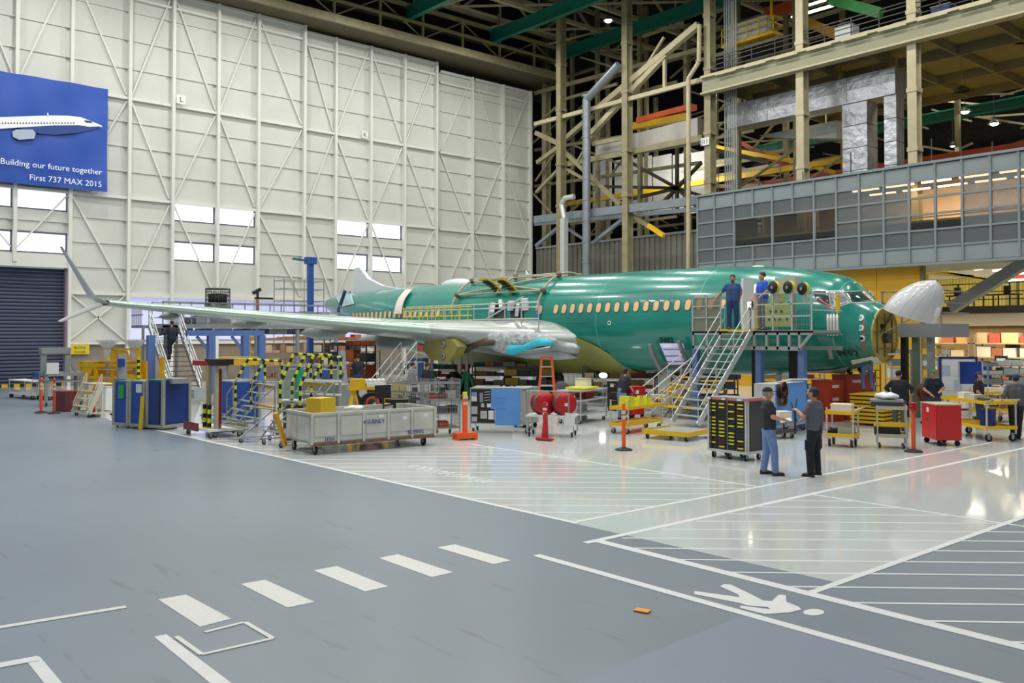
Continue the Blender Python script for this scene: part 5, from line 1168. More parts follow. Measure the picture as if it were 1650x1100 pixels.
# orange jack stand
t=thing('jack_stand','orange post on a wide orange foot right of the grey bin cart','stand',onfloor(749,708),P[1]); MB().box(-.3,.3,-.18,.18,.05,.2).box(-.3,-.23,-.2,.2,.0,.16).box(.23,.3,-.2,.2,.0,.16).build('foot',org,t); MB().box(-.06,.06,-.05,.05,.2,1.2).build('post',org,t)
for z in (.95,1.12): MB().box(-.072,.072,-.055,-.05,z,z+.08).build('reflective_band',M('silver_reflective','',.3),t)
MB().box(-.05,.05,-.05,.05,1.2,1.3).build('cap',yel2,t)
# blue sheeted cart
P=pl(765,706,846,690); P=pl(758,697,851,699); t=wire_shelf_cart('tall framed trolley covered by a pale blue sheet, with tool shadow board','' or P,.7,1.32,[.28],M('grey_tube_frame','#a9abab',.4,.3),None,False,'sheeted_trolley'); w=P[2]
MB().box(-w/2+.75,w/2-.22,-.03,-.01,.24,1.3).build('blue_sheet',lblu,t); MB().box(-w/2+.62,-w/2+.76,-.02,.0,.7,1.28).build('blue_sheet_fold',lblu,t); MB().box(-w/2+.02,-w/2+.72,.0,.03,.3,1.28).build('tool_board',M('tool_board_black','#22252a',.5),t)
MB().box(-w/2,w/2,0,.7,1.28,1.32).build('top_shelf',meshg,t); MB().box(w/2-.2,w/2,0,.65,.3,1.25).build('side_drawers',M('grey_drawer_bank','#a4a59e',.45),t)
for j,(x,z,a_,b_,c_) in enumerate(((.03,.92,.16,.3,white),(.03,.55,.18,.28,lgrey),(.3,.42,.2,.28,lgrey),(.54,.4,.16,.32,white),(.04,.33,.16,.18,lgrey),(.32,.75,.1,.14,lgrey),(.5,.75,.12,.14,white),(.03,1.06,.16,.16,lblu),(.28,.9,.1,.34,pgrey))): MB().box(-w/2+x,-w/2+x+a_,-.012,0,z,z+b_*.8).build('tool_silhouette',c_,t)
for j in range(4): MB().bar((-w/2+.42,-.02,.95+j*.08),(-w/2+.6,-.02,.97+j*.08),.02).build('hook_tool',alu,t)
for z in (1.0,.86,.7): MB().path([(-.1,-.035,z),(0,-.04,z+.04),(.2,-.035,z+.03)],.004,4).build('sheet_crease_shade',M('blue_crease_shade','#3f78bc',.6),t)  # darker blue lines paint the shade of creases on the flat sheet
# drawer cabinet beside it
P=pl(846,690,868,688); t=cabinet_cart('light grey drawer cabinet right of the pale blue sheeted trolley',P,.6,1.25,M('grey_drawer_bank','',.45),5)
# orange step ladder
step_ladder('orange fibreglass step ladder standing under the wing root',pl(866,668,897,668),2.05,6,M('orange_fibreglass','#c8552a',.5,0,.1),alu,.95)
# hose reel trolley and wrapped post
P=pl(848,703,925,705); t=utility_cart('low grey trolley carrying two red hose reels',P,.75,.62,[.58],M('pale_green_grey_frame','#9fb0a8',.45),white,None,False,.06,.03,'reel_trolley'); w=P[2]
hose_reel(t,-w/2+.42,.35,.92,.33,.36); hose_reel(t,-w/2+1.0,.35,.92,.33,.36)
MB().path([(-w/2,0,.62),(-w/2,0,1.28),(w/2-.15,0,1.28),(w/2-.15,0,.62)],.018,6).build('frame_tube',steel,t); MB().cb((w/2-.12,-.03,.5),(.3,.01,.36),0,0,.12).build('white_notice',white,t)
t=delineator(878,709,'red floor post wrapped in red streamers before the hose reels',red,1.05,True,.055); MB().tube((0,0,.05),(.03,.0,.75),.10,9,.055).cb((.1,-.1,.05),(.5,.12,.05),.4).cb((-.22,.05,.03),(.4,.1,.05),-.3).build('streamers',M('red_streamer','#c0202a',.4,0,.2,9,.5),t)
# trash can, yellow-top cart, dark bag
t=thing('trash_can','ribbed steel trash can beside the red hose reels','can',onfloor(934,676)); m=MB(); m.lathe([(.01,0),(.24,0),(.29,.75),(.3,.77),(.28,.78),(.27,.75)],n=20); m.build('can_body',alu,t)
for z in (.25,.5): MB().lathe([(.262+z*.05,z),(.275+z*.05,z+.01),(.262+z*.05,z+.02)],n=20).build('hoop',steel,t)
P=pl(938,683,976,674); t=utility_cart('grey tube trolley with yellow top mat and white bin, left of the kneeling aisle',pl(936,684,978,676),.85,1.1,[.3,.75,1.05],alu,alu,None,False,.06,.03); MB().box(-.5,.45,.05,.8,1.09,1.15).build('yellow_mat',yel2,t); 
q=on(t,.2,.5,1.15); obox('tub','white tub on the yellow topped trolley','tub',q,.3,(.42,.35,.26),white,lgrey); q=on(t,.1,.4,.79); obox('tray_box','dark red box under the top of the yellow topped trolley','box',q,t.rotation_euler.z,(.6,.4,.2),dred,red)
bag('large dark grey bag slumped behind the orange ladder','bag',onfloor(905,660),(.42,.35,.55),M('dark_grey_canvas','#3c3c44',.8,0,.2,5,.5))
t=cabinet_cart('black wheeled cabinet frame behind the person in blue gloves',pl(980,662,996,662),.5,1.15,blk,3,alu)
t=thing('floor_light','round white work light glowing under the fuselage belly','lamp',(*onfloor(972,655)[:2],0)); MB().bar((0,0,0),(0,0,1.1),.04).cb((0,0,.02),(.5,.05,.04)).cb((0,0,.02),(.05,.5,.04)).build('stand',steel,t); MB().sphere((0,0,1.25),.12,12,8,(1.9,.6,.9)).build('lamp_glass',M('work_light_glow','',.3),t)
# red cabinet, yellow shelf cart with bags
cabinet_cart('red tool cabinet behind the yellow shelf trolley of yellow bags',pl(1016,676,1040,674),.6,1.1,red,0)
P=pl(1014,704,1062,697); t=utility_cart('steel trolley with yellow shelves carrying lime yellow bags',pl(1013,700,1068,690),.62,.98,[.25,.72],alu,yel,None,True,.07); w=pl(1013,700,1068,690)[2]
for j,(x,s) in enumerate(((-.3,.2),(.05,.16),(.32,.17))): q=on(t,x*w*.8,.3,.75); tt=thing('tote_bag','lime yellow tote on the yellow shelf trolley, %s'%['biggest, by the orange post','in the middle','beside the stairs'][j],'bag',q,t.rotation_euler.z,'lime bags'); MB().prism([(-s,0),(s,0),(s*.85,s*1.5),(-s*.85,s*1.6)],-.1,.22,'y').build('body',M('lime_fabric','#cfe02a',.6,0,.12,6,.3),tt); MB().path([(-s*.5,-.1,s*1.4),(-s*.3,-.1,s*1.9),(s*.3,-.1,s*1.9),(s*.5,-.1,s*1.4)],.012,5).build('strap',blu,tt)
utility_cart('second steel trolley with yellow shelves behind the tall stairs foot',pl(1082,668,1120,668),.6,1.0,[.3,.7,.95],alu,yel)
delineator(1005,725,'orange floor post with silver bands left of the tall stairs',org,1.17)
delineator(1472,728,'orange post with red tape wound round its top before the red cabinet',M('salmon_post','#d8502c',.45),1.22,False); pp=C.objects[-1].parent if False else None
t=[o for o in C.objects if o.name.startswith('traffic_post')][-1]; coil(t,(0,0,1.12),.085,9,red,'z',.016,'red_tape')
# ================= TOOL CABINET (black, yellow handles) =================
P=pl(1142,736,1204,744); t=thing('tool_cabinet','dark wheeled tool cabinet full of yellow handled drawers, red and white top edge','cabinet',P[0],P[1]); w=P[2]; d=.62; z0,z1=.22,1.42; blkc=M('charcoal_panel','#3c3e42',.5)
MB().box(-w/2,w/2,0,d,z0,z1-.06).build('body',blkc,t)
for x in (-w/2,-.02,w/2-.04): MB().box(x,x+.04,-.03,.01,z0-.04,z1-.06).build('frame_post',alu,t)
for y in (.0,d-.04): MB().box(w/2,w/2+.03,y,y+.04,z0-.04,z1-.06).build('frame_post',alu,t)
MB().box(-w/2-.02,w/2+.04,-.04,d+.02,z0-.06,z0).build('base_frame',alu,t)
random.seed(21)
for c_ in range(4):
    x0=-w/2+.045+c_*(w-.08)/4+(.02 if c_>1 else 0); ww=(w-.14)/4-.02
    for j in range(13):
        z=z0+.03+j*.082; dr=MB().box(x0,x0+ww,-.018,0,z,z+.07).build('drawer',M('drawer_dark_red','#3a1416',.5) if random.random()<.35 else M('drawer_black','#191a1c',.4),t)
        if random.random()<.62: MB().box(x0+ww*.15,x0+ww*.85,-.04,-.018,z+.018,z+.05).build('handle',M('handle_yellow','#d8d020',.4),dr)
for k_ in range(8): MB().box(-w/2-.02+k_*(w+.06)/8,-w/2-.02+(k_+1)*(w+.06)/8,-.045,d+.03,z1-.06,z1-.02).build('edge_tape',M('salmon_tape','#d86a60',.5) if k_%3 else white,t)
MB().box(-w/2,w/2,-.03,d,z1-.02,z1).build('top_mat',pgrey,t)
for x in (-.42,.0): MB().box(x-.012,x+.012,-.05,-.042,z0,z1).build('strap',blk,t)
for x in (-w/2+.1,0,w/2-.08):
    for y in (.05,d-.08): caster(t,x,y,.07)
# ================= RIGHT SIDE CARTS =================
P=pl(1251,702,1300,693); t=thing('draped_cart','wheeled cart draped in pale blue sheet with dark hoses hung on it','cart',P[0],P[1]); w=P[2]; MB().box(-w/2,w/2,0,.02,.3,1.45).box(w/2-.02,w/2,0,.7,.3,1.45).build('blue_sheet',lblu,t); MB().box(-w/2,w/2,.03,.68,.2,1.46).build('rack_body',lgrey,t); coil(t,(-w/2+.18,-.08,1.25),.2,8,blk); coil(t,(-w/2+.2,-.1,1.0),.16,5,M('olive_red_hose','#6a4a20',.6)); coil(t,(-w/2+.18,-.12,1.35),.17,4,dred)
MB().path([(-w/2+.1,-.02,1.5),(-.1,-.02,1.56),(w/2,-.02,1.53),(w/2+.15,.1,1.5)],.03,6).build('white_hose',white,t); MB().path([(-.1,-.03,.9),(.15,-.03,.5),(.3,-.03,.3)],.012,5).path([(.3,-.03,1.0),(.18,-.03,.62)],.012,5).build('cable',dsteel,t); casters(t,w,.7,.07)
P=pl(1248,708,1283,706); t=utility_cart('small black frame trolley with a white carton behind the two talking men',P,.5,.75,[.2],blk,dsteel,None,False,.06,.03); q=on(t,.05,.2,.55); obox('carton','white printed carton on the small black trolley','box',q,P[1],(.42,.32,.2),M('cream_carton','#e2dcc8',.7),None)
P=pl(1333,722,1384,718); t=utility_cart('steel trolley with yellow shelves and cartons right of the man in grey',pl(1331,719,1376,722),.6,1.0,[.28,.85],alu,yel,None,True,.09); q=on(t,.0,.3,.88); obox('carton','white carton on the yellow shelf trolley beside the man in grey','box',q,t.rotation_euler.z,(.5,.36,.2),white,M('cream_carton','',.7)); q=on(t,.1,.3,.31); obox('carton','greenish crate on the lower yellow shelf beside the man in grey','box',q,t.rotation_euler.z,(.36,.36,.2),M('pale_green_crate','#a8b098',.6),None); q=on(t,-.25,.25,.31); bag('black cable bundle on the lower yellow shelf','bundle',q,(.17,.2,.08),blk,'cable_bundle')
for j,(a,lb,hh) in enumerate((((1312,680,1335,678),'orange red machine case under the nose, left one',1.35),((1343,676,1388,674),'orange red machine case with white lettering under the nose',1.5))):
    P=pl(*a); t=obox('machine_case',lb,'case',(P[0][0],P[0][1]+.4,0),P[1],(P[2],.7,hh),M('case_orange_red','#c03c18',.5,0,.08),M('case_lid','#a8442a',.5)); 
    for z in (hh*.86,hh*.55): MB().box(-P[2]*.3,P[2]*.15,-.36,-.352,z-.05,z+.05).build('white_print',white,t)
# folded yellow lift platform stack
P=pl(1370,684,1424,688); t=thing('scissor_platform','stack of yellow edged platform sections under the nose','platform',P[0],P[1]); w=P[2]
for j in range(7): z=.08+j*.125; MB().box(-w/2,w/2,0,1.7,z,z+.075).build('section',yel,t); MB().box(-w/2+.04,w/2-.04,.04,1.66,z+.075,z+.125).build('dark_core',M('dark_olive_core','#4a3a14',.6),t)
casters(t,w,1.1,.05,yel); MB().box(-w/2-.02,w/2+.02,-.02,1.72,.955,.99).build('top_deck',yel,t); SP=t
# grey cart with black cases
P=pl(1415,722,1462,722); t=utility_cart('pale grey two shelf trolley topped by a grey case and white bag',pl(1413,722,1462,724),.62,1.08,[.3,1.0],M('putty_frame','#b4b09c',.5),M('putty_frame','',.5),None,False,.04); q=on(t,-.1,.3,1.03); obox('case','dark grey flat case on the pale grey trolley top','case',q,t.rotation_euler.z,(.75,.5,.18),dsteel,pgrey); q2=(q[0],q[1],q[2]+.19); bag('crumpled white bag on the dark grey flat case','bag',q2,(.32,.22,.09),bagm); q=on(t,-.1,.25,.33); obox('case','black case on the lower shelf of the pale grey trolley','case',q,t.rotation_euler.z,(.6,.4,.24),blk,dsteel); q=on(t,-.1,.3,.62)
MB().box(-.4,.45,.05,.55,.58,.62).box(-.42,.47,.03,.05,.55,.66).build('yellow_tray',yel,t)
cabinet_cart('bright red wheeled cabinet right of the taped orange post',pl(1486,712,1510,719),.62,1.08,M('bright_red_enamel','#c41f1c',.35,0,.06),0,M('tray_top','#b8b090',.5))
P=pl(1536,706,1592,712); t=utility_cart('long steel trolley with yellow shelves right of the red cabinet',pl(1518,698,1590,712),.85,1.12,[.35,1.02],alu,yel,None,True,.1); 
for j,(x,lb,mm,s) in enumerate(((-.5,'white carton on the long yellow shelf trolley, farthest from its handle',white,(.3,.3,.18)),(-.05,'pale crate in the middle of the long yellow shelf trolley',lgrey,(.42,.34,.14)),(.4,'black folder box near the handle of the long yellow shelf trolley',dsteel,(.34,.26,.07)))): obox('carton',lb,'box',on(t,x,.4,1.05),t.rotation_euler.z,s,mm)
obox('canister','dark blue canister on the lower shelf of the long yellow shelf trolley','canister',on(t,.5,.4,.38),0,(.3,.3,.45),dblu,blu)
P=pl(1598,676,1650,672); t=utility_cart('steel trolley with yellow shelf and boxes beside the man in the grey jumper',pl(1592,682,1640,680),.7,1.15,[.4,.95],alu,yel); obox('carton','white tray of parts on the trolley beside the man in the grey jumper','box',on(t,0,.3,.98),0,(.6,.4,.15),white); 
t=thing('hose_reel','round dark red hose reel standing left of the bright red cabinet top','reel',onfloor(1497,682),.4); hose_reel(t,0,0,1.0,.34,.3,dred); MB().box(-.25,.25,-.2,.2,0,.06).bar((0,0,0),(0,0,.8),.1).build('stand',dred,t)
# blue screens, racks
p=onfloor(1562,655)
t=thing('notice_board','navy framed white display board behind the red cabinet','board',(*onfloor(1545,660)[:2],0),.75); MB().box(-.65,.65,0,.05,.5,1.98).build('board',white,t); MB().box(-.7,.7,-.02,.06,1.95,2.03).box(-.7,-.62,-.02,.06,.3,2.0).box(.62,.7,-.02,.06,.3,2.0).build('frame',M('navy_frame','#1c2a66',.5),t); MB().cb((0,.02,.03),(1.6,.5,.05)).bar((-.75,.02,0),(-.75,.02,.9),.06).bar((.75,.02,0),(.75,.02,.9),.06).build('stand',dsteel,t)
for k_ in range(6): MB().box(-.6+(k_%3)*.42,-.3+(k_%3)*.42,-.012,0,.75+(k_//3)*.55,1.15+(k_//3)*.55).build('pinned_sheet',M('lilac_paper','#b8bedc',.6) if k_%2 else white,t)
t=thing('screen','plain dark blue cloth screen on a tubular stand','screen',(*onfloor(1565,668)[:2],0),.75); MB().box(-.38,.38,0,.05,1.1,1.9).build('cloth',M('blue_cloth','#1b3f92',.8,0,.08,3),t); MB().bar((-.4,.02,0),(-.4,.02,1.92),.05).bar((.4,.02,0),(.4,.02,1.92),.05).bar((-.4,-.4,0),(-.4,.4,0),.05).bar((.4,-.4,0),(.4,.4,0),.05).build('stand',alu,t)
t=thing('screen','narrow dark blue screen farther right, beside the grey rack','screen',(*onfloor(1585,660)[:2],0),.75); MB().box(-.3,.3,0,.05,.6,1.85).build('cloth',M('blue_cloth','',.8),t); MB().bar((-.35,.02,0),(-.35,.02,1.85),.05).bar((.35,.02,0),(.35,.02,1.85),.05).bar((-.35,-.3,0),(-.35,.3,0),.05).bar((.35,-.3,0),(.35,.3,0),.05).build('stand',alu,t)
t=thing('rack_sign','small dark sign with numbers on the grey rack at right','sign',atY(1613,580,44)); MB().box(-.28,.28,0,.03,-.2,.2).build('board',M('dark_maroon_board','#3a1420',.5),t); MB().box(-.2,.2,-.005,0,-.08,.08).build('print',white,t); MB().bar((0,.02,-.2),(0,.02,-1.65),.05).build('post',dsteel,t)
random.seed(33)
def shelf_unit(short,label,P,d,h,n,fm=steel,boxes=True,cl=cols,grp=None):
    (loc,rz,w)=P; t=thing('shelving',label,'shelving',loc,rz)
    for x in (-w/2,w/2-.05):
        for y in (0,d-.05): MB().box(x,x+.05,y,y+.05,0,h).build('upright',fm,t)
    for k_ in range(n):
        z=.15+(h-.2)*k_/(n-1); MB().box(-w/2,w/2,0,d,z,z+.03).build('shelf',fm,t)
        if boxes and k_<n:
            x=-w/2+.06; q_=0
            while x<w/2-.4:
                q_+=1; ww=random.uniform(.32,.62); hh=random.uniform(.1,(h-.2)/(n-1)*.8 if k_<n-1 else .22); c_=random.choice(cl); o=MB().box(0,ww,0,d*.7,0,hh).box(-.004,ww+.004,-.004,d*.7+.004,hh-.03,hh).build('parts_box',M('box'+c_,c_,.7,0,.05)); tag(o,boxlab(c_,q_,['lowest','second','third','fourth','fifth','sixth'][k_] if k_<n-1 else 'top',short),'box','boxes on the '+short,on(t,x,.05,z+.03),rz); x+=ww+.04
    return t
gcol=['#8f9694','#a8aca8','#c8c8c0','#70787a','#9a8a6a','#d8a030','#b8bcc0']
shelf_unit('grey shelving at the nose','grey steel shelving behind the man in black at the nose',pl(1436,655,1480,655),.6,2.15,5,pgrey,True,gcol)
shelf_unit('yellow and grey parts shelving','open shelving of yellow and grey parts right of the man in black',pl(1484,650,1520,652),.6,2.1,5,pgrey,True,['#c79a3a','#8f9694','#b8bcc0','#e0b030','#606a6a'])
shelf_unit('long rack at right edge','long grey rack at the right edge behind the man in grey jumper',pl(1592,668,1665,668),.8,1.78,6,M('mid_grey_rack','#8a8e90',.5),True,['#9aa0a0','#aab0b0','#7c8284','#c0c4c0'])
shelf_unit('yellow shelving under the nose','shelving with yellow edges under the nose behind the jeans legs',pl(1372,640,1420,640),.6,2.0,6,M('dark_olive_core','',.6),True,['#c8a820','#8a8a80','#3c3c38','#e0c040'])
shelf_unit('low shelving behind the dock','low shelving of dark parts under the fuselage behind the dock',pl(1230,650,1330,650),.6,1.5,4,pgrey,True,['#6a6e70','#9a9c98','#4a4640','#b08850','#7a2a24'])
shelf_unit('dim shelving behind tall stairs','dim shelving of parts under the belly behind the tall stairs',pl(1085,648,1190,648),.6,1.4,4,dsteel,True,['#4a4e50','#8a8c88','#7a2a24','#3a4456','#b0a070'])
shelf_unit('dim shelving behind yellow topped trolley','dim shelving under the belly behind the yellow topped trolley',pl(940,648,1060,648),.6,1.5,4,dsteel,True,['#4a4e50','#8a6a30','#7a2a24','#3a5456','#b0a070'])
shelf_unit('rack beneath the wing fairing','dark parts rack beneath the wing fairing behind the blue sheeted trolley',pl(760,640,900,642),.6,1.45,4,dsteel,True,['#3a3e40','#6a6c68','#8a5a2a','#2a3446','#b09030'])
shelf_unit('rack behind the mesh trolleys','dark parts rack beneath the wing behind the mesh trolleys',pl(650,636,750,638),.6,1.3,4,dsteel,True,['#3a3e40','#6a6c68','#8a7a4a','#2a6456','#b03030'])

# ================= UNDER AND BEHIND THE WING =================
def tripod(label,x,y,h,z1,mm=green):
    t=thing('jack',label,'jack',onfloor(x,y),0,'green jacks'); 
    for k_ in range(3):
        a=2.1*k_+.4; MB().bar((.55*math.cos(a),.55*math.sin(a),.02),(.1*math.cos(a),.1*math.sin(a),h),.09).build('leg',mm,t)
    MB().tube((0,0,.15),(0,0,h+.05),.14,12,.1).build('cylinder',mm,t); MB().tube((0,0,h),(0,0,z1),.07,10).build('ram',steel,t); MB().tube((0,0,z1-.06),(0,0,z1),.12,10).build('pad',dsteel,t); return t
tripod('green tripod jack under the inner wing, by the mesh trolleys',752,642,1.2,2.35); tripod('green jack with tall grey ram left of the inner wing jack',696,640,1.15,2.55); tripod('green jack under the wing root behind the blue sheeted trolley',818,636,1.0,1.75)
obox('blue_locker','pale blue locker between the two green jacks','locker',onfloor(675,636),.4,(.75,.5,1.75),M('powder_blue','#5f98d8',.5),None)
rolling_steps('yellow and white railed steps under the middle of the wing',pl(597,648,622,650),1.7,1.7,5,alu,None,True,None,'rolling_stairs',True,.85)
t=thing('large_tyre_assembly','spare black aircraft wheel leaning behind the yellow hose trolley','wheel',onfloor(588,655),.5); MB().lathe([(.2,-.17),(.5,-.17),(.56,-.08),(.56,.08),(.5,.17),(.2,.17)],(0,0,.56),22,'y').build('tyre',blk,t); MB().tube((0,-.15,.56),(0,.15,.56),.26,14).build('rim',lgrey,t)
t=thing('light_tower','grey column of clustered fittings beside the spare wheel','stand',onfloor(556,650)); MB().bar((0,0,0),(-.3,0,2.2),.22).build('column',pgrey,t); MB().cb((0,0,.1),(.9,.7,.18)).build('base',dsteel,t)
for j in range(5): MB().cb((.02-.05*j,-.15,.5+j*.35),(.2,.12,.16),j*.4).build('fitting',alu if j%2 else blu,t)
shelf_unit('tall shelves under the outer wing','tall shelves of dark red and orange parts under the outer wing',pl(528,636,590,640),.6,2.4,4,dsteel,True,['#a03a22','#3a3e44','#c8602a','#e0b050','#26303c'])
# hanging garments above: dark white pattern strip
# staging behind the wing
gy=M('staging_grey','#8f9494',.45,.3,.1,3)
t=thing('wing_staging','long grey steel staging with railings behind the outer wing','platform'); XB=-43.6
yA,yB=atX(262,500,XB)[1],atX(548,500,XB)[1]
MB().box(XB-1.6,XB,yA,yB,3.22,3.4).build('deck',gy,t)
m=MB()
for z in (3.7,4.05,4.45): m.box(XB-.05,XB,yA,yB,z,z+.05).box(XB-1.6,XB-1.55,yA,yB,z,z+.05)
k_=int((yB-yA)/1.3)
for i in range(k_+1): y=yA+(yB-yA)*i/k_; m.box(XB-.05,XB,y,y+.05,3.4,4.5).box(XB-1.6,XB-1.55,y,y+.05,3.4,4.5)
m.build('railing',gy,t)
for i in range(5): y=yA+.2+(yB-yA-.4)*i/4; MB().box(XB-.2,XB,y-.07,y+.07,0,3.15).build('post',gy,t)
for i in range(10): y=yA+.3+(yB-yA-.6)*i/9; MB().box(XB-1.3,XB-.3,y-.25,y+.3,2.9,3.2).build('joist_box',dsteel if i%3 else gy,t)
# clutter on the staging
random.seed(9)
for i in range(16):
    y=yA+1.0+(yB-yA-1.6)*i/15; c_=random.choice(['#8a8f94','#c8c8d8','#4a5058','#b0b4c0','#d0d0c8']); hh=random.uniform(.25,.8); o=MB().box(-.3,.3,-.25,.25,0,hh).box(-.31,.31,-.26,.26,hh-.04,hh).build('equipment_case',M('case'+c_,c_,.5)); tag(o,'%s equipment case, %s along the wing staging from the stairs'%(cname(c_),(ORD+['fifteenth','sixteenth'])[i+1]),'case','cases on the wing staging',(XB-.8,y,3.4),0)
p=atX(351,474,XB-.8); t=thing('wire_drum','round grey wire cage drum standing on the wing staging','drum',(p[0],p[1],4.45)); MB().lathe([(.01,0),(.62,0),(.62,.05)],n=20).lathe([(.62,.75),(.6,.8),(.01,.8)],n=20).build('end_plate',dsteel,t)
m=MB()
for j in range(20): a=2*math.pi*j/20; m.bar((.6*math.cos(a),.6*math.sin(a),0),(.6*math.cos(a),.6*math.sin(a),.8),.02)
for z in (.2,.4,.6): m.lathe([(.6,z),(.62,z+.02)],n=20)
m.build('bars',dsteel,t,'stuff'); MB().lathe([(.01,.05),(.45,.05),(.5,.5),(.01,.55)],n=14).build('filling',blk,t); MB().box(-.5,.5,-.5,.5,-1.05,0).build('pedestal',gy,t)
p=atX(415,500,XB-.3); t=thing('pointer_stand','thin dark stand with a camera-like head on the wing staging','stand',(p[0],p[1],3.4)); MB().bar((0,0,0),(0,0,1.35),.12).build('column',M('brownish_post','#8a6a58',.5),t); MB().cb((0,.35,1.38),(.1,1.0,.1)).cb((0,-.05,1.75),(.2,.45,.16),0,.5).bar((0,0,1.35),(0,0,1.7),.1).build('head',blk,t)
p=atX(500,470,-46); t=thing('hoist_mast','dark blue vertical hoist mast with a short arm behind the wing','mast',(p[0],p[1],0)); MB().box(-.14,.14,-.14,.14,0,7.2).build('mast',M('mast_blue','#1f4f9a',.45),t); MB().box(-.2,.2,-.3,.3,6.9,7.3).build('head',M('mast_blue','',.45),t); MB().bar((0,-.3,7.1),(0,-1.1,7.15),.12).build('arm',M('mast_teal','#1f6a7a',.5),t)
t=thing('tail_scaffold','thin tube scaffold cage around the tail end','scaffold',(-49.6,26.0,0)); m=MB()
for x in (0,1.3):
    for y in (-2.2,-.9,.4): m.tube((x,y,0),(x,y,6.2),.03,5)
for z in (3.5,4.2,4.9,5.6,6.1):
    for x in (0,1.3): m.tube((x,-2.2,z),(x,.4,z),.025,5)
    for y in (-2.2,.4): m.tube((0,y,z),(1.3,y,z),.025,5)
m.build('tubes',gy,t); MB().box(0,1.3,-2.2,.4,3.3,3.4).build('deck',yel,t)
t=tag(MB().bar(atY(545,502,25.5),atY(556,468,25.5),.14).build('support_strut',M('deep_blue_strut','#15405c',.4)),'slanted dark blue strut rising beside the tail','strut')
# stairs with a man climbing
p0=atX(309,606,-42.5); t=rolling_steps('grey metal stairs up to the staging behind the wing tip',((-42.6,p0[1],0),math.pi*.0+math.pi-.0,1.1),1,1,2) if False else None
YL=atX(240,510,-43.6)[1]; WD=1.4; xa,xb=-40.6,-43.6; za,zb=.2,3.3; t=thing('staging_stairs','grey metal stairs rising to the staging behind the wing tip','stairs',(0,0,0))
for y in (YL,YL+WD):
    MB().bar((xa,y,za),(xb,y,zb),.06,.2).build('stringer',alu,t); r=MB()
    for h_ in (.3,.6,.92): r.tube((xa,y,za+h_),(xb,y,zb+h_),.03,6)
    for q in (0,.25,.5,.75,1): r.tube((xa+(xb-xa)*q,y,za+(zb-za)*q),(xa+(xb-xa)*q,y,za+(zb-za)*q+.94),.026,6)
    r.build('handrail',alu,t)
for i in range(14): q=(i+.5)/14; x=xa+(xb-xa)*q; z=za+(zb-za)*q; MB().box(x-.14,x+.14,YL,YL+WD,z-.03,z).build('tread',dsteel,t)
MB().box(xa-.3,xa+.5,YL,YL+WD,0,.22).build('base_step',gy,t); MB().box(xb-1.6,xb,YL-.3,YL+WD,3.2,3.34).build('landing',gy,t)
for y in (YL-.3,YL+WD-.1): MB().box(xb-.1,xb,y,y+.1,0,3.2).build('post',gy,t)
m=MB()
for z in (3.8,4.3): m.box(xb-1.6,xb,YL-.3,YL-.26,z,z+.05)
for j in range(12): m.box(xb-1.6+j*.13,xb-1.58+j*.13,YL-.3,YL-.28,3.35,4.3)
m.build('landing_rail',gy,t)
# blue gantry
gb=M('gantry_blue','#5472ae',.45,0,.06); t=thing('gantry','blue portal gantry frame standing under the staging','gantry',(0,0,0)); X=-42.4
ys_=[atX(x,540,X)[1] for x in (243,340,395,421)]
MB().box(X-.12,X+.12,atX(300,540,X)[1],ys_[3]+.12,2.82,3.1).build('top_beam',gb,t)
for y in ys_: MB().box(X-.16,X+.16,y-.16,y+.16,0,2.85).build('column',gb,t)
for y,s_ in ((ys_[1],-1),(ys_[2],-1)): MB().bar((X,y,2.0),(X,y+s_*.7,2.8),.12).build('knee_brace',gb,t)
# warm lit stock beyond the staging
shelf_unit('warm crate rack by hangar door','warm lit wooden crates against the hangar door base behind the gantry',((-51.5,atX(470,560,-51.5)[1],0),math.pi/2,5.5),.8,2.6,4,M('crate_timber','#b08a60',.6),True,['#c79a6a','#d8b890','#b08058','#a87850'])
shelf_unit('white box rack by hangar door','dark racks of white boxes against the hangar door base under the wing',((-51.0,atX(560,560,-51)[1],0),math.pi/2,5.0),.8,3.4,5,dsteel,True,['#e8d8c8','#3a3e44','#c87858','#e8e0c8'])
# guard rails on the wing
wy=M('lime_yellow_tube','#c8c440',.5); t=thing('guard_rail','yellow tube guard rails clamped over the inner wing','railing'); m=MB(); xs_=[650+i*13 for i in range(9)]
for x in xs_: a=atY(x,497,24.9); m.tube((a[0],24.9,3.2),(a[0],24.9,4.25),.028,5)
for z in (3.5,3.75,4.15): m.tube((atY(650,497,24.9)[0],24.9,z),(atY(760,497,24.9)[0],24.9,z),.026,5)
for i in range(0,8,2): a=atY(xs_[i],497,24.9)[0]; b=atY(xs_[i+1],497,24.9)[0]; m.tube((a,24.9,3.25),(b,24.9,4.2),.022,5)
m.build('yellow_tubes',wy,t)
m=MB(); x0,x1=atY(655,495,25.3)[0],atY(868,495,25.3)[0]
for z in (3.55,4.05,4.25): m.tube((x0,25.3,z),(x1,25.3,z),.035,5)
for i in range(10): x=x0+(x1-x0)*i/9; m.tube((x,25.3,3.1),(x,25.3,4.25),.03,5)
m.tube((x0+6.5,25.3,3.6),(x1-1,25.3,4.5),.035,5); m.build('silver_tubes',alu,t)
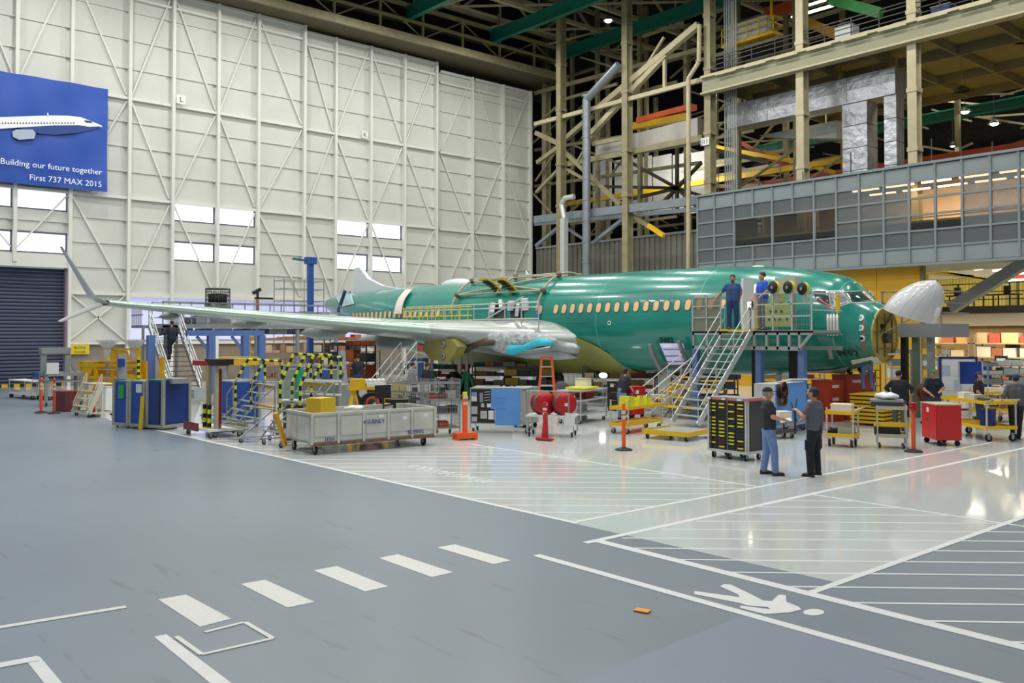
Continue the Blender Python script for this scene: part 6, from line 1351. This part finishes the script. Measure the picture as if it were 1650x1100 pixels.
# ================= FAR LEFT EQUIPMENT =================
utility_cart('small silver trolley with upright handles before the dark roller door','' or pl(14,640,50,644),.7,.85,[.2,.8],alu,white,None,True,.09,.03)
utility_cart('second silver trolley with blue bin beside the roller door',pl(58,643,78,645),.7,.85,[.2,.8],alu,lgrey,None,False,.09,.03); obox('bin','dark blue bin on the second silver trolley','bin',onfloor(62,640)[:2]+(.85,),0,(.6,.4,.3),dblu)
P=pl(72,655,134,652); t=thing('test_bench','grey framed test bench with a raised square head, by the roller door','bench',P[0],P[1]); w=P[2]
for x in (-w/2,w/2-.12):
    for y in (0,.8): MB().box(x,x+.12,y,y+.12,.15,1.25).build('leg',pgrey,t)
MB().box(-w/2,w/2,0,.92,1.2,1.35).build('bench_top',pgrey,t); MB().box(-w/2,w/2,0,.92,.95,1.02).build('shelf',pgrey,t)
MB().box(-w/2-.1,-w/2+.1,.2,.4,1.35,2.15).box(w*.05,w*.05+.2,.2,.4,1.35,2.15).box(-w/2-.1,w*.05+.2,.15,.6,2.1,2.35).build('head_frame',pgrey,t); MB().bar((w*.1,.3,2.1),(w*.35,.3,1.35),.1).build('strut',pgrey,t); MB().box(-w/2+.05,-w/2+.5,-.02,0,1.3,1.75).build('white_notice',white,t); casters(t,w,.9,.09)
obox('bin','dark maroon bin on the floor left of the small dolly','bin',onfloor(108,662),.3,(.75,.6,.75),M('maroon_bin','#5f2228',.5,0,.1),dred)
rolling_steps('small cream tube rolling steps on a low dolly at far left',pl(118,669,142,673),.45,1.15,4,M('cream_tube','#cfcab8',.45),None,True,None,'rolling_stairs',True,.35)
delineator(66,665,'orange floor post at far left, nearest the roller door',M('vivid_orange','#e85a10',.4),1.3); delineator(87,666,'faded orange floor post beside the grey test bench',M('faded_orange','#c04a2c',.45),1.3)
delineator(151,671,'bright red floor post before the small rolling steps',M('vivid_red','#cc1418',.4),1.0); delineator(187,667,'dull red floor post left of the blue cabinets',M('dull_red','#b03a34',.5),1.15)
obox('bin','white tub on a blue base between the two red posts','tub',onfloor(174,658),.2,(.5,.45,.85),white,lgrey); obox('bin','blue crate on the floor behind the dull red post','crate',onfloor(196,656),.2,(.5,.45,.5),blu,None)
t=thing('vacuum_tower','grey slab upright with dark blue motor behind the dull red post','machine',onfloor(197,655)); MB().bar((0,0,.1),(-.15,0,2.1),.34,.2).build('upright',pgrey,t); MB().cb((.15,-.1,1.75),(.22,.2,.34)).build('motor',dblu,t); MB().cb((.2,-.1,.9),(.3,.25,.4)).build('motor',dblu,t); MB().cb((0,0,.05),(.9,.8,.1)).build('base',blu,t)
P=pl(127,648,222,650); t=thing('engine_cradle','large bright yellow cradle frame with guard hoops at far left','cradle',P[0],P[1]); w=P[2]
for x in (-w/2,-w/4,.1,w/2-.1): MB().box(x,x+.13,0,.13,.1,2.3 if x>-w/4 else 1.7).build('upright',yel,t); MB().box(x,x+.13,1.6,1.73,.1,1.9).build('upright',yel,t)
for z in (.35,1.0,1.5): MB().box(-w/2,w/2,-.02,.08,z,z+.14).build('rail',yel,t)
MB().box(-w*.15,w/2,0,.07,2.22,2.3).build('rail',yel,t); MB().box(-w*.2,w*.1,-.06,.5,.5,1.1).build('yellow_box',M('amber_panel','#e8a810',.45),t); MB().box(w*.2,w*.45,-.05,.5,.7,1.2).build('yellow_box',yel,t); MB().box(-w*.35,w*.48,.6,.7,.3,1.75).build('back_plate',M('amber_panel','',.45),t); MB().prism([(-w/2,1.75),(-w/2+.9,1.75),(-w/2+.6,1.3),(-w/2+.35,.9),(-w/2+.2,.9)],.0,.5,'y').build('chute',yel,t); MB().prism([(.0,2.2),(.8,2.2),(1.0,1.75),(.1,1.75)],.05,.15,'y').build('yoke',M('amber_panel','',.45),t)
striped('hazard_post',[(w/2+.05,-.05,.3),(w/2+.05,-.05,1.95)],.06,t); casters(t,w,1.7,.08,yel)
for j in range(4): MB().box(-w*.1,w*.45,-.25,-.2,.7+j*.35,.74+j*.35).build('silver_rail',alu,t)
for i,(x,lb) in enumerate(((152,'clear plastic tub full of grey fittings, over the left of the yellow cradle'),(196,'clear plastic tub with an orange part, over the middle of the yellow cradle'))):
    q=onfloor(x,650); t2=thing('clear_tub',lb,'tub',(q[0],q[1]+.5,2.3 if i else 2.3)); MB().lathe([(.2,0),(.48,.36),(.46,.36),(.18,.03),(.01,.03)],n=18).build('tub_wall',M('clear_plastic','#e4ecf0',.15,0,0,alpha=.38),t2)
    for k_ in range(6): MB().sphere((.2*math.cos(k_),.2*math.sin(k_),.26),.11,8,6).build('fitting',(org if (i and k_==0) else random.choice((alu,pgrey,dsteel))),t2)
    MB().lathe([(.05,-.4),(.12,-.4),(.2,0),(.01,0)],n=12).build('pedestal',M('clear_plastic','',.15),t2); MB().bar((0,0,-2.3),(0,0,-.6),.1).build('stem',pgrey,t2)
# blue cabinets
bluc=M('cabinet_blue','#1f4ea6',.45,0,.08,3); silv=M('satin_post','#a8aaa0',.4,.3)
P3=pl(262,693,304,688)
for i,(yo,dd,h,lb) in enumerate(((1.5,.62,1.40,'leftmost blue cabinet of the row, with a green tag'),(.78,.62,1.42,'middle blue cabinet of the row, with a white notice'),(0,.66,1.47,'front blue cabinet with wide dark blue side and silver corner posts'),(0,.9,1.35,'dark blue cabinet behind the pole rack'))):
    P=P3 if i<3 else pl(348,681,378,685); w=P[2]; c_,s_=math.cos(P[1]),math.sin(P[1]); t=thing('blue_cabinet',lb,'cabinet',(P[0][0]-s_*yo,P[0][1]+c_*yo,0),P[1],'blue cabinets at left')
    MB().box(-w/2,w/2,0,dd,.15,h).build('body',dblu if i==2 else bluc,t)
    for x in (-w/2-.04,w/2-.04):
        for y in (-.05,dd-.06): MB().box(x,x+.09,y,y+.09,.08,h+.02).build('corner_post',silv,t)
    MB().box(-w/2-.05,w/2+.05,-.06,.02,.05,.15).box(-w/2-.05,-w/2+.02,-.02,dd,.06,.15).build('base_rail',silv,t); MB().box(-w/2,w/2,0,dd,h,h+.04).build('top',M('green_top','#2f7a5a',.5) if i in (0,2) else pgrey,t); casters(t,w,dd,.03)
    if i==2: MB().box(-w/2-.02,-w/2,.1,.16,.2,h-.05).build('gap_shade_strip',M('gap_shade_strip','#12301f',.6),t)  # solid dark strip painted in for a shaded gap
    if i==0: MB().box(-w/2-.03,-w/2-.01,.15,.4,h-.5,h-.08).build('green_tag',M('leaf_green','#2fa050',.5),t)
    if i==1: MB().box(-w/2-.03,-w/2-.01,.1,.34,h-.32,h-.06).build('white_notice',white,t)
    if i==2: TC=t
tag(MB().bar((0,0,0),(-.12,.1,1.0),.09).build('crowbar',M('yellow_bar','#d8b81a',.5)),'yellow lever leaning against the leftmost blue cabinets','bar',None,onfloor(226,692))
t=TC
obox('crate','cluttered grey tray on top of the wide dark blue cabinet','tray',on(t,0,0,0)[:2]+(1.39,),0,(.8,.5,.15),pgrey)
# pole rack
P=pl(297,699,336,707); t=thing('pole_rack','wheeled rack of yellow and red poles with a white notice, striped feet','rack',P[0],P[1]); w=P[2]
MB().box(-w/2,w/2,0,1.0,.18,.24).build('deck',white,t); MB().box(-w/2,w/2*.2,-.03,0,.15,.38).build('red_box',dred,t)
for k_,(x,y,mm,h) in enumerate(((-.25,.5,yel,1.9),(-.1,.4,yel,1.85),(.0,.6,M('amber_panel','',.45),1.9),(.25,.5,dred,1.9),(.35,.4,dred,1.85),(-.4,.6,cream,1.95),(.1,.3,cream,2.0),(.42,.3,cream,2.0))): MB().box(x*1.5-.05,x*1.5+.05,y-.05,y+.05,.24,h).build('pole',mm,t)
MB().cb((-.2,.5,2.05),(1.2,.5,.14),.1).build('red_top',M('red_cushion','#b02a3a',.6),t); MB().cb((.35,.5,2.1),(1.0,.5,.16),-.1).build('black_top',blk,t); MB().cb((-.1,.15,1.2),(.8,.02,.36)).build('white_notice',white,t)
for x in (.1,.42): striped('hazard_foot',[(x,.2,.15),(x,.2,.9)],.06,t)
casters(t,w,1.0,.06)
# yellow beam on grey table, striped ladders and grey rolling frames
P=pl(352,665,412,665); t=thing('lifting_beam','long yellow beam resting on a grey trestle behind the striped ladders','beam',P[0],P[1]); MB().box(-P[2]/2,P[2]/2,0,.4,1.75,2.05).build('beam',yel,t)
for x in (-P[2]/2+.2,P[2]/2-.2): MB().box(x-.06,x+.06,.1,.3,0,1.75).build('trestle_leg',pgrey,t)
def stock_ladder(label,P,h,lean_,n=6,hz=True,dd=1.3,group=None):
    (loc,rz,w)=P; t=thing('rolling_ladder',label,'ladder',loc,rz,group)
    for x in (-w/2,w/2):
        MB().tube((x,0,.12),(x,dd,h),.022,6).build('rail',steel,t); MB().tube((x,dd,.12),(x,dd,h),.022,6).build('rear_leg',steel,t); MB().tube((x,0,.14),(x,dd,.14),.02,6).build('foot_tube',steel,t)
        pts=[(x,dd*.45,h*.5),(x,dd*.45,h*.5+.75),(x,dd*.75,h+.75),(x,dd+.2,h+.72),(x,dd+.2,h+.1)]
        if hz: striped('padded_rail',pts,.038,t)
        else: MB().path(pts,.02,6).build('hand_rail',steel,t)
    for i in range(n): q=(i+1)/n; MB().box(-w/2,w/2,dd*q-.12,dd*q+.06,.12+(h-.12)*q-.02,.12+(h-.12)*q).build('tread',steel,t)
    if hz: striped('top_rail',[(-w/2,dd+.2,h+.72),(w/2,dd+.2,h+.72)],.035,t); MB().box(-w/2,w/2,dd-.02,dd+.03,h-.12,h-.02).build('yellow_bar',yel,t); MB().box(-w/2,w/2,dd-.02,dd+.03,h*.45,h*.45+.1).build('yellow_bar',yel,t)
    casters(t,w,dd,.055); return t
stock_ladder('grey rolling ladder with yellow black striped rails beside the pole rack',pl(348,690,372,698),1.35,0,5); stock_ladder('taller rolling ladder with striped padded hoops, middle of the group',pl(418,716,450,722),1.6,0,6); stock_ladder('striped rail rolling ladder just left of the bin cart drawbar',pl(440,700,470,706),1.5,0,5)
stock_ladder('plain grey low rolling frame in front of the striped ladders',pl(340,705,385,714),.85,0,3,False,1.0); stock_ladder('plain grey rolling ladder behind the pole rack',pl(322,676,350,686),1.3,0,5,False,1.3)
tag(MB().bar((-.6,0,.1),(.5,.2,.1),.14).build('timber_block',M('pale_timber','#b8ac88',.7,0,.15,4)),'pale timber block lying under the grey rolling frame','block',None,onfloor(375,690))
# white railed grey shelving behind
for j,(a,lb,h) in enumerate((((486,676,548,680),'large grey trolley with white rails behind the bin cart',1.35),((455,664,498,662),'grey green cabinet trolley behind the striped ladders',1.75),((500,660,545,660),'grey instrument cabinet with blue screens behind the white railed trolley',1.7))):
    P=pl(*a); w=P[2]; t=thing('stock_trolley',lb,'trolley',P[0],P[1],'grey trolleys behind the bin cart'); MB().box(-w/2+.05,w/2-.05,.05,.8,.25,h*.9).build('body',M('grey_green_body','#7f8a86',.5,0,.1,3),t)
    for z in ((.45,.9,h) if j==0 else (.3,h)): MB().box(-w/2-.03,w/2+.03,-.03,.02,z-.04,z+.03).build('white_rail',white if j==0 else pgrey,t)
    for x in (-w/2,w/2-.06): MB().box(x,x+.06,-.02,.05,.12,h).build('post',pgrey,t)
    if j==1: MB().box(w/2-.5,w/2-.25,-.04,0,.5,h-.1).build('teal_panel',M('teal_panel','#0d8a66',.5),t)
    if j==2:
        for z in (1.0,1.3): MB().box(-.1,.25,-.03,0,z,z+.2).build('screen',M('instrument_blue','#3a4f9a',.3),t)
    casters(t,w,.8,.06)
P=pl(470,690,500,690); obox('cable_tray','grey tray of tangled cables beside the bin cart','tray',(P[0][0],P[0][1],.75),P[1],(P[2]+.6,.6,.12),pgrey,lgrey); obox('trestle','low grey trestle carrying the cable tray','trestle',(P[0][0],P[0][1],0),P[1],(P[2]+.4,.5,.74),dsteel)
# ================= THE PEOPLE =================
def fz(p,q): # yaw so that local +y faces from p to q
    return math.atan2(q[1]-p[1],q[0]-p[0])-math.pi/2
p1=onfloor(1239,765); p2=onfloor(1313,767); f1=fz(p1,p2)
person('man in navy cap, black t-shirt and blue jeans holding papers, facing right',p1,f1+.15,1.80,'#26282c','#7088b8',le=(-.26,.0,1.19),lw=(-.16,.24,1.10),re=(.27,.02,1.19),rw=(.17,.27,1.13),lf=(-.12,-.08),rf=(.11,.10),capc='#1f2742',hairc='#8a8580',shoe='#2a2624',vox=.0065,skin='#c98f78',lean=-.03)
person('man in grey t-shirt and black cargo trousers, back turned, in dark cap',p2,f1+math.pi-.62,1.80,'#585c66','#1d1e22',le=(-.30,.08,1.2),lw=(-.17,.28,1.30),re=(.28,.04,1.2),rw=(.16,.27,1.13),lf=(-.17,.0),rf=(.17,.02),capc='#20263a',hairc='#3a2a20',vox=.0065,pat=1)
q=(p1[0]+(p2[0]-p1[0])*.38,p1[1]+(p2[1]-p1[1])*.38,1.12); tag(MB().cb((0,0,0),(.3,.22,.006),0,.25,.1).build('paper',white),'white papers held between the two talking men','paper',None,q,f1)
p3=atY(1181,531,Y0+.25); cam2=lambda p:fz(p,(0,0)); person('bearded man in dark blue work clothes standing at the top of the tall stairs','' or (p3[0],p3[1]+.1,3.02),cam2(p3)-.1,1.80,'#34517e','#283a66',le=(.31,.0,1.16),lw=(.36,.14,.98),re=(-.27,.0,1.2),rw=(-.2,-.12,1.0),lf=(-.11,.0),rf=(.11,.02),hairc='#3a2c22',capc=None,glove=None,vox=.010,skin='#a87458',sleeve=.6) if False else person('bearded man in dark blue work clothes standing at the top of the tall stairs',(p3[0],p3[1],3.02),cam2(p3)-.1,1.82,'#34517e','#283a66',le=(-.26,.0,1.2),lw=(-.2,-.12,1.0),re=(.36,.02,1.20),rw=(.50,.12,1.03),lf=(-.11,.0),rf=(.11,.02),hairc='#3a2c22',vox=.010,skin='#a87458',beard=1)
p4=atY(1229,530,Y0+.75); person('man in royal blue t-shirt and grey trousers behind the dock railing',(p4[0],p4[1],3.0),cam2(p4)-1.0,1.9,'#2458c8','#6a6f78',le=(-.27,.02,1.18),lw=(-.22,.2,1.05),re=(.27,.02,1.18),rw=(.2,.2,1.02),hairc='#33302e',vox=.010)
p5=onfloor(1002,676); person('person in black cap and t-shirt with teal gloves bending to the red cabinet',p5,fz(p5,onfloor(1060,672)),1.74,'#22262c','#7484b4',le=(-.25,.22,1.15),lw=(-.16,.42,1.02),re=(.25,.20,1.12),rw=(.16,.40,.95),lean=.28,capc='#16181e',glove='#1f8a8a',vox=.010)
person('person in dark navy climbing the grey stairs by the wing tip',(-42.3,YL+.62,1.72),fz((0,0),(-1,0))+.25,1.8,'#1c2236','#1a1f30',le=(-.3,.08,1.2),lw=(-.48,.3,1.12),re=(.3,.05,1.2),rw=(.45,.25,1.1),lf=(-.1,.0,.085),rf=(.1,.22,.32),rk=(.11,.26,.66),vox=.012,long=True)
p7=onfloor(1449,694); person('man in black jacket, back turned, behind the pale grey trolley',p7,fz((0,0),p7)-.2,1.80,'#1a1e28','#4a5048',le=(-.36,.05,1.25),lw=(-.3,.25,1.12),re=(.36,.05,1.25),rw=(.3,.25,1.12),vox=.011,long=True,hairc='#15130f')
p8=onfloor(1503,686); person('man in navy t-shirt leaning over the dark red hose reel',p8,cam2(p8)+.4,1.78,'#1c2538','#3a4258',le=(-.30,.1,1.2),lw=(-.12,.3,1.12),re=(.30,.12,1.15),rw=(.2,.36,1.02),capc='#3f8a5a',vox=.011,lean=.12)
p9=onfloor(1578,690); person('person in dark maroon sleeveless top beside the grey rack at right',p9,cam2(p9)+1.3,1.74,'#2a1418','#2c3550',le=(-.34,-.08,1.22),lw=(-.22,.05,1.02),re=(.28,.05,1.15),rw=(.2,.2,.98),capc='#2a3a5a',vox=.011)
p10=onfloor(1638,708); person('man in grey jumper, black trousers and blue cap walking at right edge',p10,fz((0,0),p10)+.3,1.80,'#54565a','#23272a',le=(-.30,-.02,1.18),lw=(-.30,.10,.95),re=(.30,-.02,1.18),rw=(.30,.1,.95),lf=(-.10,-.12),rf=(.08,.10),capc='#1f3560',vox=.011,long=True)
q=on(SP,-.62,1.45,.99); person('person in blue jeans standing on the yellow stack, head up in the nose wheel bay',(q[0],q[1],1.26),1.2,1.7,'#6f88b8','#5a72a4',lean=.5,side=0,le=(-.25,.3,1.2),lw=(-.2,.5,1.3),re=(.25,.3,1.2),rw=(.2,.5,1.3),lf=(-.1,.05),rf=(.12,-.1),vox=.012,shoe='#6a4a40',hipz=.82) if False else None
t=thing('person','blue jeans legs standing on the yellow stack, body up inside the nose bay','person',(q[0],q[1],.99),.6)
m=MB()
for (a,b,c_,ft) in (((-.09,0,.85),(-.13,.12,.46),(-.1,.0,.1),0),((.1,0,.85),(.12,.18,.48),(.16,.02,.1),0)): cap(m,a,b,.1,.075); cap(m,b,c_,.073,.055)
cap(m,(-.06,0,.9),(.06,0,.9),.13,.13); cap(m,(0,0,.95),(0,.1,1.15),.15,.13); o=m.build('trousers',M('cloth#7088b8','#7088b8',.85),t); remesh(o,.014,2)
for x,y in ((-.1,.0),(.16,.02)): m=MB(); m.sphere((x,y+.07,.05),.05,10,7,(.95,2.1,.9)); m.build('shoe',M('shoe#6a4a40','#6a4a40',.6),t)
q=onfloor(1362,676); t=thing('person','black trousered leg and boot stepping on the orange case under the nose','person',(q[0],q[1]+.5,1.5),-.5)
m=MB(); cap(m,(0,0,.62),(.12,.1,.35),.13,.085); cap(m,(.12,.1,.35),(.35,.1,.1),.08,.055); cap(m,(-.15,0,.6),(-.3,.05,.1),.11,.06); o=m.build('trousers',M('cloth#16181c','#16181c',.85),t); remesh(o,.014,2)
m=MB(); m.sphere((.38,.12,.05),.05,10,7,(1.9,.95,.8)); m.sphere((-.3,.12,.05),.05,10,7,(1.2,1.9,.8)); m.build('shoe',blk,t)
p=onfloor(577,648); person('worker with reflective harness and jeans under the outer wing',(p[0],p[1],.25),fz((0,0),p)+.4,1.78,'#20242c','#34466a',vox=.013,le=(-.3,.05,1.2),lw=(-.2,.25,1.2),re=(.3,.05,1.2),rw=(.2,.3,1.3)); obox('step_box','low dark step under the harnessed worker','step',(p[0],p[1],0),0,(.8,.6,.25),dsteel)
p=onfloor(665,652); person('worker in light grey t-shirt beside the pale blue locker',p,fz((0,0),p)-1.,1.74,'#7a7f84','#3a4048',vox=.013); p=onfloor(688,654); person('worker in black jacket behind the mesh trolleys under the wing',p,fz((0,0),p)-.8,1.74,'#17191e','#22262e',vox=.013,long=True)
